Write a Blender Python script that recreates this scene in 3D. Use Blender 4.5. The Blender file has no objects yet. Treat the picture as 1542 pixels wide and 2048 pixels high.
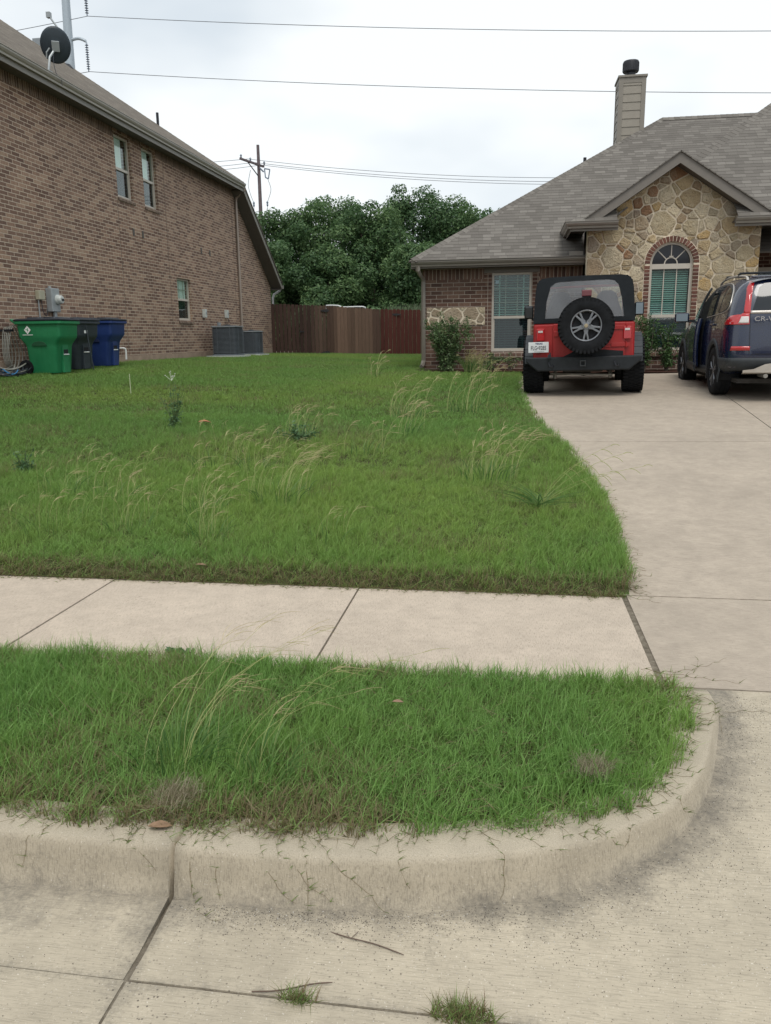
import bpy, bmesh, math, random
import numpy as np
from mathutils import Vector, Matrix
from mathutils.bvhtree import BVHTree

# ------------------------------------------------------------------ camera
scn = bpy.context.scene
COL = scn.collection
H = 1.46
TH = math.atan(348 / 1600.0)
ROLL = -math.radians(0.74)
YAW = math.radians(8.85)
fw = Vector((-math.sin(YAW) * math.cos(TH), math.cos(YAW) * math.cos(TH), -math.sin(TH)))
rt = Vector((math.cos(YAW), math.sin(YAW), 0))
up = rt.cross(fw)
c_, s_ = math.cos(ROLL), math.sin(ROLL)
rt2 = rt * c_ + up * s_
up2 = up * c_ - rt * s_
camd = bpy.data.cameras.new('camera')
cam = bpy.data.objects.new('camera', camd)
COL.objects.link(cam)
cam.matrix_world = Matrix(((rt2.x, up2.x, -fw.x, 0), (rt2.y, up2.y, -fw.y, 0), (rt2.z, up2.z, -fw.z, H), (0, 0, 0, 1)))
camd.sensor_fit = 'VERTICAL'
camd.sensor_height = 36.0
camd.lens = 1600 / 2048 * 36.0
camd.clip_start = 0.05
camd.clip_end = 2000
scn.camera = cam

# ------------------------------------------------------------------ sky and sun (bright overcast)
SUN_EL, SUN_AZ = math.radians(62), math.radians(165)
w = bpy.data.worlds.new('World')
scn.world = w
w.use_nodes = True
nt = w.node_tree
nt.nodes.clear()
wo = nt.nodes.new('ShaderNodeOutputWorld')
bg = nt.nodes.new('ShaderNodeBackground')
sky = nt.nodes.new('ShaderNodeTexSky')
sky.sky_type = 'NISHITA'
sky.sun_disc = False
sky.sun_elevation = SUN_EL
sky.sun_rotation = SUN_AZ
tc = nt.nodes.new('ShaderNodeTexCoord')
mp = nt.nodes.new('ShaderNodeMapping')
mp.inputs['Scale'].default_value = (1.0, 1.0, 2.2)
nz = nt.nodes.new('ShaderNodeTexNoise')
nz.inputs['Scale'].default_value = 2.3
nz.inputs['Detail'].default_value = 4
nz.inputs['Roughness'].default_value = 0.45
cr = nt.nodes.new('ShaderNodeValToRGB')
cr.color_ramp.elements[0].position = 0.38
cr.color_ramp.elements[0].color = (5.3, 5.8, 6.2, 1)
cr.color_ramp.elements[1].position = 0.55
cr.color_ramp.elements[1].color = (7.3, 7.55, 7.6, 1)
mx = nt.nodes.new('ShaderNodeMix')
mx.data_type = 'RGBA'
mx.inputs[0].default_value = 0.93
L = nt.links.new
L(tc.outputs['Generated'], mp.inputs['Vector'])
L(mp.outputs[0], nz.inputs['Vector'])
L(nz.outputs['Fac'], cr.inputs[0])
L(sky.outputs[0], mx.inputs[6])
L(cr.outputs[0], mx.inputs[7])
L(mx.outputs[2], bg.inputs['Color'])
bg.inputs['Strength'].default_value = 0.10
L(bg.outputs[0], wo.inputs['Surface'])
sd = bpy.data.lights.new('sun', 'SUN')
sd.energy = 1.3
sd.angle = math.radians(25)
sd.color = (1.0, 0.96, 0.9)
so = bpy.data.objects.new('sun', sd)
COL.objects.link(so)
sdir = Vector((math.sin(SUN_AZ) * math.cos(SUN_EL), math.cos(SUN_AZ) * math.cos(SUN_EL), math.sin(SUN_EL)))
so.rotation_euler = sdir.to_track_quat('Z', 'Y').to_euler()
so.location = (0, -10, 30)
vs = scn.view_settings
vs.view_transform = 'Standard'
vs.look = 'None'
vs.exposure = 0.52
vs.gamma = 1.0
vs.use_curve_mapping = False
cy = scn.cycles
cy.max_bounces = 8
cy.diffuse_bounces = 3
cy.transparent_max_bounces = 12

# ------------------------------------------------------------------ helpers
RNG = np.random.default_rng(7)
random.seed(7)


class NB:
    """node material builder"""
    def __init__(s, name, rough=0.8, color=(0.5, 0.5, 0.5), metal=0.0, spec=0.5):
        s.m = bpy.data.materials.new(name)
        s.m.use_nodes = True
        s.t = s.m.node_tree
        s.p = s.t.nodes['Principled BSDF']
        s.p.inputs['Roughness'].default_value = rough
        s.p.inputs['Metallic'].default_value = metal
        s.p.inputs['Specular IOR Level'].default_value = spec
        s.p.inputs['Base Color'].default_value = (*color, 1)

    def n(s, typ, props=None, **ins):
        nd = s.t.nodes.new('ShaderNode' + typ)
        for k, v in (props or {}).items():
            setattr(nd, k, v)
        for k, v in ins.items():
            key = int(k[1:]) if k[0] == 'i' and k[1:].isdigit() else k.replace('_', ' ')
            s.set(nd.inputs[key], v)
        return nd

    def set(s, sock, v):
        if isinstance(v, bpy.types.NodeSocket):
            s.t.links.new(v, sock)
        elif isinstance(v, tuple) and len(v) == 3 and sock.type == 'RGBA':
            sock.default_value = (*v, 1)
        else:
            sock.default_value = v

    def ramp(s, fac, stops, interp='LINEAR'):
        nd = s.n('ValToRGB')
        nd.color_ramp.interpolation = interp
        els = nd.color_ramp.elements
        while len(els) < len(stops):
            els.new(0.5)
        for e, (p, c) in zip(els, stops):
            e.position = p
            e.color = (*c, 1) if not isinstance(c, (int, float)) else (c, c, c, 1)
        s.set(nd.inputs[0], fac)
        return nd.outputs[0]

    def mix(s, fac, a, b, mode='MIX'):
        nd = s.n('Mix', {'data_type': 'RGBA', 'blend_type': mode})
        s.set(nd.inputs[0], fac)
        s.set(nd.inputs[6], a)
        s.set(nd.inputs[7], b)
        return nd.outputs[2]

    def math(s, op, a, b=0.0, c=None):
        nd = s.n('Math', {'operation': op})
        s.set(nd.inputs[0], a)
        s.set(nd.inputs[1], b)
        if c is not None:
            s.set(nd.inputs[2], c)
        return nd.outputs[0]

    def noise(s, vec, scale, detail=3, rough=0.5, out='Fac', dist=0.0):
        nd = s.n('TexNoise', None, Scale=scale, Detail=float(detail), Roughness=rough, Distortion=dist)
        if vec is not None:
            s.set(nd.inputs['Vector'], vec)
        return nd.outputs[out]

    def obj(s):
        return s.n('TexCoord').outputs['Object']

    def pos(s):
        return s.n('NewGeometry').outputs['Position']

    def scale(s, vec, sc):
        nd = s.n('Mapping')
        s.set(nd.inputs['Vector'], vec)
        nd.inputs['Scale'].default_value = sc
        return nd.outputs[0]

    def bump(s, h, dist=0.01, strength=1.0, normal=None):
        nd = s.n('Bump', None, Height=h, Distance=dist, Strength=strength)
        if normal is not None:
            s.set(nd.inputs['Normal'], normal)
        s.t.links.new(nd.outputs[0], s.p.inputs['Normal'])
        return nd.outputs[0]

    def col(s, v):
        s.set(s.p.inputs['Base Color'], v)
        return s


def simple(name, color, rough=0.6, metal=0.0, var=0.12, nscale=8.0, bump=0.0, spec=0.5):
    b = NB(name, rough, color, metal, spec)
    o = b.obj()
    n1 = b.noise(o, nscale, 4, 0.6)
    lo = tuple(c * (1 - var) for c in color)
    hi = tuple(min(1, c * (1 + var)) for c in color)
    b.col(b.ramp(n1, [(0.3, lo), (0.7, hi)]))
    b.set(b.p.inputs['Roughness'], b.math('ADD', b.math('MULTIPLY', b.noise(o, nscale * 3, 3), 0.2), rough - 0.1))
    if bump:
        b.bump(b.noise(o, nscale * 12, 3), bump)
    return b.m


def tag(o, label=None, cat=None, group=None, kind=None):
    if label:
        o['label'] = label
    if cat:
        o['category'] = cat
    if group:
        o['group'] = group
    if kind:
        o['kind'] = kind
    return o


MW = {}


def empty(name, loc=(0, 0, 0), rz=0.0, label=None, cat=None, group=None, rx=0.0, ry=0.0):
    o = bpy.data.objects.new(name, None)
    o.empty_display_size = 0.2
    COL.objects.link(o)
    o.location = loc
    o.rotation_euler = (rx, ry, rz)
    MW[o.name] = Matrix.Translation(loc) @ o.rotation_euler.to_matrix().to_4x4()
    return tag(o, label, cat, group)


class MB:
    def __init__(s):
        s.v, s.f, s.c, s.uv = [], [], [], None

    def add(s, vs_, fs_, M=None, col=None):
        b = len(s.v)
        for p in vs_:
            p = Vector(p)
            if M is not None:
                p = M @ p
            s.v.append(tuple(p))
            s.c.append(col if col is not None else (1, 1, 1))
        s.f += [tuple(b + i for i in f) for f in fs_]
        return s

    def box(s, x0, x1, y0, y1, z0, z1, M=None, col=None):
        vs_ = [(x, y, z) for x in (x0, x1) for y in (y0, y1) for z in (z0, z1)]
        return s.add(vs_, [(0, 1, 3, 2), (4, 6, 7, 5), (0, 4, 5, 1), (2, 3, 7, 6), (0, 2, 6, 4), (1, 5, 7, 3)], M, col)

    def prism(s, poly, d0, d1, axis='y', M=None, col=None):
        """poly: 2D points; extruded between d0 and d1 along axis"""
        n = len(poly)
        def P(a, b, d):
            return {'y': (a, d, b), 'x': (d, a, b), 'z': (a, b, d)}[axis]
        vs_ = [P(a, b, d0) for a, b in poly] + [P(a, b, d1) for a, b in poly]
        fs_ = [tuple(range(n)), tuple(range(2 * n - 1, n - 1, -1))]
        fs_ += [(i, (i + 1) % n, n + (i + 1) % n, n + i) for i in range(n)]
        return s.add(vs_, fs_, M, col)

    def tube(s, pts, r, n=8, M=None, col=None, cap=True):
        pts = [Vector(p) for p in pts]
        rs = r if isinstance(r, (list, tuple)) else [r] * len(pts)
        vs_, fs_ = [], []
        prev = None
        for i, p in enumerate(pts):
            t = (pts[min(i + 1, len(pts) - 1)] - pts[max(i - 1, 0)])
            if t.length < 1e-9:
                t = Vector((0, 0, 1))
            t.normalize()
            if prev is None:
                a = Vector((0, 0, 1)) if abs(t.z) < 0.9 else Vector((1, 0, 0))
                a = (a - t * a.dot(t)).normalized()
            else:
                a = prev - t * prev.dot(t)
                a = a.normalized() if a.length > 1e-6 else Vector((1, 0, 0))
            prev = a
            b = t.cross(a)
            for k in range(n):
                th = 2 * math.pi * k / n
                vs_.append(p + (a * math.cos(th) + b * math.sin(th)) * rs[i])
        for i in range(len(pts) - 1):
            for k in range(n):
                fs_.append((i * n + k, i * n + (k + 1) % n, (i + 1) * n + (k + 1) % n, (i + 1) * n + k))
        if cap:
            fs_.append(tuple(range(n - 1, -1, -1)))
            fs_.append(tuple((len(pts) - 1) * n + k for k in range(n)))
        return s.add(vs_, fs_, M, col)

    def lathe(s, prof, n=24, M=None, col=None, axis='z', cap=True):
        """prof: (r, h) list"""
        vs_, fs_ = [], []
        for r, h in prof:
            for k in range(n):
                th = 2 * math.pi * k / n
                a, b = r * math.cos(th), r * math.sin(th)
                vs_.append({'z': (a, b, h), 'y': (a, h, b), 'x': (h, a, b)}[axis])
        m = len(prof)
        for i in range(m - 1):
            for k in range(n):
                fs_.append((i * n + k, i * n + (k + 1) % n, (i + 1) * n + (k + 1) % n, (i + 1) * n + k))
        if cap:
            fs_.append(tuple(range(n - 1, -1, -1)))
            fs_.append(tuple((m - 1) * n + k for k in range(n)))
        return s.add(vs_, fs_, M, col)

    def build(s, name, mat, parent=None, world=False, smooth=False, bevel=0.0, color=False, recalc=True, bseg=2):
        me = bpy.data.meshes.new(name)
        vs_ = s.v
        if parent is not None and world:
            inv = MW[parent.name].inverted()
            vs_ = [tuple(inv @ Vector(p)) for p in vs_]
        me.from_pydata(vs_, [], s.f)
        if recalc:
            bm = bmesh.new()
            bm.from_mesh(me)
            bmesh.ops.recalc_face_normals(bm, faces=bm.faces)
            bm.to_mesh(me)
            bm.free()
        if color:
            at = me.color_attributes.new('Col', 'FLOAT_COLOR', 'POINT')
            arr = np.ones((len(s.v), 4), dtype=np.float32)
            arr[:, :3] = np.array(s.c, dtype=np.float32)
            at.data.foreach_set('color', arr.ravel())
        if smooth:
            me.polygons.foreach_set('use_smooth', [True] * len(me.polygons))
            if smooth != 'all':
                me.set_sharp_from_angle(angle=math.radians(35))
        o = bpy.data.objects.new(name, me)
        me.materials.append(mat)
        COL.objects.link(o)
        if parent is not None:
            o.parent = parent
            MW[o.name] = MW[parent.name]
        else:
            MW[o.name] = Matrix.Identity(4)
        if bevel:
            bv = o.modifiers.new('bevel', 'BEVEL')
            bv.width = bevel
            bv.segments = bseg
            bv.limit_method = 'ANGLE'
            bv.angle_limit = math.radians(40)
        return o


def cut(o, cutters):
    """boolean-difference a list of MB cutters (in the object's local frame) from o and bake the result"""
    for cmb in cutters:
        me = bpy.data.meshes.new('cut')
        me.from_pydata(cmb.v, [], cmb.f)
        bm = bmesh.new(); bm.from_mesh(me)
        bmesh.ops.recalc_face_normals(bm, faces=bm.faces)
        bm.to_mesh(me); bm.free()
        co = bpy.data.objects.new('cut', me)
        COL.objects.link(co)
        co.parent = o.parent
        md = o.modifiers.new('b', 'BOOLEAN')
        md.operation = 'DIFFERENCE'
        md.solver = 'EXACT'
        md.object = co
        bpy.context.view_layer.update()
        dg = bpy.context.evaluated_depsgraph_get()
        ne = bpy.data.meshes.new_from_object(o.evaluated_get(dg))
        o.modifiers.remove(md)
        o.data = ne
        bpy.data.objects.remove(co)
    return o


def copy_tree(o, parent=None):
    c = o.copy()
    COL.objects.link(c)
    if parent is not None:
        c.parent = parent
    for ch in list(o.children):
        copy_tree(ch, c)
    return c


def smoothpath(pts, n=6):
    """Catmull-Rom through points"""
    P = [np.array(p, float) for p in pts]
    P = [2 * P[0] - P[1]] + P + [2 * P[-1] - P[-2]]
    out = []
    for i in range(1, len(P) - 2):
        for k in range(n):
            t = k / n
            a, b, c, d = P[i - 1], P[i], P[i + 1], P[i + 2]
            out.append(0.5 * ((2 * b) + (-a + c) * t + (2 * a - 5 * b + 4 * c - d) * t * t + (-a + 3 * b - 3 * c + d) * t ** 3))
    out.append(P[-2])
    return [tuple(float(x) for x in p) for p in out]


def clip_poly(poly, nx, ny, d):
    """keep nx*x+ny*y<=d"""
    out = []
    for i in range(len(poly)):
        a, b = poly[i], poly[(i + 1) % len(poly)]
        da, db = nx * a[0] + ny * a[1] - d, nx * b[0] + ny * b[1] - d
        if da <= 0:
            out.append(a)
        if (da < 0 < db) or (db < 0 < da):
            t = da / (da - db)
            out.append((a[0] + (b[0] - a[0]) * t, a[1] + (b[1] - a[1]) * t))
    return out


def vnoise(x, y, seed=0, sc=1.0):
    """smooth value noise, numpy arrays"""
    x = np.asarray(x, float) * sc + 100.3
    y = np.asarray(y, float) * sc + 57.7
    xi, yi = np.floor(x), np.floor(y)
    fx, fy = x - xi, y - yi
    fx = fx * fx * (3 - 2 * fx); fy = fy * fy * (3 - 2 * fy)
    def h(a, b):
        v = np.sin(a * 127.1 + b * 311.7 + seed * 74.7) * 43758.5453
        return v - np.floor(v)
    return (h(xi, yi) * (1 - fx) + h(xi + 1, yi) * fx) * (1 - fy) + (h(xi, yi + 1) * (1 - fx) + h(xi + 1, yi + 1) * fx) * fy
# ------------------------------------------------------------------ terrain heights
def sprofile(Y):
    return np.interp(Y, [4.5, 8, 12.9, 15.3, 18, 30, 60], [0.0, 0.30, 0.59, 0.66, 0.73, 0.80, 0.80])


def lawn_z(X, Y):
    l = np.clip((-np.asarray(X) - 1) / 7.5, 0, 1) * np.interp(Y, [4.5, 8, 13, 18, 30, 60], [0.02, .12, .26, .24, .12, .1])
    return sprofile(Y) + l + np.interp(Y, [4.53, 4.62, 8.0, 12.0], [0.0, 0.045, 0.03, 0.0])


def road_z(X, Y):
    X = np.asarray(X, float); Y = np.asarray(Y, float)
    t = np.clip((Y - 1.75) / (3.3 - 1.75), 0, 1)
    z = -0.17 + 0.17 * t
    z = np.where(Y > 4.5, sprofile(Y) + 0.014 * (X - 1.1) * np.clip((Y - 5) / 6, 0, 1), z)
    return z


EDGE_Y = [4.5, 5.4, 6.34, 7.45, 8.58, 9.49, 11.3, 13.4, 17.5]
EDGE_X = [0.72, 0.76, 0.77, 0.68, 0.59, 0.42, 0.26, 0.17, 0.20]


def drive_edge(Y):
    return np.interp(Y, EDGE_Y, EDGE_X)


# curb line: foot of the curb face
CURB = smoothpath([(-0.96, 1.95), (-0.69, 1.95), (-0.42, 1.965), (-0.14, 2.01), (0.15, 2.09), (0.37, 2.21), (0.56, 2.38),
                   (0.71, 2.63), (0.81, 2.93), (0.86, 3.12), (0.87, 3.29)], 5)


# ------------------------------------------------------------------ concrete materials
def concrete(name, base, speck=0.5, brush=(3, 60), warm=1.0, dirt=False):
    b = NB(name, 0.85, base, 0, 0.3)
    p = b.pos()
    n1 = b.noise(p, 0.9, 4, 0.55)
    n2 = b.noise(p, 7.0, 5, 0.65)
    n3 = b.noise(p, 90.0, 3, 0.7)
    n4 = b.noise(b.scale(p, (brush[0], brush[1], 1)), 6.0, 3, 0.7)
    lo = tuple(c * 0.80 for c in base)
    hi = tuple(c * 1.10 for c in base)
    c = b.ramp(n1, [(0.32, lo), (0.66, hi)])
    c = b.mix(0.55, c, b.ramp(n2, [(0.3, tuple(x * 0.80 for x in base)), (0.62, tuple(x * 1.12 for x in base))]))
    c = b.mix(b.ramp(n4, [(0.38, 0.55), (0.50, 0.0)]), c, tuple(x * 0.55 for x in base))
    c = b.mix(b.ramp(n3, [(0.26, 0.6 * speck), (0.40, 0.0)]), c, tuple(x * 0.42 for x in base))
    n5 = b.noise(p, 160.0, 2, 0.5)
    c = b.mix(b.ramp(n5, [(0.66, 0.0), (0.74, 0.5 * speck)]), c, (0.75, 0.70, 0.62))
    # sparse dark grit specks in clusters
    vo = b.n('TexVoronoi', None, Scale=55.0)
    b.set(vo.inputs['Vector'], p)
    sp = b.math('MULTIPLY', b.ramp(vo.outputs['Distance'], [(0.10, 1.0), (0.20, 0.0)]), b.ramp(b.noise(p, 2.1, 4, 0.7), [(0.48, 0.0), (0.66, 1.0)]))
    c = b.mix(b.math('MULTIPLY', sp, 0.85 * speck), c, (0.10, 0.085, 0.07))
    if dirt:
        a = b.n('Attribute', {'attribute_name': 'Col'}).outputs['Color']
        sep = b.n('SeparateColor')
        b.set(sep.inputs[0], a)
        d = sep.outputs[0]           # 1 = clean, 0 = dirty
        amt = b.math('SUBTRACT', 1.0, d)
        thr = b.math('SUBTRACT', b.math('ADD', b.math('MULTIPLY', amt, 1.15), b.math('MULTIPLY', b.math('ADD', b.noise(p, 70.0, 5, 0.8), b.noise(p, 9.0, 4, 0.7)), 1.5)), 2.03)
        thr = b.n('Clamp', None, Value=thr).outputs[0]
        c = b.mix(b.math('MULTIPLY', thr, 0.85), c, (0.115, 0.105, 0.09))
    b.col(c)
    hgt = b.math('ADD', b.math('MULTIPLY', n3, 0.6), b.math('ADD', b.math('MULTIPLY', n4, 0.5), b.math('MULTIPLY', n5, 0.4)))
    b.bump(hgt, 0.0022, 1.0)
    return b.m


M_walk = concrete('sidewalk_concrete', (0.485, 0.41, 0.33), 1.0, (55, 4))
M_drive = concrete('driveway_concrete', (0.405, 0.345, 0.278), 0.5, (3, 45), dirt=True)
M_street = concrete('street_concrete', (0.445, 0.39, 0.30), 1.1, (2, 60), dirt=True)
M_curb = concrete('curb_concrete', (0.415, 0.362, 0.278), 0.8, (40, 40), dirt=True)


def soilmat(name, c1, c2, c3):
    b = NB(name, 0.95, c1, 0, 0.1)
    p = b.pos()
    c = b.ramp(b.noise(p, 22, 5, 0.7), [(0.3, c1), (0.52, c2), (0.72, c3)])
    b.col(c)
    b.bump(b.noise(p, 60, 4, 0.7), 0.008)
    return b.m


M_soil = soilmat('lawn_soil', (0.030, 0.036, 0.014), (0.055, 0.062, 0.024), (0.09, 0.08, 0.045))
M_dirt = soilmat('joint_dirt', (0.10, 0.085, 0.065), (0.18, 0.155, 0.12), (0.28, 0.25, 0.20))
M_mulch = soilmat('dark_mulch', (0.028, 0.016, 0.012), (0.055, 0.028, 0.02), (0.10, 0.055, 0.04))


def sheet(name, ys, xl, xr, zf, nx, mat, thick=0.0, colf=None, kind='structure', dz=0.0, parent=None, mb=None):
    """strip of ground between xl(y) and xr(y)"""
    own = mb is None
    mb = mb or MB()
    vs_, fs_, cs = [], [], []
    for y in ys:
        a, b = xl(y), xr(y)
        for i in range(nx + 1):
            x = a + (b - a) * i / nx
            vs_.append((x, y, float(zf(x, y)) + dz))
            cs.append(colf(x, y) if colf else (1, 1, 1))
    for j in range(len(ys) - 1):
        for i in range(nx):
            k = j * (nx + 1) + i
            fs_.append((k, k + 1, k + nx + 2, k + nx + 1))
    if thick:
        n0 = len(vs_)
        ring = [i for i in range(nx + 1)] + [j * (nx + 1) + nx for j in range(1, len(ys))] + \
               [(len(ys) - 1) * (nx + 1) + i for i in range(nx - 1, -1, -1)] + [j * (nx + 1) for j in range(len(ys) - 2, 0, -1)]
        for r in ring:
            x, y, z = vs_[r]
            vs_.append((x, y, z - thick)); cs.append(cs[r])
        m = len(ring)
        for i in range(m):
            fs_.append((ring[i], n0 + i, n0 + (i + 1) % m, ring[(i + 1) % m]))
    b0 = len(mb.v)
    mb.v += vs_
    mb.c += cs
    mb.f += [tuple(b0 + i for i in f) for f in fs_]
    if own:
        o = mb.build(name, mat, None, color=True, recalc=False)
        if kind:
            o['kind'] = kind
        return o
    return mb


def lin(a, b, n):
    return [a + (b - a) * i / n for i in range(n + 1)]


# big base ground
yy = [-60, -10, 1, 1.6, 2.0, 3.3, 4.5, 6, 8, 10, 12.9, 15.3, 18, 22, 26, 30, 36, 45, 60, 120, 400]
def gz(x, y):
    z = float(lawn_z(x, y)) if y > 4.5 else (-0.30 if y < 2.1 else -0.08)
    if y > 4.5 and x > -9.0:
        z -= 0.07
    return z
g = sheet('ground', yy, lambda y: -250, lambda y: 250, gz, 100, M_dirt)
# lawn soil
ys = [4.52, 4.54, 4.58, 4.63] + lin(4.8, 16.5, 30) + lin(17.2, 31, 16) + [36, 45, 60]
sheet('lawn_ground', ys, lambda y: -9.25 if y < 32 else -30, lambda y: float(drive_edge(y)) - 0.02 if y < 17.0 else (-1.75 if y < 32 else 12), lambda x, y: lawn_z(x, y) - 0.006, 24, M_soil)
# verge soil
def verge_right(y):
    for a, b in zip(CURB[:-1], CURB[1:]):
        if a[1] <= y <= b[1]:
            t = (y - a[1]) / max(1e-6, b[1] - a[1])
            return a[0] + (b[0] - a[0]) * t - 0.13
    return CURB[-1][0] - 0.13
sheet('verge_ground', [2.08, 2.2, 2.4, 2.6, 2.8, 3.0, 3.2, 3.3], lambda y: -14, lambda y: max(-0.6, verge_right(max(y, 2.02)) - (0.25 if y < 2.1 else 0.02)), lambda x, y: -0.008, 30, M_soil)

# street (gutter and road), joints at Y=1.655 and X=-0.96
def dist_curb(x, y):
    if x < -0.9:
        return abs(y - 1.95)
    return min(math.hypot(x - a[0], y - a[1]) for a in CURB)
def street_dirt(x, y):
    d = dist_curb(x, y)
    v = 1.0 * math.exp(-(d / 0.07)) + 0.50 * math.exp(-(d / 0.22) ** 2) * (1.0 if x > -0.2 else 0.45)
    dj = min(abs(y - 1.655), abs(x + 0.96) if y < 1.95 else 9)
    v += 0.7 * math.exp(-(dj / 0.03))
    v += 0.35 * math.exp(-((x + 1.6) / 0.8) ** 2 - ((y - 1.82) / 0.06) ** 2)
    return (1 - min(1, v),) * 3
mb = MB()
G = 0.004
sheet('', lin(-8, 1.4, 6) + lin(1.45, 1.655 - G, 6), lambda y: -0.96 + 0.004, lambda y: 14, road_z, 120, None, 0.05, street_dirt, mb=mb)
sheet('', lin(-8, 1.4, 6) + lin(1.45, 1.655 - G * .3, 6), lambda y: -14, lambda y: -0.96 - 0.004, road_z, 90, None, 0.05, street_dirt, mb=mb)
sheet('', lin(1.655 + G * .3, 1.95, 10), lambda y: -14, lambda y: -0.96 - 0.008, road_z, 120, None, 0.05, street_dirt, mb=mb)
def apron_left(y):
    if y <= 1.96:
        return -0.96 + 0.008
    for a, b in zip(CURB[:-1], CURB[1:]):
        if a[1] <= y <= b[1]:
            t = (y - a[1]) / max(1e-6, b[1] - a[1])
            return a[0] + (b[0] - a[0]) * t - 0.03
    return CURB[-1][0] - 0.03
# apron: right-hand side runs to X=9 (finer near the camera)
ysA = lin(1.655 + G, 1.94, 8) + lin(1.965, 2.1, 7) + lin(2.13, 3.3 - 0.006, 20)
sheet('', ysA, apron_left, lambda y: 2.2, road_z, 90, None, 0.05, street_dirt, mb=mb)
sheet('', ysA, lambda y: 2.212, lambda y: 7.0, road_z, 20, None, 0.05, street_dirt, mb=mb)
st = mb.build('street', M_street, None, color=True, recalc=False)
st['kind'] = 'structure'

# curb
def curb_piece(mb, path, colb=0.0, rough=0.0):
    prof = [(-0.012, 0.0), (0.002, 0.10), (0.014, 0.50), (0.024, 0.86), (0.030, 0.955), (0.044, 1.0), (0.15, 1.01), (0.20, 1.0)]
    n = len(path)
    rows = []
    for i, p in enumerate(path):
        a = path[max(0, i - 1)]; b = path[min(n - 1, i + 1)]
        tx, ty = b[0] - a[0], b[1] - a[1]
        l = math.hypot(tx, ty); tx, ty = tx / l, ty / l
        nx_, ny_ = -ty, tx
        zb = float(road_z(p[0], p[1])) - 0.01
        row = []
        for off, hh in prof:
            wob = 0.004 * (float(vnoise(p[0] * 7, p[1] * 7 + hh, 3)) - 0.5)
            ztop = 0.0 if p[1] < 3.0 else 0.0
            row.append((p[0] + nx_ * (off + wob), p[1] + ny_ * (off + wob), zb + (ztop - zb) * hh + 0.002 * (float(vnoise(p[0] * 9, p[1] * 9, 5)) - .5)))
        rows.append(row)
    base = len(mb.v)
    m = len(prof)
    for row in rows:
        for k, q in enumerate(row):
            mb.v.append(q)
            dirt = [1.0, 0.75, 0.30, 0.30, 0.35, 0.15, 0.2, 0.5][k]
            if colb:
                dirt = [1.0, 0.75, 0.42, 0.35, 0.3, 0.28, 0.35, 0.5][k]
            mb.c.append((1 - dirt,) * 3)
    for i in range(n - 1):
        for k in range(m - 1):
            q = base + i * m + k
            mb.f.append((q, q + m, q + m + 1, q + 1))
    for e in (0, n - 1):
        ids = [base + e * m + k for k in range(m)]
        q0 = len(mb.v)
        mb.v.append((rows[e][-1][0], rows[e][-1][1], -0.25)); mb.c.append((0, 0, 0))
        mb.v.append((rows[e][0][0], rows[e][0][1], -0.25)); mb.c.append((0, 0, 0))
        mb.f.append(tuple(ids + [q0, q0 + 1]))
mb = MB()
curb_piece(mb, [(-0.952, 1.95)] + CURB[1:])
curb_piece(mb, [(x, 1.95) for x in lin(-14, -0.97, 80)], 1.0)
cb = mb.build('curb', M_curb, None, color=True, smooth='all')
cb['kind'] = 'structure'

# sidewalk slabs
mb = MB()
xj = [-14.8, -13.24, -11.7, -10.14, -8.6, -7.06, -5.5, -3.96, -2.42, -0.865, 0.665]
for a, b in zip(xj[:-1], xj[1:]):
    off = 0.012 if b > 0.6 else 0.005
    tilt = RNG.uniform(-0.003, 0.003)
    sheet('', [3.3, 3.312, 3.9, 4.488, 4.5], lambda y: a + 0.005, lambda y: b - off, lambda x, y: 0.002 + tilt * (x - a) - (0.004 if y in (3.3, 4.5) else 0), 12, None, 0.05, mb=mb)
sw = mb.build('sidewalk', M_walk, None, color=True, recalc=False)
sw['kind'] = 'structure'

# driveway slabs
mb = MB()
JX = lambda y: 2.30 + 0.065 * y
def drive_dirt_dark(x, y):
    v = 0.0
    if y > 4.5:
        e = x - float(drive_edge(y))
        v = 0.55 * math.exp(-(e / 0.10) ** 2)
    if y > 11.5:
        v += 0.25 * math.exp(-((x - 1.15) / 0.7) ** 2 - ((y - 14) / 2.2) ** 2)  # darker patch over the off-roader's footprint
    return (1 - min(1, v),) * 3
g2 = 0.006
sheet('', lin(3.3 + g2, 4.53 - g2, 4), lambda y: 0.665 + 0.020, lambda y: 7.0, road_z, 40, None, 0.05, drive_dirt_dark, mb=mb)
for (ya, yb) in ((4.53, 8.78), (8.78, 13.05), (13.05, 16.5)):
    n = 14
    ysd = lin(ya + g2, yb - g2, n)
    if ya < 5:
        sheet('', ysd, lambda y: float(drive_edge(y)) - 0.06, lambda y: 7.0, road_z, 60, None, 0.05, drive_dirt_dark, mb=mb)
    else:
        sheet('', ysd, lambda y: float(drive_edge(y)) - 0.06, lambda y: JX(y) - g2, road_z, 30, None, 0.05, drive_dirt_dark, mb=mb)
        sheet('', ysd, lambda y: JX(y) + g2, lambda y: 7.5, road_z, 20, None, 0.05, drive_dirt_dark, mb=mb)
dv = mb.build('driveway', M_drive, None, color=True, recalc=False)
dv['kind'] = 'structure'
# planting bed
sheet('planting_bed', lin(16.52, 18.6, 8), lambda y: 0.35 - 0.05 * (y - 16.5) if y < 17.4 else -1.95, lambda y: 7.5, lambda x, y: 0.725 + 0.035 * float(vnoise(x * 3, y * 3)), 60, M_mulch)

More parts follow.
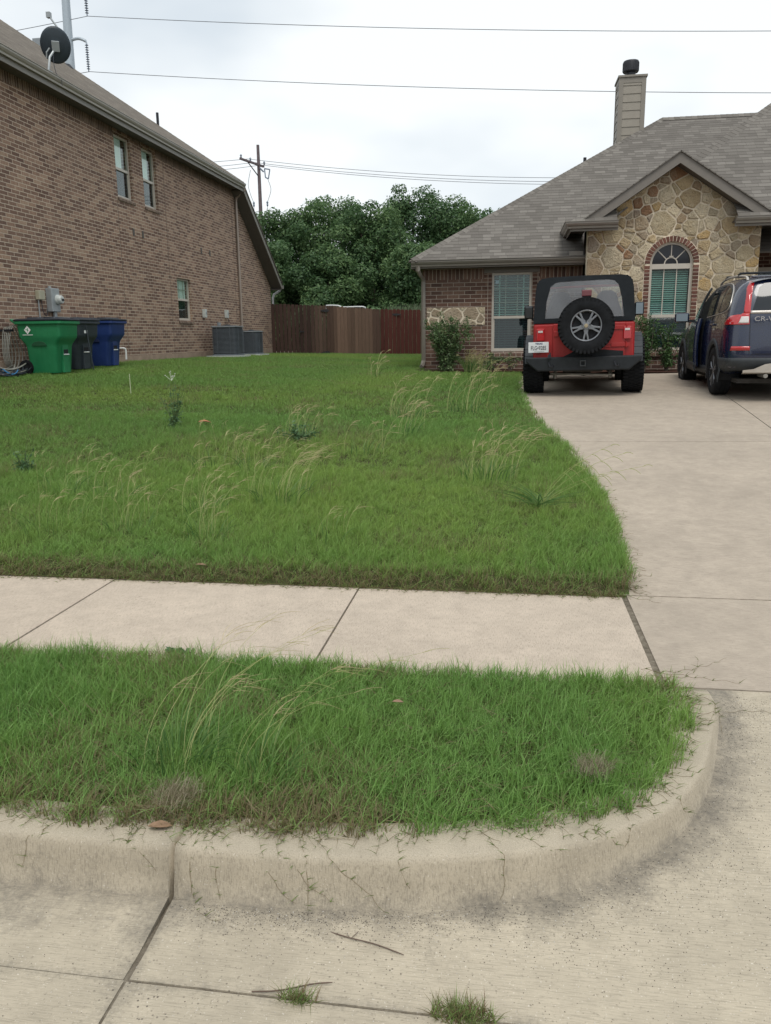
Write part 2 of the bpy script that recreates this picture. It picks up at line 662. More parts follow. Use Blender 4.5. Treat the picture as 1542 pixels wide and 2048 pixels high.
# dirt and grit lying in the joints
mb = MB()
mb.box(0.652, 0.688, 3.3, 4.5, -0.05, -0.006)
mb.box(-14, 7.0, 3.292, 3.308, -0.05, -0.010)
for a in xj[1:-1]:
    mb.box(a - 0.006, a + 0.006, 3.31, 4.49, -0.05, -0.008)
mb.box(-0.97, -0.95, 1.4, 1.95, -0.25, -0.174)
mb.box(-14, 7.0, 1.648, 1.664, -0.25, -0.1745)
mb.box(0.7, 7.0, 4.52, 4.54, -0.05, -0.002)
mb.box(-14, 0.69, 4.48, 4.56, -0.05, -0.004)
jf = mb.build('joint_dirt', M_dirt)
jf['kind'] = 'structure'
# ------------------------------------------------------------------ grass
def grass_mat(name, instancer=True, stalk=False):
    b = NB(name, 0.6, (0.06, 0.12, 0.02), 0, 0.25)
    at = b.n('Attribute', {'attribute_name': 'Col'})          # r: height along blade, g: blade random
    sep = b.n('SeparateColor'); b.set(sep.inputs[0], at.outputs['Color'])
    hgt, rnd = sep.outputs[0], sep.outputs[1]
    ti = b.n('Attribute', {'attribute_name': 'tint', 'attribute_type': 'INSTANCER' if instancer else 'GEOMETRY'}).outputs['Vector']
    st = b.n('SeparateXYZ'); b.set(st.inputs[0], ti)
    yel, dry = st.outputs[0], st.outputs[1]
    green = b.ramp(rnd, [(0.0, (0.070, 0.175, 0.044)), (0.5, (0.148, 0.300, 0.076)), (1.0, (0.27, 0.45, 0.14))])
    c = b.mix(yel, green, (0.29, 0.40, 0.095))
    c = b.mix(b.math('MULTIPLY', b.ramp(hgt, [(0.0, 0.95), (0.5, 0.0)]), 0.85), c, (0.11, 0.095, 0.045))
    isdry = b.math('LESS_THAN', rnd, b.math('MULTIPLY', dry, 1.0))
    c = b.mix(isdry, c, b.ramp(hgt, [(0.0, (0.14, 0.10, 0.06)), (1.0, (0.27, 0.21, 0.13))]))
    b.col(c)
    tr = b.n('BsdfTranslucent'); b.set(tr.inputs[0], b.mix(0.5, c, (0.30, 0.45, 0.06)))
    ms = b.n('MixShader'); ms.inputs[0].default_value = 0.30
    out = [n for n in b.t.nodes if n.type == 'OUTPUT_MATERIAL'][0]
    b.t.links.new(b.p.outputs[0], ms.inputs[1]); b.t.links.new(tr.outputs[0], ms.inputs[2])
    b.t.links.new(ms.outputs[0], out.inputs[0])
    return b.m


M_grass = grass_mat('grass_blades')


def blades_mesh(name, nb, rad, hmin, hmax, wid, lean, segs=3, seed=0, side=0.0):
    r = np.random.default_rng(seed)
    V, F, Cc = [], [], []
    for i in range(nb):
        a = r.uniform(0, 2 * math.pi); d = rad * math.sqrt(r.uniform())
        bx, by = d * math.cos(a), d * math.sin(a)
        h = r.uniform(hmin, hmax)
        la = r.uniform(0, 2 * math.pi); ln = r.uniform(0.1, lean) * h
        wa = r.uniform(0, math.pi)
        wx, wy = math.cos(wa) * wid * 0.5, math.sin(wa) * wid * 0.5
        rn = r.uniform()
        b0 = len(V)
        for k in range(segs + 1):
            t = k / segs
            cx = bx + math.cos(la) * ln * t * t + side * h * t * t
            cy = by + math.sin(la) * ln * t * t
            cz = h * t * (1 - 0.25 * t * (ln / h)) - 0.01
            ww = (1 - t) ** 0.6
            if k == segs:
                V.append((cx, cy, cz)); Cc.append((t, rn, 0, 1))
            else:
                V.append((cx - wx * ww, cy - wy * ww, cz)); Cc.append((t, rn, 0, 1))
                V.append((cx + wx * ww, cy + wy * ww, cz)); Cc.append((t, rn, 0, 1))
        for k in range(segs):
            q = b0 + 2 * k
            if k == segs - 1:
                F.append((q, q + 1, q + 2))
            else:
                F.append((q, q + 1, q + 3, q + 2))
    me = bpy.data.meshes.new(name)
    me.from_pydata(V, [], F)
    ca = me.color_attributes.new('Col', 'FLOAT_COLOR', 'POINT')
    ca.data.foreach_set('color', np.array(Cc, dtype=np.float32).ravel())
    me.polygons.foreach_set('use_smooth', [True] * len(me.polygons))
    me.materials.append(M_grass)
    return me


def tuft_collection(name, specs):
    c = bpy.data.collections.new(name)
    for i, sp in enumerate(specs):
        o = bpy.data.objects.new('%s_%02d' % (name, i), blades_mesh(name, seed=i + 11, **sp))
        c.objects.link(o)
    return c


C_near = tuft_collection('near_tuft', [
    dict(nb=15, rad=0.030, hmin=0.05, hmax=0.105, wid=0.0030, lean=0.8),
    dict(nb=15, rad=0.032, hmin=0.05, hmax=0.095, wid=0.0028, lean=1.1),
    dict(nb=14, rad=0.030, hmin=0.04, hmax=0.115, wid=0.0032, lean=0.7),
    dict(nb=16, rad=0.035, hmin=0.03, hmax=0.08, wid=0.0028, lean=1.5),
    dict(nb=13, rad=0.030, hmin=0.06, hmax=0.125, wid=0.0034, lean=0.9, side=0.25),
    dict(nb=12, rad=0.038, hmin=0.03, hmax=0.075, wid=0.0052, lean=2.2),
    dict(nb=14, rad=0.034, hmin=0.04, hmax=0.10, wid=0.0022, lean=2.0)])
C_far = tuft_collection('far_tuft', [
    dict(nb=16, rad=0.075, hmin=0.03, hmax=0.07, wid=0.0065, lean=1.0, segs=2),
    dict(nb=16, rad=0.08, hmin=0.03, hmax=0.06, wid=0.007, lean=1.4, segs=2),
    dict(nb=15, rad=0.075, hmin=0.03, hmax=0.085, wid=0.006, lean=0.9, segs=2)])


def scatter(name, pts, coll, nvar, rotz, tilt, scl, tint, label):
    n = len(pts)
    me = bpy.data.meshes.new(name)
    me.vertices.add(n)
    me.vertices.foreach_set('co', np.asarray(pts, dtype=np.float32).ravel())
    a = me.attributes.new('rot', 'FLOAT_VECTOR', 'POINT')
    rot = np.zeros((n, 3), dtype=np.float32)
    rot[:, 0] = tilt[:, 0]; rot[:, 1] = tilt[:, 1]; rot[:, 2] = rotz
    a.data.foreach_set('vector', rot.ravel())
    a = me.attributes.new('scl', 'FLOAT_VECTOR', 'POINT')
    a.data.foreach_set('vector', np.asarray(scl, dtype=np.float32).ravel())
    a = me.attributes.new('tint', 'FLOAT_VECTOR', 'POINT')
    a.data.foreach_set('vector', np.asarray(tint, dtype=np.float32).ravel())
    a = me.attributes.new('idx', 'INT', 'POINT')
    a.data.foreach_set('value', RNG.integers(0, nvar, n).astype(np.int32))
    o = bpy.data.objects.new(name, me)
    me.materials.append(M_grass)
    COL.objects.link(o)
    tag(o, label, 'grass', None, 'stuff')
    ng = bpy.data.node_groups.new(name, 'GeometryNodeTree')
    ng.interface.new_socket('Geometry', in_out='INPUT', socket_type='NodeSocketGeometry')
    ng.interface.new_socket('Geometry', in_out='OUTPUT', socket_type='NodeSocketGeometry')
    N = ng.nodes.new
    gi, go = N('NodeGroupInput'), N('NodeGroupOutput')
    ip = N('GeometryNodeInstanceOnPoints')
    ci = N('GeometryNodeCollectionInfo')
    ci.inputs['Collection'].default_value = coll
    ci.inputs['Separate Children'].default_value = True
    ci.inputs['Reset Children'].default_value = True
    def attr(nm, dt):
        q = N('GeometryNodeInputNamedAttribute'); q.data_type = dt
        q.inputs['Name'].default_value = nm
        return [s for s in q.outputs if s.enabled and s.name == 'Attribute'][0]
    ip.inputs['Pick Instance'].default_value = True
    lk = ng.links.new
    lk(gi.outputs[0], ip.inputs['Points'])
    lk(ci.outputs[0], ip.inputs['Instance'])
    lk(attr('idx', 'INT'), ip.inputs['Instance Index'])
    er = N('FunctionNodeEulerToRotation')
    lk(attr('rot', 'FLOAT_VECTOR'), er.inputs[0])
    lk(er.outputs[0], ip.inputs['Rotation'])
    lk(attr('scl', 'FLOAT_VECTOR'), ip.inputs['Scale'])
    lk(ip.outputs[0], go.inputs[0])
    md = o.modifiers.new('scatter', 'NODES')
    md.node_group = ng
    return o


def region(x0, x1, y0, y1, dens, inside):
    n = int((x1 - x0) * (y1 - y0) * dens)
    x = RNG.uniform(x0, x1, n); y = RNG.uniform(y0, y1, n)
    k = inside(x, y)
    return x[k], y[k]


def tints(x, y, edge_dry):
    yel = np.clip((vnoise(x, y, 1, 0.55) - 0.42) * 1.6, 0, 1) * 0.75 + 0.25 * vnoise(x, y, 2, 3.1)
    yel = yel * RNG.uniform(0.6, 1.2, len(x))
    dry = 0.07 + 0.30 * np.clip((vnoise(x, y, 3, 2.2) - 0.6) * 3, 0, 1) + edge_dry
    return np.stack([np.clip(yel, 0, 1), np.clip(dry, 0, 1), np.zeros(len(x))], 1)


def make_grass(name, x, y, z, coll, nvar, edge_dry, hs, label, wmul=1.0):
    n = len(x)
    hn = (0.72 + 0.55 * vnoise(x, y, 4, 1.7) + 0.25 * (vnoise(x, y, 6, 6.0) - 0.5)) * hs * RNG.uniform(0.8, 1.15, n)
    hn = hn * (1 - 0.35 * np.clip(edge_dry, 0, 1))
    scl = np.stack([np.full(n, wmul), np.full(n, wmul), hn], 1)
    ln = vnoise(x, y, 8, 1.3) - 0.5
    tilt = np.stack([RNG.normal(0, 0.16, n), RNG.normal(0.10, 0.16, n) + 0.3 * ln], 1)
    return scatter(name, np.stack([x, y, z], 1), coll, nvar, RNG.uniform(-0.6, 0.6, n) + np.where(RNG.random(n) < .3, math.pi, 0), tilt, scl, tints(x, y, edge_dry), label)


# verge
vr = np.array([[verge_right(max(2.02, q)) for q in np.linspace(2.02, 3.3, 60)]])[0]
def in_verge(x, y):
    xr = np.interp(y, np.linspace(2.02, 3.3, 60), vr) + 0.05 * (vnoise(x, y, 9, 9) - 0.4)
    cx_ = np.array([c[0] for c in CURB[:30]]); cy_ = np.array([c[1] for c in CURB[:30]])
    lo = np.where(x < -0.9, 2.065, np.interp(x, cx_, cy_) + 0.145) + 0.05 * (vnoise(x, y * 0, 12, 4) - 0.5)
    hi = 3.33 + 0.05 * (vnoise(x, y * 0, 13, 3) - 0.5)
    return (x < xr) & (y > lo) & (y < hi)
x, y = region(-5.2, 0.9, 2.02, 3.42, 1750, in_verge)
ed = np.clip(1 - (y - 2.1) / 0.25, 0, 1) * 0.5 * (vnoise(x, y, 21, 3) > 0.4)
make_grass('verge_grass', x, y, np.full(len(x), 0.0), C_near, 7, ed, 1.0, 'thick unmown green grass filling the rounded verge between sidewalk and curb')

# front lawn, near to far
def in_lawn(x, y):
    return (x < np.interp(y, EDGE_Y, EDGE_X) + 0.03 * (vnoise(x * 0, y, 14, 8) - 0.3)) & (y > 4.505 + 0.06 * (vnoise(x, y * 0, 15, 6) - .5) + 0.03 * (vnoise(x, y * 0, 16, 25) - .5)) & (x > -1.0 * y - 0.8)
X1, Y1 = region(-8, 0.9, 4.48, 7.2, 1300, in_lawn)
X2, Y2 = region(-9.15, 0.8, 7.2, 10, 560, in_lawn)
x = np.concatenate([X1, X2]); y = np.concatenate([Y1, Y2])
ed = np.clip(1 - (y - 4.5) / 0.25, 0, 1) * 0.7
make_grass('lawn_grass', x, y, lawn_z(x, y), C_near, 7, ed, 0.95, 'overgrown front lawn grass rising from the sidewalk towards the houses')
X3, Y3 = region(-9.15, 0.5, 9.6, 17.3, 300, lambda x, y: (x < np.interp(y, EDGE_Y, EDGE_X)) & ~((x > -1.9) & (y > 17.2)))
X4, Y4 = region(-9.1, -1.6, 17.3, 30.4, 190, lambda x, y: (x < -1.95) | (y > 31))
x = np.concatenate([X3, X4]); y = np.concatenate([Y3, Y4])
make_grass('side_yard_grass', x, y, lawn_z(x, y), C_far, 3, np.zeros(len(x)), 0.95, 'shorter green grass of the side yard running back to the fence', 1.0)
# ------------------------------------------------------------------ house materials
def brick_mat(name, stops, mortar, bw=0.254, rh=0.076, ms=0.011, vert=False, stack=False, uvs=False, off=(0, 0, 0), mvar=0.2):
    b = NB(name, 0.9, (0.3, 0.2, 0.15), 0, 0.15)
    p = b.pos()
    s = b.n('SeparateXYZ'); b.set(s.inputs[0], p)
    u = b.math('ADD', s.outputs[0], s.outputs[1])
    c = b.n('CombineXYZ')
    if vert:
        b.set(c.inputs[0], s.outputs[2]); b.set(c.inputs[1], u)
    else:
        b.set(c.inputs[0], u); b.set(c.inputs[1], s.outputs[2])
    mpn = b.n('Mapping'); b.set(mpn.inputs[0], c.outputs[0]); mpn.inputs['Location'].default_value = off
    # slight wobble of the courses
    wob = b.n('VectorMath', {'operation': 'SCALE'}); b.set(wob.inputs[0], b.noise(p, 9.0, 2, 0.5, 'Color')); wob.inputs['Scale'].default_value = 0.006
    va = b.n('VectorMath', {'operation': 'ADD'}); b.set(va.inputs[0], mpn.outputs[0]); b.set(va.inputs[1], wob.outputs[0])
    br = b.n('TexBrick', {'offset': 0.0 if stack else 0.5}, Color1=(0, 0, 0), Color2=(1, 1, 1), Mortar=(0.5, 0.5, 0.5), Scale=1.0, Mortar_Size=ms * 0.5, Mortar_Smooth=0.25, Bias=0.0, Brick_Width=bw, Row_Height=rh)
    b.set(br.inputs['Vector'], va.outputs[0])
    n1 = b.noise(p, 55.0, 4, 0.7)
    n2 = b.noise(b.scale(p, (1, 1, 0.5)), 14.0, 3, 0.6)
    n2 = b.noise(b.scale(p, (6, 6, 0.6)), 6.0, 3, 0.7)
    fac = b.math('ADD', b.math('MULTIPLY', br.outputs['Color'], 0.50), b.math('MULTIPLY', n2, 0.50))
    col = b.ramp(fac, stops)
    col = b.mix(b.ramp(n1, [(0.35, 0.45), (0.6, 0.0)]), col, tuple(x * 0.45 for x in stops[0][1]))
    m2 = b.mix(b.noise(p, 3.0, 4, 0.6), tuple(x * (1 - mvar) for x in mortar), tuple(min(1, x * (1 + mvar)) for x in mortar))
    col = b.mix(br.outputs['Fac'], col, m2)
    col = b.mix(b.math('MULTIPLY', b.ramp(b.noise(p, 0.6, 4, 0.6), [(0.35, 0.0), (0.75, 1.0)]), 0.22), col, (0.20, 0.17, 0.145))
    b.col(col)
    h = b.math('ADD', b.math('SUBTRACT', 1.0, br.outputs['Fac']), b.math('MULTIPLY', n1, 0.35))
    b.bump(h, 0.007, 0.9)
    return b.m


M_brickL = brick_mat('tan_brown_brick', [(0.12, (0.140, 0.085, 0.068)), (0.32, (0.215, 0.132, 0.100)), (0.5, (0.300, 0.190, 0.140)), (0.66, (0.42, 0.275, 0.195)), (0.86, (0.54, 0.40, 0.29))], (0.62, 0.52, 0.41), ms=0.015)
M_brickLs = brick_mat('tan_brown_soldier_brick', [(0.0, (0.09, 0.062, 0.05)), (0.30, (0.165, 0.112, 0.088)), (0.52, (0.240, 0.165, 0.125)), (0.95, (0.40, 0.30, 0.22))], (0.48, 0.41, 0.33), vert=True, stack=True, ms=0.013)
RB = [(0.12, (0.062, 0.034, 0.028)), (0.35, (0.105, 0.056, 0.044)), (0.6, (0.165, 0.090, 0.066)), (0.85, (0.26, 0.165, 0.12))]
M_brickR = brick_mat('red_brown_brick', RB, (0.42, 0.36, 0.30), bw=0.25, rh=0.085, ms=0.013)
M_brickRs = brick_mat('red_brown_soldier_brick', RB, (0.42, 0.36, 0.30), bw=0.25, rh=0.085, ms=0.014, vert=True, stack=True, off=(-2.93 + 0.25 * 11, 0, 0))
M_brickRh = brick_mat('red_brown_header_brick', RB, (0.42, 0.36, 0.30), bw=0.12, rh=0.085, ms=0.014, stack=True)


def shingle_mat(name, tint=(1, 1, 1)):
    b = NB(name, 0.92, (0.2, 0.18, 0.16), 0, 0.15)
    uv = b.n('UVMap').outputs[0]
    br = b.n('TexBrick', {'offset': 0.37, 'offset_frequency': 2, 'squash': 0.7, 'squash_frequency': 3}, Color1=(0, 0, 0), Color2=(1, 1, 1), Mortar=(0.0, 0.0, 0.0), Scale=1.0, Mortar_Size=0.006, Mortar_Smooth=0.3, Bias=0.0, Brick_Width=0.26, Row_Height=0.14)
    b.set(br.inputs['Vector'], uv)
    n1 = b.noise(uv, 90.0, 3, 0.8)
    n2 = b.noise(uv, 1.3, 3, 0.6)
    T = lambda c: tuple(a * t for a, t in zip(c, tint))
    c = b.ramp(br.outputs['Color'], [(0.0, T((0.118, 0.111, 0.101))), (0.40, T((0.148, 0.139, 0.127))), (0.75, T((0.185, 0.174, 0.158))), (1.0, T((0.225, 0.212, 0.193)))])
    c = b.mix(0.25, c, b.ramp(n1, [(0.25, T((0.08, 0.07, 0.06))), (0.75, T((0.26, 0.23, 0.20)))]))
    c = b.mix(b.math('MULTIPLY', n2, 0.25), c, T((0.10, 0.09, 0.08)))
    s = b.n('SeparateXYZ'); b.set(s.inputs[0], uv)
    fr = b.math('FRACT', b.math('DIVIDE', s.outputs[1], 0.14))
    c = b.mix(b.ramp(fr, [(0.86, 0.0), (0.93, 0.75)]), c, T((0.045, 0.038, 0.034)))  # shade beneath each course edge, painted as a dark band
    b.col(c)
    b.bump(b.math('ADD', b.math('SUBTRACT', 1.0, fr), b.math('MULTIPLY', n1, 0.25)), 0.010, 0.7)
    return b.m


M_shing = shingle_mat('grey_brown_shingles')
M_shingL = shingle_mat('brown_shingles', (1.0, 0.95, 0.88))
M_trim = simple('taupe_trim_paint', (0.165, 0.148, 0.128), 0.5, var=0.06)
M_gutter = simple('taupe_gutter_paint', (0.215, 0.195, 0.168), 0.35, var=0.05)
M_gutterL = simple('beige_gutter_paint', (0.30, 0.285, 0.24), 0.35, var=0.06)
M_trimL = simple('olive_grey_trim_paint', (0.20, 0.19, 0.165), 0.5, var=0.06)
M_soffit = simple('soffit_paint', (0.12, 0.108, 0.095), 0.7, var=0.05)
M_white = simple('cream_window_frame', (0.55, 0.51, 0.44), 0.45, var=0.04)
M_whiteR = simple('beige_window_frame', (0.47, 0.43, 0.37), 0.45, var=0.04)
M_found = simple('foundation_concrete', (0.36, 0.27, 0.20), 0.9, var=0.18, nscale=5, bump=0.004)
M_siding = simple('taupe_siding_paint', (0.27, 0.245, 0.205), 0.6, var=0.05)
M_sidetrim = simple('taupe_corner_board_paint', (0.225, 0.205, 0.175), 0.6, var=0.05)
M_blackmetal = simple('black_metal', (0.02, 0.022, 0.028), 0.45, 0.3, var=0.3)
M_dark = simple('dark_interior', (0.012, 0.013, 0.016), 0.9, var=0.1)
M_blind = simple('white_blind_slats', (0.86, 0.93, 0.88), 0.6, var=0.02)
M_blindR = simple('green_tinted_blind_slats', (0.42, 0.60, 0.54), 0.5, var=0.06)


def glass(name, tint=(0.75, 0.85, 0.85), rough=0.03, alpha=0.35):
    b = NB(name, rough, (0.02, 0.03, 0.035), 0, 0.6)
    b.p.inputs['IOR'].default_value = 1.5
    tr = b.n('BsdfTransparent'); tr.inputs[0].default_value = (*tint, 1)
    gl = b.n('BsdfGlossy'); gl.inputs['Roughness'].default_value = rough; gl.inputs[0].default_value = (0.9, 0.95, 0.95, 1)
    ge = b.n('NewGeometry')
    dt = b.n('VectorMath', {'operation': 'DOT_PRODUCT'}); b.set(dt.inputs[0], ge.outputs['Normal']); b.set(dt.inputs[1], ge.outputs['Incoming'])
    c1 = b.math('SUBTRACT', 1.0, b.math('ABSOLUTE', dt.outputs['Value']))
    frv = b.math('ADD', b.math('MULTIPLY', b.math('POWER', c1, 5.0), 0.96), 0.04)
    m1 = b.n('MixShader'); m1.inputs[0].default_value = alpha
    b.t.links.new(tr.outputs[0], m1.inputs[1]); b.t.links.new(b.p.outputs[0], m1.inputs[2])
    m2 = b.n('MixShader'); b.t.links.new(frv, m2.inputs[0])
    b.t.links.new(m1.outputs[0], m2.inputs[1]); b.t.links.new(gl.outputs[0], m2.inputs[2])
    out = [n for n in b.t.nodes if n.type == 'OUTPUT_MATERIAL'][0]
    b.t.links.new(m2.outputs[0], out.inputs[0])
    return b.m


M_pane = glass('window_glass', (0.80, 0.90, 0.88), 0.02, 0.12)
M_paneC = glass('clear_window_glass', (0.92, 0.97, 0.95), 0.02, 0.02)
M_paneD = glass('dark_window_glass', (0.50, 0.60, 0.60), 0.02, 0.35)


def roof_poly(mb, uvs, pts, udir, origin, slopedir, thick=0.03):
    """planar roof polygon with uv in metres"""
    b = len(mb.v)
    P = [Vector(p) for p in pts]
    n = (P[1] - P[0]).cross(P[2] - P[0]).normalized()
    if n.z < 0:
        P = P[::-1]; n = -n
    u = Vector(udir).normalized(); v = n.cross(u)
    if v.z < 0:
        v = -v
    o = Vector(origin)
    for p in P:
        mb.v.append(tuple(p)); mb.c.append((1, 1, 1)); uvs.append(((p - o).dot(u), (p - o).dot(v)))
    for p in P:
        mb.v.append(tuple(p - n * thick)); mb.c.append((1, 1, 1)); uvs.append(((p - o).dot(u), (p - o).dot(v)))
    k = len(P)
    mb.f.append(tuple(b + i for i in range(k)))
    mb.f.append(tuple(b + k + i for i in range(k - 1, -1, -1)))
    for i in range(k):
        mb.f.append((b + i, b + k + i, b + k + (i + 1) % k, b + (i + 1) % k))


def roof_build(name, mb, uvs, mat, parent):
    o = mb.build(name, mat, parent, world=True, recalc=True)
    uvl = o.data.uv_layers.new(name='UVMap')
    for lp in o.data.loops:
        uvl.data[lp.index].uv = uvs[lp.vertex_index]
    return o


def hipcap(mb, uvs, a, b, wid=0.15, lift=0.018, drop=0.09):
    """ridge/hip cap: overlapping bent shingles along a->b"""
    a, b = Vector(a), Vector(b)
    d = (b - a); Ln = d.length; d.normalize()
    side = d.cross(Vector((0, 0, 1))).normalized()
    upv = side.cross(d).normalized()
    n = max(2, int(Ln / 0.145))
    for i in range(n):
        p0 = a + d * (Ln * i / n); p1 = a + d * (Ln * (i + 1.25) / n)
        q = [p0 - side * wid + upv * (lift + 0.004 - drop), p0 + upv * (lift + 0.008), p0 + side * wid + upv * (lift + 0.004 - drop),
             p1 - side * wid + upv * (lift - 0.002 - drop), p1 + upv * (lift+0.002), p1 + side * wid + upv * (lift - 0.002 - drop)]
        base = len(mb.v)
        r = RNG.uniform(0, 40)
        for k, p in enumerate(q):
            mb.v.append(tuple(p)); mb.c.append((1, 1, 1))
            uvs.append((r + (k % 3) * 0.1, 0.01 + (k // 3) * 0.09))
        for p in (q[0], q[1], q[2]):
            mb.v.append(tuple(p - upv * 0.02)); mb.c.append((1, 1, 1)); uvs.append((r, 0.13))
        mb.f += [(base, base + 1, base + 4, base + 3), (base + 1, base + 2, base + 5, base + 4),
                 (base + 6, base + 7, base + 1, base), (base + 7, base + 8, base + 2, base + 1)]


def gutter_prof():
    # (outward, z) profile of a K-style gutter, outer face
    return [(0.0, 0.0), (0.055, 0.0), (0.062, 0.035), (0.085, 0.055), (0.105, 0.09), (0.105, 0.118), (0.118, 0.122), (0.118, 0.130), (0.10, 0.130), (0.0, 0.125)]


def run_prof(mb, prof, path, outs):
    """sweep profile along path (list of xyz) with outward horizontal dirs per point (mitred)"""
    b = len(mb.v); m = len(prof)
    for p, o in zip(path, outs):
        for a, z in prof:
            mb.v.append((p[0] + o[0] * a, p[1] + o[1] * a, p[2] + z)); mb.c.append((1, 1, 1))
    for i in range(len(path) - 1):
        for k in range(m):
            q = b + i * m + k; q2 = b + i * m + (k + 1) % m
            mb.f.append((q, q2, q2 + m, q + m))
    mb.f.append(tuple(b + k for k in range(m)))
    mb.f.append(tuple(b + (len(path) - 1) * m + k for k in range(m - 1, -1, -1)))


def T_front(x0, y, z0):      # wall facing -Y: local a->+X, b->+Z, depth d->+Y (inward)
    return Matrix(((1, 0, 0, x0), (0, 0, 1, y), (0, 1, 0, z0), (0, 0, 0, 1)))


def T_side(x, y0, z0):       # wall facing +X: local a->+Y, b->+Z, depth d->-X (inward)
    return Matrix(((0, 0, -1, x), (1, 0, 0, y0), (0, 1, 0, z0), (0, 0, 0, 1)))


def lbox(mb, M, a0, a1, b0, b1, d0, d1, col=None):
    mb.box(a0, a1, b0, b1, d0, d1, M=M, col=col)


def sash_window(house, M, W_, H_, frame_mat, blind_mat, rec=0.09, mullion=None, grid=None, blinds='full', blind_w=None, tilt=0.6, pane_mat=None, inner_d=0.10, sticker=False):
    """single hung window in a wall opening; parts under the house: window > frame, pane, blind"""
    pane_mat = pane_mat or M_pane
    mf = MB(); fw_ = 0.045
    m_ = H_ * 0.47 if mullion is None else mullion
    lbox(mf, M, 0.0, fw_, 0, H_, rec - 0.03, rec + 0.03)
    lbox(mf, M, W_ - fw_, W_, 0, H_, rec - 0.03, rec + 0.03)
    lbox(mf, M, fw_, W_ - fw_, 0, fw_, rec - 0.03, rec + 0.03)
    lbox(mf, M, fw_, W_ - fw_, H_ - fw_, H_, rec - 0.03, rec + 0.03)
    lbox(mf, M, fw_, W_ - fw_, m_ - 0.028, m_ + 0.028, rec - 0.034, rec + 0.026)
    # lower sash inner lip
    lbox(mf, M, fw_, fw_ + 0.022, fw_, m_ - 0.028, rec - 0.012, rec + 0.024)
    lbox(mf, M, W_ - fw_ - 0.022, W_ - fw_, fw_, m_ - 0.028, rec - 0.012, rec + 0.024)
    lbox(mf, M, fw_ + 0.022, W_ - fw_ - 0.022, fw_, fw_ + 0.022, rec - 0.012, rec + 0.024)
    win = mf.build('window', frame_mat, house, world=True)
    mg = MB()
    lbox(mg, M, fw_ + 0.001, W_ - fw_ - 0.001, m_ + 0.029, H_ - fw_ - 0.001, rec - 0.002, rec + 0.002)
    mg.build('pane', pane_mat, win, world=True)
    mg = MB()
    lbox(mg, M, fw_ + 0.023, W_ - fw_ - 0.023, fw_ + 0.023, m_ - 0.029, rec + 0.008, rec + 0.012)
    mg.build('pane', M_paneD, win, world=True)
    if grid:
        mm = MB(); cols, r1, r2 = grid
        for i in range(1, cols):
            x = fw_ + (W_ - 2 * fw_) * i / cols
            lbox(mm, M, x - 0.009, x + 0.009, m_ + 0.028, H_ - fw_, rec + 0.004, rec + 0.012)
            lbox(mm, M, x - 0.009, x + 0.009, fw_, m_ - 0.028, rec + 0.014, rec + 0.022)
        for i in range(1, r1):
            z = m_ + 0.028 + (H_ - fw_ - m_ - 0.028) * i / r1
            lbox(mm, M, fw_, W_ - fw_, z - 0.009, z + 0.009, rec + 0.0125, rec + 0.016)
        mm.build('muntins', frame_mat, win, world=True)
    # blind slats
    bw0, bw1 = (fw_ + 0.005, W_ - fw_ - 0.005) if blind_w is None else blind_w
    ms_ = MB()
    if blinds == 'panel':
        k_ = 0
        while bw0 + (k_ + 1) * 0.045 < bw1:
            x_ = bw0 + k_ * 0.045
            lbox(ms_, M, x_, x_ + 0.043, fw_ + 0.02, H_ - fw_, rec + 0.035 + 0.004 * (k_ % 2), rec + 0.04 + 0.004 * (k_ % 2)); k_ += 1
    z = fw_ + 0.03
    while z < H_ - fw_ - 0.02 and blinds != 'panel':
        sl = 0.025
        dz = sl * math.sin(tilt); dd = sl * math.cos(tilt)
        d = rec + inner_d * 0.55
        b0 = len(ms_.v)
        q = [(bw0, z - dz, d - dd), (bw1, z - dz, d - dd), (bw1, z + dz, d + dd), (bw0, z + dz, d + dd)]
        q2 = [(a, b + 0.003, c) for a, b, c in q]
        ms_.add(q + q2, [(0, 1, 2, 3), (7, 6, 5, 4), (0, 4, 5, 1), (1, 5, 6, 2), (2, 6, 7, 3), (3, 7, 4, 0)], M)
        z += 0.052 if blinds == 'full' else 0.040
    for a in (bw0 + 0.12, bw1 - 0.12) if blinds != 'panel' else ():
        lbox(ms_, M, a - 0.012, a + 0.012, fw_ + 0.02, H_ - fw_, rec + inner_d * 0.5 - 0.030, rec + inner_d * 0.5 - 0.028)
    ms_.build('blind', blind_mat, win, world=True)
    mr = MB()
    # dark room box behind
    lbox(mr, M, -0.02, W_ + 0.02, -0.02, H_ + 0.02, rec + 0.16, rec + 0.20)
    mr.build('interior', M_dark, win, world=True)
    if sticker:
        mk = MB(); lbox(mk, M, 0.08, 0.15, H_ - 0.22, H_ - 0.15, rec - 0.006, rec - 0.003)
        mk.build('sticker', simple('blue_grey_sticker', (0.35, 0.5, 0.55), 0.5), win, world=True)
    return win


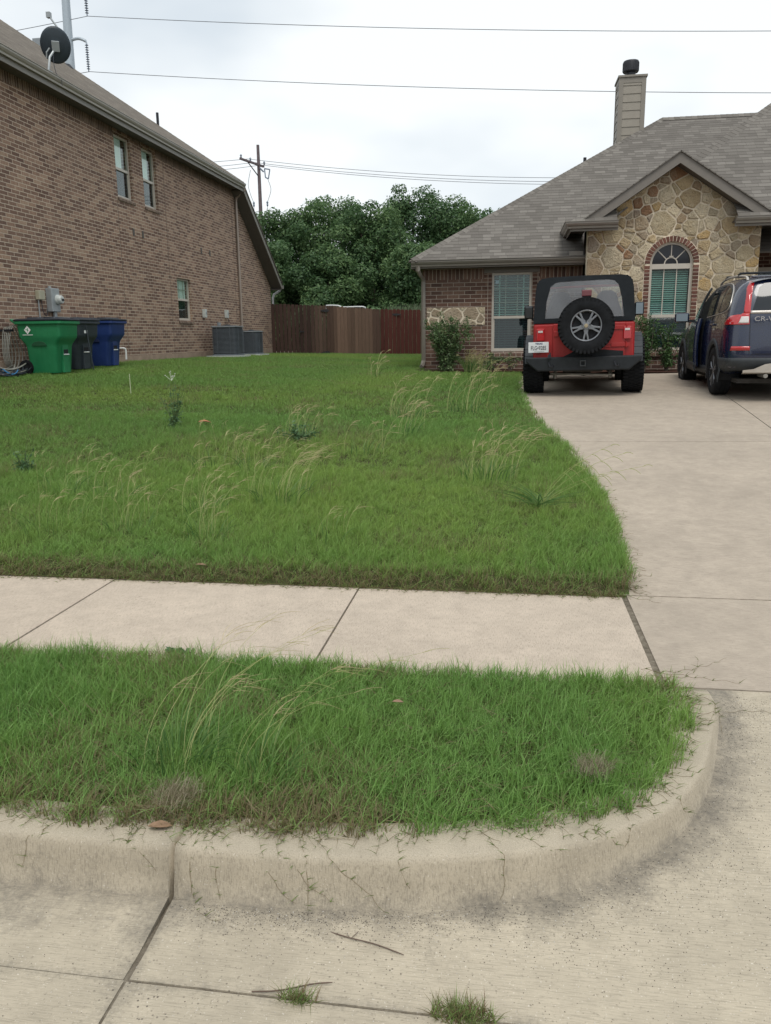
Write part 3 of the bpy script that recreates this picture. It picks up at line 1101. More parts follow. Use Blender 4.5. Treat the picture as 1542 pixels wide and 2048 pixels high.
# ================================================================== LEFT HOUSE
XL = -9.2
HL = empty('brick_house', (XL, 19, 0.9), label='two-storey tan brown brick house on the left with a long bare side wall', cat='house')
YA, YB, YC = 6.0, 27.3, 30.95      # front end, top of the rear slope, rear corner
ZE, ZR = 6.33, 3.79                # soffit level, rear eave level
wl = MB()
wl.prism([(YA, 1.115), (YC, 1.115), (YC, ZR + 0.05), (YB, ZE + 0.06), (YA, ZE + 0.06)], XL - 0.25, XL, axis='x')
wallL = wl.build('brick_wall', M_brickL, HL, world=True)
OPL = [(18.80, 19.63, 4.80, 6.20), (20.24, 21.05, 4.80, 6.20), (21.95, 22.93, 2.02, 3.17)]
inv = MW[HL.name].inverted()
cuts = []
for (a, b, c, d) in OPL:
    q = MB(); q.box(XL - 0.5, XL + 0.2, a, b, c, d)
    q.v = [tuple(inv @ Vector(v)) for v in q.v]
    cuts.append(q)
cut(wallL, cuts)
mb = MB()
mb.box(XL - 0.25, XL + 0.015, YA, YC + 0.01, 0.6, 1.115)
mb.build('foundation', M_found, HL, world=True)
for y0_, y1_, z_ in ((YC - 0.25, YC, ZR), (YA, YA + 0.25, ZE)):
    mb = MB(); mb.box(XL - 10, XL - 0.26, y0_, y1_, 0.6, z_)
    mb.build('end_wall', M_brickL, HL, world=True)
# soldier course under the soffit
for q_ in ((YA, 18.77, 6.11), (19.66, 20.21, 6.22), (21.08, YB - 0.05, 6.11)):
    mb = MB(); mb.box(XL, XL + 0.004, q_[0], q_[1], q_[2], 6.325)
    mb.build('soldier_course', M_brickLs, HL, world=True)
# windows
for i, (a, b, c, d) in enumerate(OPL):
    big = i == 2
    sash_window(HL, T_side(XL, a, c), b - a, d - c, M_white, M_blind, rec=0.10, mullion=(d - c) * (0.47 if not big else 0.5), grid=(3, 2, 2) if big else None, blinds='panel', tilt=1.38, blind_w=(0.05, (b - a) - (0.20 if not big else 0.10)), pane_mat=M_paneC)
    sm = MB()
    sm.prism([(XL - 0.12, c + 0.002), (XL + 0.035, c - 0.03), (XL + 0.035, c - 0.085), (XL - 0.12, c - 0.085)], a - 0.03, b + 0.03, axis='y')
    sm.build('window_sill', M_brickLs, HL, world=True)
# control joints
M_seal = simple('joint_sealant', (0.13, 0.095, 0.075), 0.8)
for (yy_, z0, z1) in ((18.74, 1.12, 4.71), (21.5, 1.12, 6.1), (26.85, 1.12, 6.1)):
    mb = MB(); mb.box(XL, XL + 0.003, yy_ - 0.008, yy_ + 0.008, z0, z1)
    mb.build('control_joint', M_seal, HL, world=True)
# weep vents
for yv in (19.47, 19.98, 23.92, 24.62):
    mb = MB()
    mb.box(XL, XL + 0.012, yv - 0.045, yv + 0.045, 3.99, 4.16)
    mb.box(XL + 0.012, XL + 0.02, yv - 0.045, yv - 0.03, 3.99, 4.16)
    for k in range(4):
        mb.box(XL + 0.012, XL + 0.02, yv - 0.03, yv + 0.045, 4.0 + k * 0.04, 4.012 + k * 0.04)
    mb.build('wall_vent', M_soffit, HL, world=True)
# eave: soffit, fascia, gutter
XO = -8.80
mb = MB()
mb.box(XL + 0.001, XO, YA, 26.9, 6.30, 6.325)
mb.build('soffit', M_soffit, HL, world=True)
mb = MB()
mb.box(XO, XO + 0.02, YA, 26.9, 6.22, 6.44)
mb.build('fascia', M_trimL, HL, world=True)
mb = MB()
run_prof(mb, gutter_prof(), [(XO + 0.02, YA, 6.315), (XO + 0.02, 26.9, 6.315)], [(1, 0), (1, 0)])
mb.build('gutter', M_gutterL, HL, world=True)
# roof: side plane, hip, rear plane
mb, uvs = MB(), []
C0 = Vector((XO + 0.05, 26.9, 6.49))
hd = Vector((-1.05, -1.0, 0.725))
top = C0 + hd * 9.0
roof_poly(mb, uvs, [(C0.x, YA, C0.z), tuple(C0), tuple(top), (top.x, YA, top.z)], (0, 1, 0), C0, None)
pr = 0.70   # fall of the rear slope
rl = 31.05 - 26.9
roof_poly(mb, uvs, [tuple(C0), (C0.x, 31.1, C0.z - rl * pr), (-19, 31.1, C0.z - rl * pr), (-19, 26.9 , C0.z), tuple((C0 + hd * 9.0))][:4], (1, 0, 0), C0, None)
hipcap(mb, uvs, C0, top, 0.14)
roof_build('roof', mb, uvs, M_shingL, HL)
mb, uvs = MB(), []
roof_poly(mb, uvs, [tuple(C0 + Vector((-0.02, 0.01, -.01))), tuple(top), (top.x - 6, top.y, top.z), (-19, C0.y + .01, C0.z - .01)], (1, 0, 0), C0, None)
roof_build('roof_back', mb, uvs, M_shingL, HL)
# rake: fascia board and soffit following the rear slope
mb = MB()
za = 6.44
mb.prism([(26.92, za), (31.1, za - (31.1 - 26.92) * pr), (31.1, za - (31.1 - 26.92) * pr - 0.17), (26.92, za - 0.2)], XO, XO + 0.025, axis='x')
mb.box(XO - 0.02, XO + 0.05, 31.1, 31.26, 3.37, 3.50)
mb.build('rake_board', M_trimL, HL, world=True)
mb = MB()
mb.prism([(26.92, za - 0.16), (31.08, za - (31.08 - 26.92) * pr - 0.14), (31.08, za - (31.08 - 26.92) * pr - 0.17), (26.92, za - 0.19)], XL + 0.001, XO - 0.001, axis='x')
mb.box(XL + 0.001, XO - 0.001, 30.97, 31.1, 3.32, 3.36)
mb.build('rake_soffit', M_soffit, HL, world=True)
# downspouts
mb = MB()
def spout(mb, pts, wx=0.07, wy=0.085):
    mb.tube(pts, 0.045, 4)
spout(mb, [(-8.76, 27.02, 6.33), (-8.80, 27.02, 6.24), (-9.10, 27.16, 6.10), (-9.145, 27.18, 5.98), (-9.145, 27.18, 1.12), (-9.05, 27.18, 1.0)])
mb.build('downspout', simple('beige_downspout_paint', (0.33, 0.27, 0.225), 0.4, var=0.04), HL, world=True)
mb = MB()
mb.tube([(-8.86, 31.18, 3.42), (-8.90, 31.16, 3.30), (-9.10, 31.05, 3.16), (-9.14, 31.03, 3.02), (-9.14, 31.03, 1.2)], 0.045, 4)
mb.build('downspout', simple('pale_downspout_paint', (0.42, 0.43, 0.42), 0.4, var=0.04), HL, world=True)
# plumbing vents through the roof
def on_roofL(y, t):     # point on the side plane at distance t in from the eave
    return Vector((C0.x - t, y, C0.z + t * 0.725 / 1.05))
# ================================================================== RIGHT HOUSE
HR = empty('stone_front_house', (3, 20, 0.73), label='single-storey house on the right with a stone entry gable, red brick and grey shingle roof', cat='house')
YW, YS = 18.4, 17.6
def hr_local(q):
    inv = MW[HR.name].inverted()
    q.v = [tuple(inv @ Vector(v)) for v in q.v]
    return q
# left wing wall with window opening
mb = MB()
mb.box(-1.96, 1.51, YW, YW + 0.25, 0.6, 2.95)
wr = mb.build('brick_wall', M_brickR, HR, world=True)
q = MB(); q.box(-0.43, 0.43, YW - 0.2, YW + 0.5, 1.135, 2.82)
cut(wr, [hr_local(q)])
mb = MB()
mb.box(-1.96, -1.71, YW + 0.26, 29.5, 0.6, 2.95)
mb.build('side_wall', M_brickR, HR, world=True)
for a_, b_ in ((-1.962, -0.60), (0.60, 1.505)):
    mb = MB(); mb.box(a_, b_, YW - 0.004, YW, 2.70, 2.935)
    mb.build('soldier_course', M_brickRs, HR, world=True)
for a_, b_, c_2, d_ in ((-0.57, -0.435, 1.135, 2.93), (0.435, 0.57, 1.135, 2.93), (-1.965, -1.885, 0.78, 2.69)):
    mb = MB(); mb.box(a_, b_, YW - 0.005, YW, c_2, d_)
    mb.build('brick_quoin', M_brickRh, HR, world=True)
mb = MB()
mb.prism([(YW - 0.045, 1.10), (YW + 0.12, 1.134), (YW + 0.12, 1.0), (YW - 0.045, 1.0)], -0.50, 0.50, axis='x')
mb.build('window_sill', M_brickRh, HR, world=True)
mb = MB()
mb.box(-0.60, 0.60, YW - 0.02, YW - 0.0055, 2.825, 2.935)
mb.build('header_trim', M_trim, HR, world=True)
sash_window(HR, T_front(-0.43, YW, 1.135), 0.86, 1.685, M_whiteR, M_blindR, rec=0.05, mullion=0.74, grid=(3, 3, 1), tilt=0.35, sticker=True)


# ---------------------------------------------------------------- flagstones
def stone_material():
    b = NB('ledge_flagstone', 0.88, (0.4, 0.33, 0.22), 0, 0.2)
    p = b.pos()
    at = b.n('Attribute', {'attribute_name': 'Col'}).outputs['Color']
    n1 = b.noise(p, 7.0, 5, 0.65)
    n2 = b.noise(p, 35.0, 4, 0.7)
    c = b.mix(b.ramp(n1, [(0.32, 0.65), (0.6, 0.0)]), at, b.mix(0.5, at, (0.30, 0.20, 0.10)))
    c = b.mix(b.ramp(b.noise(p, 4.0, 5, 0.7), [(0.5, 0.0), (0.75, 0.55)]), c, (0.56, 0.50, 0.39))
    c = b.mix(b.ramp(n2, [(0.30, 0.65), (0.48, 0.0)]), c, (0.16, 0.12, 0.08))
    b.col(c)
    b.bump(b.math('ADD', n1, b.math('MULTIPLY', n2, 0.9)), 0.05, 1.0)
    return b.m


M_stone = stone_material()
M_mortar = simple('buff_mortar', (0.72, 0.63, 0.49), 0.9, var=0.12, nscale=20, bump=0.004)
STC = [(0.46, 0.36, 0.22), (0.44, 0.37, 0.25), (0.50, 0.43, 0.31), (0.34, 0.26, 0.175), (0.46, 0.38, 0.25), (0.37, 0.30, 0.22), (0.58, 0.50, 0.36), (0.47, 0.33, 0.16), (0.27, 0.155, 0.09), (0.41, 0.35, 0.26), (0.33, 0.27, 0.21)]


def flagstones(outline, seed, dmin, dmax, hole, y, gap=0.011, depth=0.022):
    r = np.random.default_rng(seed)
    xs = [p[0] for p in outline]; zs = [p[1] for p in outline]
    pts = []
    tries = 0
    while tries < 6000:
        tries += 1
        p = (r.uniform(min(xs) - 0.1, max(xs) + 0.1), r.uniform(min(zs) - 0.1, max(zs) + 0.1))
        if hole and hole_hit(p)[0]:
            continue
        rad = dmin + (dmax - dmin) * r.uniform() ** 1.6
        if all((p[0] - q[0]) ** 2 + ((p[1] - q[1]) * 1.25) ** 2 > ((rad + q[2]) * 0.45) ** 2 for q in pts):
            pts.append((p[0], p[1], rad))
    mb = MB()
    for i, p in enumerate(pts):
        poly = list(outline)
        if hole:
            _, hx_, hz_, hd_ = hole_hit(p)
            poly = clip_poly(poly, -hx_, -hz_, -hd_)
        for j, q in enumerate(pts):
            if i == j or (p[0] - q[0]) ** 2 + (p[1] - q[1]) ** 2 > 2.2:
                continue
            nx_, nz_ = q[0] - p[0], q[1] - p[1]
            l = math.hypot(nx_, nz_)
            # weighted (power) diagram so stones vary in size
            mdist = (l * l + (p[2] ** 2 - q[2] ** 2) * 0.35) / (2 * l)
            nx_, nz_ = nx_ / l, nz_ / l
            poly = clip_poly(poly, nx_, nz_, nx_ * p[0] + nz_ * p[1] + mdist - gap * r.uniform(0.6, 1.5))
            if len(poly) < 3:
                break
        if len(poly) < 3:
            continue
        cx = sum(a for a, b in poly) / len(poly); cz = sum(b for a, b in poly) / len(poly)
        # chamfer corners: subdivide + smooth + jitter
        Q = poly
        for it in range(2):
            kk = 0.06 if it == 0 else 0.2
            N_ = []
            for k in range(len(Q)):
                a, b = Q[k], Q[(k + 1) % len(Q)]
                N_.append((a[0] * (1 - kk) + b[0] * kk, a[1] * (1 - kk) + b[1] * kk))
                N_.append((a[0] * kk + b[0] * (1 - kk), a[1] * kk + b[1] * (1 - kk)))
            Q = N_
        # convex-ish ring; jitter inward only
        Q = [(cx + (a - cx) * (1 - r.uniform(0, 0.055)), cz + (b - cz) * (1 - r.uniform(0, 0.055))) for a, b in Q]
        col = STC[int(r.choice(len(STC), p=[.13, .13, .13, .09, .12, .09, .10, .05, .05, .06, .05]))]
        kf = r.uniform(1.0, 1.4)
        col = tuple(c * kf for c in col)
        n = len(Q)
        dd = depth * r.uniform(0.7, 1.3)
        V = [(a, y, b) for a, b in Q] + [(cx + (a - cx) * 0.96, y - dd * 0.8, cz + (b - cz) * 0.96) for a, b in Q] + \
            [(cx + (a - cx) * 0.78, y - dd * r.uniform(0.9, 1.25), cz + (b - cz) * 0.78) for a, b in Q] + [(cx, y - dd * 1.1, cz)]
        F = []
        for k in range(n):
            k2 = (k + 1) % n
            F += [(k, k2, n + k2, n + k), (n + k, n + k2, 2 * n + k2, 2 * n + k), (2 * n + k, 2 * n + k2, 3 * n)]
        mb.add(V, F + [tuple(range(n - 1, -1, -1))], None, col)
    return mb


ZW = 1.72


def hole_hit(p, grow=0.085):
    """(inside?, outward normal, offset) of the arch opening's edge nearest to p"""
    hw_ = AW + grow
    if p[1] > ASP:
        d = math.hypot(p[0] - AX, p[1] - ASP) or 1e-6
        nx_, nz_ = (p[0] - AX) / d, (p[1] - ASP) / d
        return d < hw_, nx_, nz_, nx_ * AX + nz_ * ASP + hw_
    s = 1 if p[0] > AX else -1
    return abs(p[0] - AX) < hw_, s, 0.0, s * AX + hw_


AX, AW, ASP = 3.19, 0.42, 2.86     # arch centre, half width, springing
stone_out = [(1.515, ZW), (4.86, ZW), (4.86, 3.60), (4.70, 3.70), (3.18, 4.72), (1.66, 3.70), (1.515, 3.60)]
AX, AW, ASP = 3.19, 0.42, 2.86     # arch centre, half width, springing
def arch_poly(hw, z0, grow=0.0, n=20):
    pts = [(AX - hw, z0), (AX + hw, z0)]
    for k in range(n + 1):
        a = math.pi * k / n
        pts.append((AX + hw * math.cos(a), ASP + (hw) * 0.98 * math.sin(a)))
    return pts
mb = MB()
mb.prism(stone_out, YS, YS + 0.25, axis='y')
sw_ = mb.build('mortar_backing', M_mortar, HR, world=True)
q = MB(); q.prism(arch_poly(AW, 1.14), YS - 0.3, YS + 0.5, axis='y')
cut(sw_, [hr_local(q)])
mb = flagstones(stone_out, 8, 0.13, 0.46, True, YS, 0.009, 0.03)
stn = mb.build('stone_facing', M_stone, HR, world=True, color=True)
# left return of the stone wall
mb = MB()
mb.box(1.51, 1.5145, YS, 18.39, 2.0, 3.60)
mb.box(1.51, 1.76, YS + 0.251, 18.39, 0.6, 3.60)
mb.build('stone_return', M_mortar, HR, world=True)
# brick base under the stone
mb = MB()
mb.box(1.515, 4.86, YS - 0.01, YS + 0.25, 0.6, ZW - 0.001)
wb = mb.build('brick_base', M_brickR, HR, world=True)
q = MB(); q.prism(arch_poly(AW, 1.14), YS - 0.3, YS + 0.5, axis='y')
cut(wb, [hr_local(q)])
# stone band on the wing
band = [(-1.87, 1.715), (-0.575, 1.715), (-0.575, 2.10), (-1.87, 2.10)]
mb = MB(); mb.prism(band, YW - 0.006, YW - 0.001, axis='y')
mb.build('mortar_band', M_mortar, HR, world=True)
flagstones(band, 12, 0.16, 0.42, False, YW - 0.006, 0.012, 0.012).build('stone_band', M_stone, HR, world=True, color=True)
# brick surround of the arch: individual bricks
mb = MB()
mbm = MB()
r0, r1 = AW + 0.004, AW + 0.11
def arch_brick(a0, a1, col):
    P = []
    for a, r in ((a0, r0), (a1, r0), (a1, r1), (a0, r1)):
        P.append((AX + r * math.cos(a), ASP + r * math.sin(a)))
    mb.prism(P, YS - 0.045, YS + 0.08, axis='y', col=col)
n = 22
RC = [(0.16, 0.075, 0.055), (0.20, 0.095, 0.07), (0.115, 0.058, 0.045), (0.24, 0.125, 0.095), (0.14, 0.068, 0.055)]
for k in range(n):
    a0 = math.pi * k / n + 0.012; a1 = math.pi * (k + 1) / n - 0.012
    arch_brick(a0, a1, RC[int(RNG.integers(5))])
z = 1.08
while z < ASP - 0.03:
    for sx in (-1, 1):
        xa, xb = sorted((AX + sx * r0, AX + sx * r1))
        mb.box(xa, xb, YS - 0.045, YS + 0.08, z + 0.006, z + 0.066, col=RC[int(RNG.integers(5))])
    z += 0.073
def surround_mat():
    b = NB('surround_brick', 0.9, (0.2, 0.1, 0.08), 0, 0.15)
    at = b.n('Attribute', {'attribute_name': 'Col'}).outputs['Color']
    c = b.mix(b.ramp(b.noise(b.pos(), 50, 4, 0.7), [(0.35, 0.5), (0.6, 0.0)]), at, (0.06, 0.03, 0.025))
    b.col(c); b.bump(b.noise(b.pos(), 60, 3), 0.006)
    return b.m
mb.build('arch_surround', surround_mat(), HR, world=True, color=True, bevel=0.004)
for k in range(41):
    a0 = math.pi * k / 41; a1 = math.pi * (k + 1) / 41
    P = [(AX + r * math.cos(a), ASP + r * math.sin(a)) for a, r in ((a0, r0 + .002), (a1, r0 + .002), (a1, r1 + 0.012), (a0, r1 + 0.012))]
    mbm.prism(P, YS - 0.036, YS + 0.07, axis='y')
for sx in (-1, 1):
    xa, xb = sorted((AX + sx * (r0 + .002), AX + sx * (r1 + 0.012)))
    mbm.box(xa, xb, YS - 0.036, YS + 0.07, 1.07, ASP)
mbm.build('arch_mortar', M_mortar, HR, world=True)
# arched window
M_paneF = NB('dark_fanlight_glass', 0.05, (0.008, 0.010, 0.016), 0, 0.4).m
mb = MB()
R = YS + 0.03
def arc_strip(mb, r0_, r1_, y0, y1, n=28, cx=AX, cz=ASP):
    for k in range(n):
        a0 = math.pi * k / n; a1 = math.pi * (k + 1) / n
        P = [(cx + r * math.cos(a), cz + r * math.sin(a)) for a, r in ((a0, r0_), (a1, r0_), (a1, r1_), (a0, r1_))]
        mb.prism(P, y0, y1, axis='y')
arc_strip(mb, AW - 0.045, AW, R, R + 0.06)
zt = 2.86
mb.box(AX - AW, AX - AW + 0.05, R, R + 0.06, 1.14, zt)
mb.box(AX + AW - 0.05, AX + AW, R, R + 0.06, 1.14, zt)
mb.box(AX - AW + 0.05, AX + AW - 0.05, R - 0.002, R + 0.058, zt - 0.10, zt)
mb.box(AX - AW + 0.05, AX + AW - 0.05, R - 0.002, R + 0.058, 1.80, 1.86)
mb.box(AX - AW + 0.05, AX + AW - 0.05, R - 0.002, R + 0.058, 1.14, 1.19)
win = mb.build('arched_window', M_whiteR, HR, world=True)
mb = MB()
arc_strip(mb, 0.115, 0.135, R + 0.03, R + 0.045, 16)
for a in (45, 90, 135):
    ca, sa = math.cos(math.radians(a)), math.sin(math.radians(a))
    M = Matrix(((ca, 0, -sa, AX), (0, 1, 0, 0), (sa, 0, ca, ASP), (0, 0, 0, 1)))
    mb.box(0.136, AW - 0.045, R + 0.031, R + 0.044, -0.009, 0.009, M=M)
mb.box(AX - 0.04, AX + 0.04, R + 0.02, R + 0.05, ASP + 0.135, ASP + 0.155)
for x in (AX - 0.125, AX + 0.125):
    mb.box(x - 0.009, x + 0.009, R + 0.031, R + 0.044, 1.861, zt - 0.101)
mb.build('muntins', M_whiteR, win, world=True)
mb = MB()
pp = [(AX + (AW - 0.046) * math.cos(math.pi * k / 24), ASP + (AW - 0.046) * math.sin(math.pi * k / 24)) for k in range(25)]
mb.prism(pp, R + 0.046, R + 0.050, axis='y')
mb.build('fanlight_pane', M_paneF, win, world=True)
mb = MB(); mb.box(AX - AW + 0.05, AX + AW - 0.05, R + 0.046, R + 0.050, 1.861, zt - 0.101)
mb.build('pane', M_pane, win, world=True)
mb = MB(); mb.box(AX - AW + 0.05, AX + AW - 0.05, R + 0.046, R + 0.050, 1.191, 1.799)
mb.build('pane', M_paneD, win, world=True)
mb = MB()
z = 1.22
while z < 2.75:
    if not 1.79 < z < 1.87:
        mb.prism([(R + 0.075, z - 0.013), (R + 0.10, z + 0.014), (R + 0.103, z + 0.012), (R + 0.078, z - 0.016)], AX - AW + 0.06, AX + AW - 0.06, axis='x')
    z += 0.044
mb.build('blind', M_blindR, win, world=True)
mb = MB(); mb.box(AX - 0.6, AX + 0.6, R + 0.18, R + 0.2, 1.0, 3.5)
mb.build('interior', M_dark, win, world=True)
mb = MB()
mb.prism([(YS - 0.06, 1.10), (YS + 0.10, 1.139), (YS + 0.10, 1.02), (YS - 0.06, 1.02)], AX - 0.55, AX + 0.55, axis='x')
mb.build('window_sill', M_brickRh, HR, world=True)
# porch recess right of the stone wall
mb = MB()
mb.box(4.861, 9.5, 19.8, 20.0, 0.6, 3.62)
mb.box(4.61, 4.86, YS + 0.251, 19.8, 0.6, 3.60)
mb.build('porch_wall', M_brickR, HR, world=True)
mb = MB()
mb.box(5.35, 6.6, 19.74, 19.799, 2.80, 2.90)
mb.box(5.35, 5.45, 19.74, 19.799, 0.75, 2.80)
mb.box(6.5, 6.6, 19.74, 19.799, 0.75, 2.80)
dr = mb.build('front_door', M_whiteR, HR, world=True)
mb = MB(); mb.box(5.45, 6.5, 19.77, 19.797, 0.75, 2.80)
mb.build('door_panel', M_paneD, dr, world=True)
mb = MB(); mb.box(4.9, 9.5, 17.0, 19.8, 0.68, 0.74); mb.build('porch_slab', M_drive, HR, world=True)
mb = MB(); mb.box(7.2, 7.6, 17.5, 17.9, 0.74, 3.6); mb.build('porch_pillar', M_mortar, HR, world=True)
# soffits
mb = MB()
mb.box(-2.16, 1.508, 18.06, YW - 0.001, 2.94, 2.96)
mb.box(-2.16, -1.961, YW, 29.9, 2.94, 2.96)
mb.build('soffit', M_soffit, HR, world=True)
for q_ in ((1.18, 2.05, 17.27, YS - 0.03), (4.29, 4.865, 17.27, YS - 0.03), (4.865, 9.5, 17.27, 19.8), (1.18, 1.508, YS - 0.03, 19.2)):
    mb = MB(); mb.box(*q_, 3.605, 3.625); mb.build('soffit', M_soffit, HR, world=True)
# fascias and gutters
mb = MB()
mb.box(-2.18, 1.508, 18.04, 18.06, 2.925, 3.05)
mb.box(-2.18, -2.16, 18.06, 29.9, 2.925, 3.05)
mb.box(1.16, 2.07, 17.25, 17.27, 3.50, 3.64)
mb.box(1.14, 1.16, 17.25, 19.2, 3.50, 3.64)
mb.box(4.27, 9.5, 17.25, 17.27, 3.50, 3.64)
mb.build('fascia', M_trim, HR, world=True)
for path, outs in (
        ([(-2.16, 18.04, 2.96), (1.508, 18.04, 2.96)], [(0, -1), (0, -1)]),
        ([(1.14, 19.25, 3.55), (1.14, 17.25, 3.55), (2.06, 17.25, 3.55)], [(-1, 0), (-1, -1), (0, -1)]),
        ([(4.28, 17.25, 3.55), (9.5, 17.25, 3.55)], [(0, -1), (0, -1)])):
    mb = MB()
    run_prof(mb, gutter_prof(), path, outs)
    mb.build('gutter', M_gutter, HR, world=True)
mb = MB(); mb.box(1.18, 1.47, 17.98, 18.0, 3.08, 3.19)
mb.build('rain_diverter', M_gutter, HR, world=True)
# gable: rake boards, soffit
mb = MB()
ZA, sl = 4.90, 0.667
for sx in (-1, 1):
    f = lambda d: 3.18 + sx * d
    mb.prism([(f(0), ZA), (f(1.77), ZA - 1.77 * sl), (f(1.77 - 0.30), ZA - 1.77 * sl), (f(0), ZA - 0.20)], 17.235, 17.265, axis='y')
mb.build('rake_board', M_trim, HR, world=True)
mb = MB()
for sx in (-1, 1):
    f = lambda d: 3.18 + sx * d
    mb.prism([(f(0), ZA - 0.16), (f(1.5), ZA - 0.16 - 1.5 * sl), (f(1.5), ZA - 0.185 - 1.5 * sl), (f(0), ZA - 0.185)], 17.266, YS - 0.03, axis='y')
mb.build('rake_soffit', M_soffit, HR, world=True)
# ---- roofs
mb, uvs = MB(), []
A0 = Vector((-2.22, 17.93, 3.075)); ph = 0.66
AR = A0 + Vector((1, 1, ph)) * 6.12
roof_poly(mb, uvs, [tuple(A0), (9.5, A0.y, A0.z), (9.5, AR.y, AR.z), tuple(AR)], (1, 0, 0), A0, None)
roof_poly(mb, uvs, [tuple(A0 + Vector((0, .01, 0))), tuple(AR + Vector((0, .01, 0))), (A0.x, 2 * AR.y - A0.y, A0.z)], (0, 1, 0), A0, None)
roof_poly(mb, uvs, [(A0.x, 2 * AR.y - A0.y, A0.z), (9.5, 2 * AR.y - A0.y, A0.z), (9.5, AR.y + .01, AR.z), (AR.x, AR.y + .01, AR.z)], (1, 0, 0), A0, None)
hipcap(mb, uvs, A0 + Vector((0.05, 0.05, 0.033)), AR)
hipcap(mb, uvs, AR, (9.5, AR.y, AR.z), drop=0.105)
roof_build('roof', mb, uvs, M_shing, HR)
mb, uvs = MB(), []
pb = 0.74
B0 = Vector((1.85, 17.14, 3.675))
BT = B0 + Vector((1, 1, pb)) * 7.0
zw = 3.675 + 0.47 * pb
roof_poly(mb, uvs, [(2.32, 17.61, zw), (9.8, 17.61, zw), (9.8, BT.y, BT.z), tuple(BT)], (1, 0, 0), B0, None)
roof_poly(mb, uvs, [(4.30, 17.14, 3.675), (9.8, 17.14, 3.675), (9.8, 17.61, zw), (4.30, 17.61, zw)], (1, 0, 0), B0, None)
roof_poly(mb, uvs, [(1.12, 17.14, 3.675), (2.04, 17.14, 3.675), (2.04, 17.61, zw), (1.42, 17.61, zw), (1.30, 17.32, 3.675 + 0.18 * pb)], (1, 0, 0), B0, None)
roof_poly(mb, uvs, [tuple(B0 + Vector((0, .02, 0))), tuple(BT + Vector((0, .02, 0))), (BT.x, 26, BT.z), (B0.x, 26, B0.z)], (0, 1, 0), B0, None)
roof_poly(mb, uvs, [(1.12, 17.15, 3.672), (1.42, 17.45, 3.672 + 0.12), (1.42, 19.4, 3.79), (1.12, 19.4, 3.672)], (0, 1, 0), B0, None)
hipcap(mb, uvs, B0 + Vector((1, 1, pb)) * 1.2, BT)
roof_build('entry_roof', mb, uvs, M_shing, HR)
mb, uvs = MB(), []
G0 = 3.18
for sx in (-1, 1):
    e = 1.80
    roof_poly(mb, uvs, [(G0, 17.20, ZA + 0.025), (G0 + sx * e, 17.20, ZA + 0.025 - e * sl), (G0 + sx * e, 18.2, ZA + 0.025 - e * sl), (G0, 19.4, ZA + 0.025)], (0, 1, 0), (0, 0, 0), None, 0.02)
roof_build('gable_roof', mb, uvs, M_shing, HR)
# downspout at the left corner
mb = MB()
mb.tube([(-2.02, 18.0, 2.97), (-2.02, 18.0, 2.88), (-1.99, 18.1, 2.80), (-1.95, 18.30, 2.74), (-1.94, 18.345, 2.66), (-1.94, 18.345, 0.95), (-1.95, 18.25, 0.86), (-1.97, 18.15, 0.82)], 0.048, 4)
mb.build('downspout', M_gutter, HR, world=True)
# chimney
mb = MB()
x0, x1, y0, y1 = 2.67, 3.33, 23.4, 24.15
mb.box(x0 + .02, x1 - .02, y0 + .02, y1 - .02, 5.5, 8.0)
k = 0
z = 6.0
while z < 7.86:
    for (a0, a1, fy) in ((x0 + 0.10, x1 - 0.10, y0),):
        mb.prism([(y0 + 0.02, z), (y0 + 0.02, z + 0.2), (y0 + 0.008, z + 0.2), (y0 - 0.006, z)], a0, a1, axis='x')
    mb.prism([(x0 + 0.02, z), (x0 + 0.02, z + 0.2), (x0 + 0.008, z + 0.2), (x0 - 0.006, z)], y0 + 0.10, y1 - 0.1, axis='y')
    z += 0.2
chm = mb.build('chimney', M_siding, HR, world=True)
mb = MB()
for (a, b) in ((x0 - 0.012, x0 + 0.10), (x1 - 0.10, x1 + 0.012)):
    mb.box(a, b, y0 - 0.014, y0 + 0.03, 5.6, 7.995)
mb.box(x0 - 0.014, x0 + 0.03, y0 + 0.03, y0 + 0.10, 5.6, 7.995)
mb.box(x0 - 0.014, x0 + 0.03, y1 - 0.10, y1, 5.6, 7.995)
mb.box(x0 + 0.10, x1 - 0.10, y0 - 0.012, y0 + 0.03, 7.86, 7.99)
mb.box(x0 - 0.016, x0 + 0.02, y0 + 0.10, y1 - 0.1, 7.86, 7.99)
mb.build('corner_board', M_sidetrim, chm, world=True)
mb = MB()
mb.box(x0 - 0.04, x1 + 0.04, y0 - 0.04, y1 + 0.04, 7.996, 8.045)
mb.build('chimney_cap', M_sidetrim, chm, world=True)
mb = MB()
Mx = Matrix.Translation((2.98, 23.75, 0))
mb.lathe([(0.125, 8.045), (0.125, 8.19), (0.19, 8.20), (0.205, 8.22), (0.205, 8.44), (0.19, 8.47), (0.02, 8.50)], 28, M=Mx)
for k in range(28):
    a = 2 * math.pi * k / 28
    mb.box(2.98 + 0.207 * math.cos(a) - 0.004, 2.98 + 0.207 * math.cos(a) + 0.004, 23.75 + 0.207 * math.sin(a) - 0.004, 23.75 + 0.207 * math.sin(a) + 0.004, 8.23, 8.43)
mb.build('flue_cap', M_blackmetal, chm, world=True, smooth=True)
mb = MB()
vp = A0 + Vector((1, 1, ph)) * 4.1 + Vector((-0.12, 0.1, -0.1))
mb.tube([vp, vp + Vector((0, 0, 0.16))], 0.04, 10)
mb.build('vent_pipe', M_blackmetal, HR, world=True)
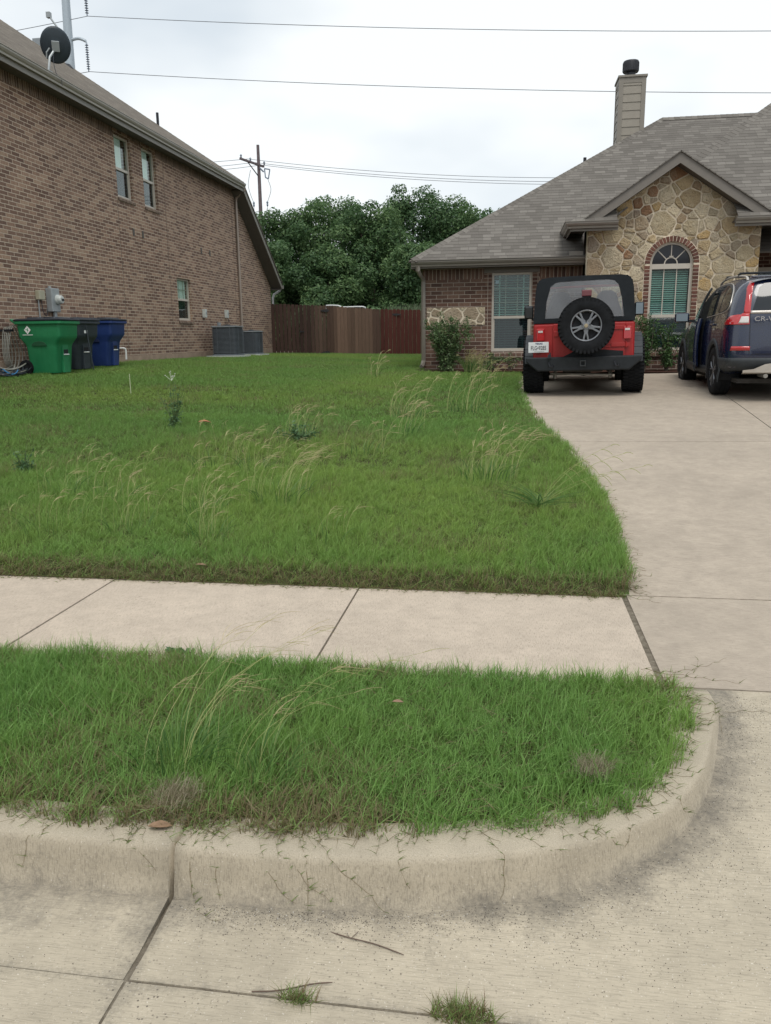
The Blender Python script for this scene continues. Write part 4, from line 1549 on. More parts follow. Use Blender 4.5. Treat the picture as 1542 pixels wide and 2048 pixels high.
# ================================================================== FENCE
def fence_mat():
    b = NB('stained_fence_wood', 0.85, (0.1, 0.05, 0.03), 0, 0.2)
    at = b.n('Attribute', {'attribute_name': 'Col'}).outputs['Color']
    p = b.pos()
    g = b.noise(b.scale(p, (30, 30, 1.2)), 3.0, 5, 0.7)
    c = b.mix(b.ramp(g, [(0.3, 0.6), (0.62, 0.0)]), at, b.mix(0.65, at, (0.02, 0.014, 0.012)))
    c = b.mix(b.ramp(b.noise(b.scale(p, (12, 12, 0.7)), 4.0, 4, 0.7), [(0.55, 0.0), (0.8, 0.35)]), c, (0.22, 0.16, 0.12))
    b.col(c); b.bump(g, 0.006)
    return b.m


M_fence = fence_mat()


def pickets(mb, a, b, top_a, top_b, colf, w_=0.138, zb=None):
    a, b = Vector(a), Vector(b)
    d = b - a; n = int(d.length / (w_ + 0.004)); d.normalize()
    nrm = Vector((d.y, -d.x))
    ang = math.atan2(d.y, d.x)
    for i in range(n):
        t = (i + 0.5) / n
        c = a + (b - a) * t
        zt = top_a + (top_b - top_a) * t + RNG.uniform(-0.012, 0.012)
        gz_ = float(lawn_z(c.x, c.y)) + 0.02
        off = RNG.uniform(0, 0.008)
        M = Matrix.Translation((c.x + nrm.x * off, c.y + nrm.y * off, 0)) @ Matrix.Rotation(ang + RNG.uniform(-.02, .02), 4, 'Z')
        h = w_ / 2
        mb.prism([(-h, gz_), (h, gz_), (h, zt - 0.03), (h - 0.035, zt), (-h + 0.035, zt), (-h, zt - 0.03)], 0, 0.018, axis='y', M=M, col=colf(c.x, t))
    return mb


FE = empty('wooden_fence', (-6.5, 30.4, 0.82), label='dark brown wooden privacy fence with a sun-bleached middle joining the brick house', cat='fence')
def cjit(c, v=0.22):
    k = RNG.uniform(1 - v, 1 + v)
    return tuple(x * k for x in c)
mb = pickets(MB(), (-9.12, 30.62), (-8.0, 30.55), 2.80, 2.75, lambda x, t: cjit((0.075, 0.045, 0.036)))
mb.build('board_panel', M_fence, FE, world=True, color=True)
gcol = lambda x, t: cjit(tuple(p_ + (q_ - p_) * min(1, max(0, (x + 7.7) / 0.7)) for p_, q_ in zip((0.062, 0.037, 0.030), (0.105, 0.070, 0.052))), 0.32)
mb = pickets(MB(), (-7.99, 30.53), (-6.93, 30.5), 2.75, 2.68, gcol)
gate = mb.build('gate', M_fence, FE, world=True, color=True)
def mid(x, t):
    k = min(1, max(0, (x + 6.95) / 0.5)) * min(1, max(0, (-4.9 - x) / 0.4))
    a, b = (0.085, 0.052, 0.040), (0.18, 0.118, 0.085)
    return cjit(tuple(p * (1 - k) + q * k for p, q in zip(a, b)), 0.3)
mb = pickets(MB(), (-6.92, 30.5), (-4.78, 29.95), 2.68, 2.50, mid)
mb.build('board_panel', M_fence, FE, world=True, color=True)['label'] = 'sun-bleached middle boards'
hm = simple('black_strap_hinge', (0.02, 0.02, 0.022), 0.6)
for z in (2.50, 0.95):
    mb = MB()
    M = Matrix.Translation((-6.92, 30.47, z))
    mb.prism([(-0.22, -0.015), (-0.03, -0.05), (0.03, -0.05), (0.22, -0.015), (0.22, 0.015), (0.03, 0.05), (-0.03, 0.05), (-0.22, 0.015)], 0, 0.012, axis='y', M=M)
    mb.build('hinge', hm, gate, world=True)
mb = MB(); mb.box(-7.98, -7.80, 30.50, 30.515, 1.72, 1.76); mb.box(-7.95, -7.91, 30.47, 30.50, 1.70, 1.78)
mb.build('latch', hm, gate, world=True)
FE2 = empty('wooden_fence', (-3.3, 30.2, 0.82), label='newer dark red stained wooden fence section between bleached boards and stone-fronted house', cat='fence')
mb = pickets(MB(), (-4.77, 29.97), (-1.99, 30.5), 2.50, 2.42, lambda x, t: cjit((0.085, 0.026, 0.020), 0.15))
mb.build('board_panel', M_fence, FE2, world=True, color=True)
mb = MB()
M = Matrix.Translation((-4.2, 30.05, 2.30))
mb.prism([(-0.2, -0.012), (-0.03, -0.04), (0.03, -0.04), (0.2, -0.012), (0.2, 0.012), (0.03, 0.04), (-0.03, 0.04), (-0.2, 0.012)], 0, 0.012, axis='y', M=M)
mb.build('hinge', hm, FE2, world=True)
# white pipe frame lying over the fence top
mb = MB()
mb.tube(smoothpath([(-6.98, 30.9, 2.45), (-6.98, 30.85, 2.66), (-6.93, 30.8, 2.70), (-6.5, 30.7, 2.68), (-6.3, 30.6, 2.62), (-5.7, 30.5, 2.62), (-5.45, 30.5, 2.60), (-5.40, 30.6, 2.5)], 4), 0.028, 8)
mb.tube([(-6.9, 30.95, 2.62), (-6.3, 30.8, 2.56)], 0.022, 8)
tag(mb.build('white_pipe', simple('white_plastic_pipe', (0.72, 0.74, 0.74), 0.35), None, smooth=True), 'white bent pipe frame lying across the top of the wooden fence', 'pipe')

# ================================================================== FOLIAGE
def leaf_mat(name, dark, midc, light, trans=0.3, rough=0.55):
    b = NB(name, rough, midc, 0, 0.35)
    at = b.n('Attribute', {'attribute_name': 'Col'}).outputs['Color']
    s = b.n('SeparateColor'); b.set(s.inputs[0], at)
    c = b.ramp(s.outputs[0], [(0.0, dark), (0.5, midc), (1.0, light)])
    b.col(c)
    tr = b.n('BsdfTranslucent'); b.set(tr.inputs[0], c)
    ms = b.n('MixShader'); ms.inputs[0].default_value = trans
    out = [n for n in b.t.nodes if n.type == 'OUTPUT_MATERIAL'][0]
    b.t.links.new(b.p.outputs[0], ms.inputs[1]); b.t.links.new(tr.outputs[0], ms.inputs[2]); b.t.links.new(ms.outputs[0], out.inputs[0])
    return b.m


def leaf_cloud(name, centers, radii, n, size, mat, parent, seed, aspect=0.5, droop=0.0, shell=0.55, tone=None):
    """many small leaf faces spread through overlapping clumps"""
    r = np.random.default_rng(seed)
    centers = np.array(centers, float); radii = np.array(radii, float)
    wgt = (radii[:, 0] * radii[:, 1] * radii[:, 2]) ** 0.66
    ci = r.choice(len(centers), n, p=wgt / wgt.sum())
    d = r.normal(size=(n, 3)); d /= np.linalg.norm(d, axis=1)[:, None]
    rad = (shell + (1 - shell) * r.random(n)) ** 0.9
    rad = np.where(r.random(n) < 0.2, r.random(n), rad) * r.uniform(0.9, 1.1, n)
    P = centers[ci] + d * radii[ci] * rad[:, None]
    N_ = d * 0.7 + r.normal(size=(n, 3)) * 0.6 + np.array([0, 0, 0.45])
    N_ /= np.linalg.norm(N_, axis=1)[:, None]
    a = np.cross(N_, r.normal(size=(n, 3))); a /= np.linalg.norm(a, axis=1)[:, None] + 1e-9
    b = np.cross(N_, a)
    sz = size * r.uniform(0.6, 1.35, n)[:, None]
    a = a * sz; b = b * sz * aspect
    a[:, 2] -= droop * sz[:, 0]
    V = np.empty((n, 4, 3))
    V[:, 0] = P - a * 0.5; V[:, 1] = P + b * 0.5 + a * 0.05 + N_ * sz * 0.08; V[:, 2] = P + a * 0.5; V[:, 3] = P - b * 0.5 + a * 0.05 + N_ * sz * 0.08
    V = V.reshape(-1, 3)
    inv = np.array(MW[parent.name].inverted()) if parent is not None else np.eye(4)
    V = V @ inv[:3, :3].T + inv[:3, 3]
    me = bpy.data.meshes.new(name)
    me.vertices.add(4 * n)
    me.vertices.foreach_set('co', V.astype(np.float32).ravel())
    me.loops.add(4 * n)
    me.loops.foreach_set('vertex_index', np.arange(4 * n, dtype=np.int32))
    me.polygons.add(n)
    me.polygons.foreach_set('loop_start', np.arange(0, 4 * n, 4, dtype=np.int32))
    me.update(calc_edges=True)
    ca = me.color_attributes.new('Col', 'FLOAT_COLOR', 'POINT')
    ctone = r.uniform(-0.18, 0.18, len(centers)) if tone is None else np.array(tone)
    t = np.clip(0.5 + ctone[ci] + r.normal(0, 0.18, n), 0, 1)
    arr = np.ones((4 * n, 4), dtype=np.float32)
    arr[:, 0] = np.repeat(t, 4)
    ca.data.foreach_set('color', arr.ravel())
    me.materials.append(mat)
    o = bpy.data.objects.new(name, me)
    COL.objects.link(o)
    if parent is not None:
        o.parent = parent
    return o


M_treeleaf = leaf_mat('tree_leaves', (0.040, 0.090, 0.040), (0.088, 0.165, 0.066), (0.19, 0.29, 0.115), 0.38)
M_bark = simple('grey_brown_bark', (0.10, 0.08, 0.06), 0.9, var=0.3, nscale=4)
M_shrub = leaf_mat('shrub_leaves', (0.045, 0.085, 0.035), (0.10, 0.17, 0.065), (0.24, 0.31, 0.14), 0.35)
M_shrub2 = leaf_mat('rose_leaves', (0.028, 0.060, 0.024), (0.06, 0.125, 0.04), (0.13, 0.21, 0.07), 0.3)
M_weed = leaf_mat('weed_leaves', (0.06, 0.13, 0.06), (0.10, 0.19, 0.08), (0.18, 0.27, 0.12), 0.3)


def tree(x, y, h, spread, seed, label, zbase=0.8, low=0.12, name='broadleaf_tree', n=34000, size=0.155):
    r = np.random.default_rng(seed)
    t = empty(name, (x, y, zbase), label=label, cat='tree', group='trees behind the wooden fence')
    mb = MB()
    base = Vector((x, y, zbase - 0.2))
    top = Vector((x + r.uniform(-.4, .4), y + r.uniform(-.4, .4), zbase + h * 0.72))
    mb.tube([base, base.lerp(top, 0.3) + Vector((r.uniform(-.15, .15), 0, 0)), base.lerp(top, 0.65), top], [0.24, 0.19, 0.12, 0.04], 8)
    cs, rs = [], []
    m = 22
    for i in range(m):
        f = low + (1 - low) * ((i + 0.5) / m)
        prof = (1 - ((f - 0.45) / 0.62) ** 2) ** 0.5 if abs(f - 0.45) < 0.62 else 0.2
        a = i * 2.399 + r.uniform(-.5, .5)
        rr = spread * prof * r.uniform(0.25, 0.75)
        c = Vector((x + rr * math.cos(a), y + rr * math.sin(a), zbase + h * f * 0.93))
        cs.append(tuple(c)); k = r.uniform(0.75, 1.35) * (1.0 - 0.35 * f)
        rs.append((k * spread * 0.46, k * spread * 0.46, k * spread * 0.38))
        if i % 2 == 0:
            s0 = base.lerp(top, min(0.95, 0.15 + f * 0.7))
            mid_ = s0.lerp(c, 0.55) + Vector((0, 0, 0.15))
            mb.tube([s0, mid_, c], [0.08, 0.05, 0.02], 5)
    # top twigs give an uneven outline
    for i in range(9):
        a = r.uniform(0, 6.28); rr = spread * r.uniform(0.1, 0.75)
        f = 0.90 - 0.25 * (rr / spread) ** 2 + r.uniform(-0.05, 0.09)
        cs.append((x + rr * math.cos(a), y + rr * math.sin(a), zbase + h * f))
        q = r.uniform(0.3, 0.55); rs.append((q * 1.4, q, q))
    mb.build('trunk', M_bark, t, world=True, smooth=True)
    leaf_cloud('crown', cs, rs, n, size, M_treeleaf, t, seed)
    return t


tree(-11.4, 41, 6.9, 2.5, 21, 'leftmost leafy tree, its crown touching the rear roof edge of the brick house')
tree(-8.9, 42, 7.6, 3.0, 22, 'broad green tree behind the gate in the wooden fence, second from the left', n=40000)
tree(-6.8, 40, 6.9, 2.6, 27, 'lower tree in front of the row, above the white pipe on the fence', n=30000)
tree(-5.4, 43, 8.1, 3.0, 23, 'tallest tree of the row, its top standing out against the sky near the middle', n=40000)
tree(-3.3, 43, 7.5, 2.8, 24, 'green tree behind the dark red fence, right of the tallest tree')
tree(-1.2, 44, 7.0, 2.6, 25, 'tree at the right end of the row, partly hidden by the shingle roof')
tree(-4.2, 38, 4.8, 1.9, 28, 'low dark tree close behind the dark red fence', n=26000)
tree(-8.6, 38, 4.6, 1.9, 29, 'low bushy tree close behind the fence gate', n=26000)
tree(-11.3, 38.5, 5.2, 2.0, 30, 'bushy tree behind the downspout at the back corner of the brick house', n=26000)
# tall reedy growth just over the fence
def reeds(x0, x1, y0, seed, label, hh=1.3):
    r = np.random.default_rng(seed)
    t = empty('wild_shrub', ((x0 + x1) / 2, y0, 0.8), label=label, cat='shrub', group='growth behind the fence')
    V, F, Cc = [], [], []
    for i in range(420):
        x = r.uniform(x0, x1); y = y0 + r.uniform(-.4, .4)
        h = 0.8 + hh * r.uniform(0.7, 1.05); lx, ly = r.normal(0, 0.35), r.normal(0, 0.2)
        b0 = len(V); tn = r.uniform(0.2, 1)
        for k in range(5):
            q = k / 4; wd = 0.016 * (1 - q * 0.8)
            cx, cz = x + lx * q * q, 0.8 + (h) * q * (1 - .15 * q)
            for sg in (-1, 1):
                V.append((cx + sg * wd - (x0 + x1) / 2, y + ly * q * q - y0, cz - 0.8)); Cc.append((tn, 0, 0, 1))
        for k in range(4):
            F.append((b0 + 2 * k, b0 + 2 * k + 1, b0 + 2 * k + 3, b0 + 2 * k + 2))
    me = bpy.data.meshes.new('stems'); me.from_pydata(V, [], F)
    ca = me.color_attributes.new('Col', 'FLOAT_COLOR', 'POINT'); ca.data.foreach_set('color', np.array(Cc, dtype=np.float32).ravel())
    me.materials.append(M_reed)
    o = bpy.data.objects.new('stems', me); COL.objects.link(o); o.parent = t
    return t
M_reed = leaf_mat('pale_reed_leaves', (0.07, 0.11, 0.06), (0.14, 0.19, 0.11), (0.24, 0.28, 0.18), 0.3)
reeds(-6.0, -4.9, 31.6, 3, 'pale grey-green reedy growth above the bleached fence boards', 1.2)
reeds(-4.7, -3.0, 31.8, 4, 'pale reedy growth above the dark red fence by the shingled house', 1.45)
for i, (x, y, h, lb) in enumerate(((-8.1, 31.8, 1.9, 'small light green sapling peeking over the fence gate'), (-5.4, 32, 2.0, 'light green sapling between the two patches of reedy growth'))):
    t = empty('wild_shrub', (x, y, 0.8), label=lb, cat='shrub', group='growth behind the fence')
    mb = MB(); mb.tube([(x, y, .7), (x + .1, y, .8 + h * .8)], [0.03, 0.01], 5); mb.build('stem', M_bark, t, world=True)
    leaf_cloud('foliage', [(x, y, .8 + h * .85), (x + .4, y, .8 + h * .72), (x - .4, y, .8 + h * .7)], [(.45, .4, .22)] * 3, 700, 0.13, M_weed, t, 60 + i)


def shrub(x, y, h, rad, seed, label, n=1800, size=0.055, mat=None, name='shrub', stems=9, low=0.3, cat='shrub'):
    r = np.random.default_rng(seed)
    z0 = 0.73
    t = empty(name, (x, y, z0), label=label, cat=cat, group='plants in the front bed')
    mb = MB(); cs, rs = [], []
    for i in range(stems):
        a = r.uniform(0, 6.28); rr = rad * r.uniform(0.2, 1.0)
        hh = h * r.uniform(0.62, 1.0) * (1 - 0.25 * (rr / rad) ** 2)
        tip = Vector((x + rr * math.cos(a), y + rr * math.sin(a) * 0.7, z0 + hh))
        b0 = Vector((x + r.uniform(-.05, .05), y + r.uniform(-.05, .05), z0 - 0.03))
        m1 = b0.lerp(tip, 0.5) + Vector((r.uniform(-.06, .06), 0, 0.06))
        mb.tube([b0, m1, tip], [0.012, 0.008, 0.003], 5)
        for q in np.linspace(low, 1, 7):
            p = b0.lerp(m1, q * 2) if q < 0.5 else m1.lerp(tip, (q - 0.5) * 2)
            cs.append((p.x + r.uniform(-.07, .07), p.y + r.uniform(-.07, .07), p.z)); k = r.uniform(0.06, 0.15) * (h / 1.2) ** .5
            rs.append((k, k, k * 0.9))
    mb.build('stems', M_bark, t, world=True)
    leaf_cloud('foliage', cs, rs, n, size, mat or M_shrub, t, seed, shell=0.2)
    return t


shrub(-1.40, 17.85, 1.32, 0.58, 41, 'big loose leafy shrub at the left brick corner of the single-storey house', n=7000, stems=28, low=0.12)
shrub(-0.42, 17.8, 0.42, 0.22, 42, 'small dark green shrub under the left window of the brick wing', n=700, size=0.04, stems=8, low=0.1)
shrub(0.0, 17.95, 0.42, 0.20, 43, 'sparse little shrub under the window, just left of the red vehicle', n=260, size=0.04, stems=6)
shrub(2.62, 16.95, 1.25, 0.34, 44, 'taller rose bush in front of the arched window', n=2300, size=0.05, mat=M_shrub2, stems=13, low=0.22)
shrub(3.08, 17.0, 1.02, 0.30, 45, 'shorter rose bush beside the mirror of the dark blue vehicle', n=1700, size=0.05, mat=M_shrub2, stems=10, low=0.22)
shrub(2.1, 17.1, 0.35, 0.2, 46, 'small sparse plant in the mulch behind the red vehicle', n=220, size=0.04, mat=M_shrub2, stems=5)


# ------------------------------------------------------------------ tall grass clumps and weeds
M_stalk = leaf_mat('seed_stalks', (0.30, 0.36, 0.12), (0.48, 0.48, 0.22), (0.55, 0.46, 0.27), 0.3)
M_blade = leaf_mat('weed_grass_blades', (0.06, 0.14, 0.04), (0.11, 0.21, 0.06), (0.20, 0.30, 0.10), 0.35)


def strip(V, F, Cc, pts, w0, tone, tip=0.15):
    b0 = len(V); n = len(pts)
    for k, p in enumerate(pts):
        q = k / (n - 1)
        a = pts[min(k + 1, n - 1)] - pts[max(k - 1, 0)]
        s = np.cross(a, (0.15, 1.0, 0.1)); s = s / (np.linalg.norm(s) + 1e-9)
        wd = w0 * (1 - (1 - tip) * q)
        V.append(p - s * wd / 2); V.append(p + s * wd / 2); Cc += [(tone, 0, 0, 1)] * 2
    for k in range(n - 1):
        F.append((b0 + 2 * k, b0 + 2 * k + 1, b0 + 2 * k + 3, b0 + 2 * k + 2))


def mesh_from(name, V, F, Cc, mat, parent):
    me = bpy.data.meshes.new(name); me.from_pydata([tuple(v) for v in V], [], F)
    ca = me.color_attributes.new('Col', 'FLOAT_COLOR', 'POINT'); ca.data.foreach_set('color', np.array(Cc, dtype=np.float32).ravel())
    me.materials.append(mat)
    o = bpy.data.objects.new(name, me); COL.objects.link(o)
    if parent is not None:
        o.parent = parent
    return o


def clump(x, y, seed, label, nstalk=14, nblade=40, h=0.55, lean=(0.35, 0.05), rad=0.12, z=None, hb=0.24, head=0.085, w_=0.0020, group='tall seeding grass clumps', name='tall_grass_clump'):
    r = np.random.default_rng(seed)
    z = float(lawn_z(x, y)) if z is None else z
    t = empty(name, (x, y, z), label=label, cat='grass clump', group=group)
    wf = max(1.0, y / 5.0)
    V, F, Cc = [], [], []
    for i in range(nblade):
        a = r.uniform(0, 6.28); d = rad * r.uniform() ** .5
        b0 = np.array([d * math.cos(a), d * math.sin(a), -0.01])
        hh = hb * r.uniform(0.5, 1.1); ou = r.uniform(0.2, 1.0) * hh * 0.8
        tip = np.array([math.cos(a) * ou + lean[0] * 0.3 * hh, math.sin(a) * ou, 0])
        pts = [b0 + tip * q ** 1.8 + np.array([0, 0, hh * (q - 0.32 * q * q * q)]) for q in np.linspace(0, 1, 6)]
        strip(V, F, Cc, pts, 0.0065 * min(wf, 1.6), r.uniform(0.1, 1))
    mesh_from('leaves', V, F, Cc, M_blade, t)
    V, F, Cc = [], [], []
    for i in range(nstalk):
        a = r.uniform(0, 6.28); d = rad * 1.2 * r.uniform() ** .5
        b0 = np.array([d * math.cos(a), d * math.sin(a), 0.0])
        hh = h * r.uniform(0.55, 1.1)
        lx = hh * (lean[0] * r.uniform(0.0, 1.4) + r.normal(0, 0.14)); ly = hh * (lean[1] + r.normal(0, 0.16))
        pts = [b0 + np.array([lx * q ** 2.0, ly * q ** 2.0, hh * (q - 0.22 * q ** 3)]) for q in np.linspace(0, 1, 9)]
        tn = r.uniform(0.2, 0.9)
        strip(V, F, Cc, pts, w_ * wf, tn * 0.7, 0.5)
        dirv = pts[-1] - pts[-2]; dirv /= np.linalg.norm(dirv)
        # seed head: a fan of fine drooping spikes
        for k in range(int(r.integers(2, 6))):
            s0 = pts[-2] + (pts[-1] - pts[-2]) * r.uniform(-0.8, 1.0)
            dv = dirv + r.normal(0, 0.24, 3); dv[2] -= 0.1; dv /= np.linalg.norm(dv)
            ln = head * r.uniform(0.5, 1.15)
            sp = [s0 + dv * ln * q + np.array([0.25 * ln * q * q, 0, -0.25 * ln * q * q]) for q in np.linspace(0, 1, 4)]
            strip(V, F, Cc, sp, w_ * wf * 1.05, min(1, tn + 0.3), 0.6)
    mesh_from('seed_stalks', V, F, Cc, M_stalk, t)
    return t


clump(-1.12, 2.42, 101, 'wild grass clump in the verge with long stalks leaning over the sidewalk', nstalk=11, nblade=90, h=0.58, lean=(0.50, 0.25), rad=0.13, z=0.0, hb=0.26, head=0.10, w_=0.0017)
clump(-0.80, 2.36, 118, 'second wild grass clump in the verge, with yellow stalks bending right', nstalk=6, nblade=36, h=0.50, lean=(0.8, 0.2), rad=0.10, z=0.0, hb=0.24, head=0.08, w_=0.0017)
CL = [
    (-1.80, 6.15, 30, 0.58, 0.24, 'broad tan-headed grass clump in the middle of the lawn, densest of all'),
    (-2.30, 5.75, 12, 0.52, 0.16, 'grass clump left of the dense middle one, with a few tall arching stalks'),
    (-2.72, 5.30, 14, 0.46, 0.18, 'grass clump near the sidewalk, with pale upright stalks'),
    (-3.20, 6.05, 13, 0.48, 0.20, 'thin grass clump left of the middle of the lawn'),
    (-3.70, 6.20, 11, 0.44, 0.20, 'thin grass clump at the left edge of the photo'),
    (-0.18, 6.95, 34, 0.56, 0.24, 'large arching grass clump near the driveway, with tan heads bending right'),
    (-1.31, 10.3, 16, 0.66, 0.22, 'tall grass clump with arching heads, far back in the lawn before the fence'),
    (-0.55, 10.9, 18, 0.66, 0.25, 'tall grass clump in the back lawn, below the big shrub'),
    (-0.45, 14.6, 14, 0.55, 0.25, 'grass clump just in front of the front bed, below the left window'),
    (-2.60, 15.6, 9, 0.60, 0.15, 'small pale grass clump far back, before the bleached fence boards'),
    (-2.35, 8.6, 16, 0.46, 0.28, 'short brownish grass clump beside the dark leafy weed'),
    (-1.45, 7.9, 8, 0.40, 0.20, 'sparse low grass clump behind the dense middle one'),
    (-2.35, 7.1, 10, 0.50, 0.16, 'sparse grass clump with two stalks bending far right'),
    (-1.2, 5.2, 5, 0.30, 0.14, 'few-stalked grass clump close to the sidewalk'),
    (-2.05, 5.15, 16, 0.50, 0.16, 'green-bladed grass clump at the lawn front, below the dense middle clump'),
    (-3.3, 5.25, 12, 0.42, 0.22, 'pale grass clump at the front left of the lawn, near the sidewalk'),
    (-2.75, 7.2, 14, 0.50, 0.25, 'loose grass clump with tan heads, left of the dark bushy weed'),
    (-1.15, 9.0, 10, 0.5, 0.2, 'faint grass clump halfway up the lawn, left of the large arching one'),
]
for i, (x, y, ns, h, rd, lb) in enumerate(CL):
    clump(x, y, 120 + i, lb, nstalk=ns, nblade=int(ns * 1.6), h=h, lean=(0.42 if x > -2 else 0.26, 0.05), rad=rd)
# ornamental feather grass in the bed
clump(-0.85, 17.55, 160, 'fine green feather grass spilling over the bed beside the big shrub', nstalk=30, nblade=110, h=0.55, lean=(0.1, -0.35), rad=0.12, hb=0.5, head=0.12, group='plants in the front bed', name='ornamental_grass')
clump(-0.62, 17.3, 161, 'second feather grass tuft hanging onto the lawn edge', nstalk=24, nblade=60, h=0.5, lean=(0.15, -0.45), rad=0.12, hb=0.42, head=0.12, group='plants in the front bed', name='ornamental_grass')


# crabgrass with open seed heads reaching over the driveway
def crab(x, y):
    r = np.random.default_rng(5)
    z = float(lawn_z(x, y))
    t = empty('crabgrass_plant', (x, y, z), label='broad-bladed weed grass at the driveway edge with open seed heads over the concrete', cat='grass clump')
    V, F, Cc = [], [], []
    for i in range(46):
        a = r.uniform(0, 6.28); hh = r.uniform(0.12, 0.30); ou = r.uniform(0.15, 0.42)
        b0 = np.array([r.uniform(-.05, .05), r.uniform(-.05, .05), 0])
        pts = [b0 + np.array([math.cos(a) * ou, math.sin(a) * ou, 0]) * q ** 1.3 + np.array([0, 0, hh * (q - 0.45 * q * q)]) for q in np.linspace(0, 1, 7)]
        strip(V, F, Cc, pts, 0.010, r.uniform(0.2, 1.0))
    mesh_from('leaves', V, F, Cc, M_blade, t)
    V, F, Cc = [], [], []
    for (dx, dy, hh) in ((0.62, 0.1, 0.48), (0.55, 0.3, 0.52), (0.78, 0.15, 0.36), (0.50, -0.1, 0.35), (0.30, 0.1, 0.40)):
        pts = [np.array([dx * q ** 1.25, dy * q, hh * (1.15 * q - 0.30 * q ** 2.5)]) for q in np.linspace(0, 1, 10)]
        strip(V, F, Cc, pts, 0.0035, 0.15, 0.5)
        for k in range(4):
            s0 = pts[-1 - k] if k else pts[-1]
            dv = np.array([0.5 + 0.2 * k, r.uniform(-.2, .2), 0.35 - 0.25 * k]); dv /= np.linalg.norm(dv)
            sp = [s0 + dv * 0.085 * q + np.array([0, 0, -0.05 * q * q]) for q in np.linspace(0, 1, 5)]
            strip(V, F, Cc, sp, 0.0045, 0.3, 0.7)
    mesh_from('seed_stalks', V, F, Cc, M_stalk, t)
crab(0.24, 6.1)


def weed(x, y, h, rad, seed, label, n=500, stems=9, size=0.045, flowers=False):
    r = np.random.default_rng(seed)
    z = float(lawn_z(x, y))
    t = empty('leafy_weed', (x, y, z), label=label, cat='weed', group='leafy weeds in the lawn')
    mb = MB(); cs, rs = [], []
    for i in range(stems):
        a = r.uniform(0, 6.28); rr = rad * r.uniform(0.1, 1.1); hh = h * r.uniform(0.4, 1.0)
        tip = Vector((x + rr * math.cos(a), y + rr * math.sin(a) * .6, z + hh))
        b0 = Vector((x, y, z)); m1 = b0.lerp(tip, 0.5) + Vector((0, 0, hh * 0.1))
        mb.tube([b0, m1, tip], [0.006, 0.004, 0.002], 4)
        for q in np.linspace(0.0, 1, 6):
            p = b0.lerp(m1, q * 2) if q < 0.5 else m1.lerp(tip, (q - 0.5) * 2)
            k = 0.09 * (1.15 - q); cs.append((p.x, p.y, p.z)); rs.append((k, k, k * .7))
    mb.build('stems', M_weed_stem, t, world=True)
    leaf_cloud('foliage', cs, rs, n, size, M_weed, t, seed, aspect=0.35, shell=0.1)
    if flowers:
        fb = MB()
        for i in range(7):
            c = Vector((x + r.uniform(-.08, .08), y, z + h * r.uniform(0.95, 1.12)))
            fb.lathe([(0.001, -0.004), (0.007, 0.0), (0.006, 0.004), (0.001, 0.005)], 7, M=Matrix.Translation(c))
            fb.tube([(x, y, z + h * .9), tuple(c)], 0.0012, 3)
        fb.build('flowers', M_flower, t, world=True)
    return t
M_weed_stem = simple('weed_stem', (0.10, 0.15, 0.05), 0.7)
M_flower = simple('white_petals', (0.75, 0.75, 0.68), 0.6)
weed(-3.94, 9.05, 0.62, 0.26, 201, 'tall branching weed with small white flowers in the left half of the lawn', n=520, stems=12, flowers=True)
weed(-2.22, 8.36, 0.30, 0.30, 202, 'low dark green bushy weed in the middle of the lawn', n=620, stems=14)
weed(-4.47, 6.80, 0.28, 0.22, 203, 'low weed tuft at the left edge of the photo', n=320, stems=10)

# thin pale marker stake in the side yard
mb = MB(); mb.tube([(-5.72, 11.6, float(lawn_z(-5.72, 11.6)) - 0.02), (-5.72, 11.6, float(lawn_z(-5.72, 11.6)) + 0.32)], 0.006, 6)
tag(mb.build('marker_stake', simple('pale_yellow_stake', (0.5, 0.55, 0.35), 0.6), None), 'thin pale upright stake in the side lawn before the trash bins', 'stake')


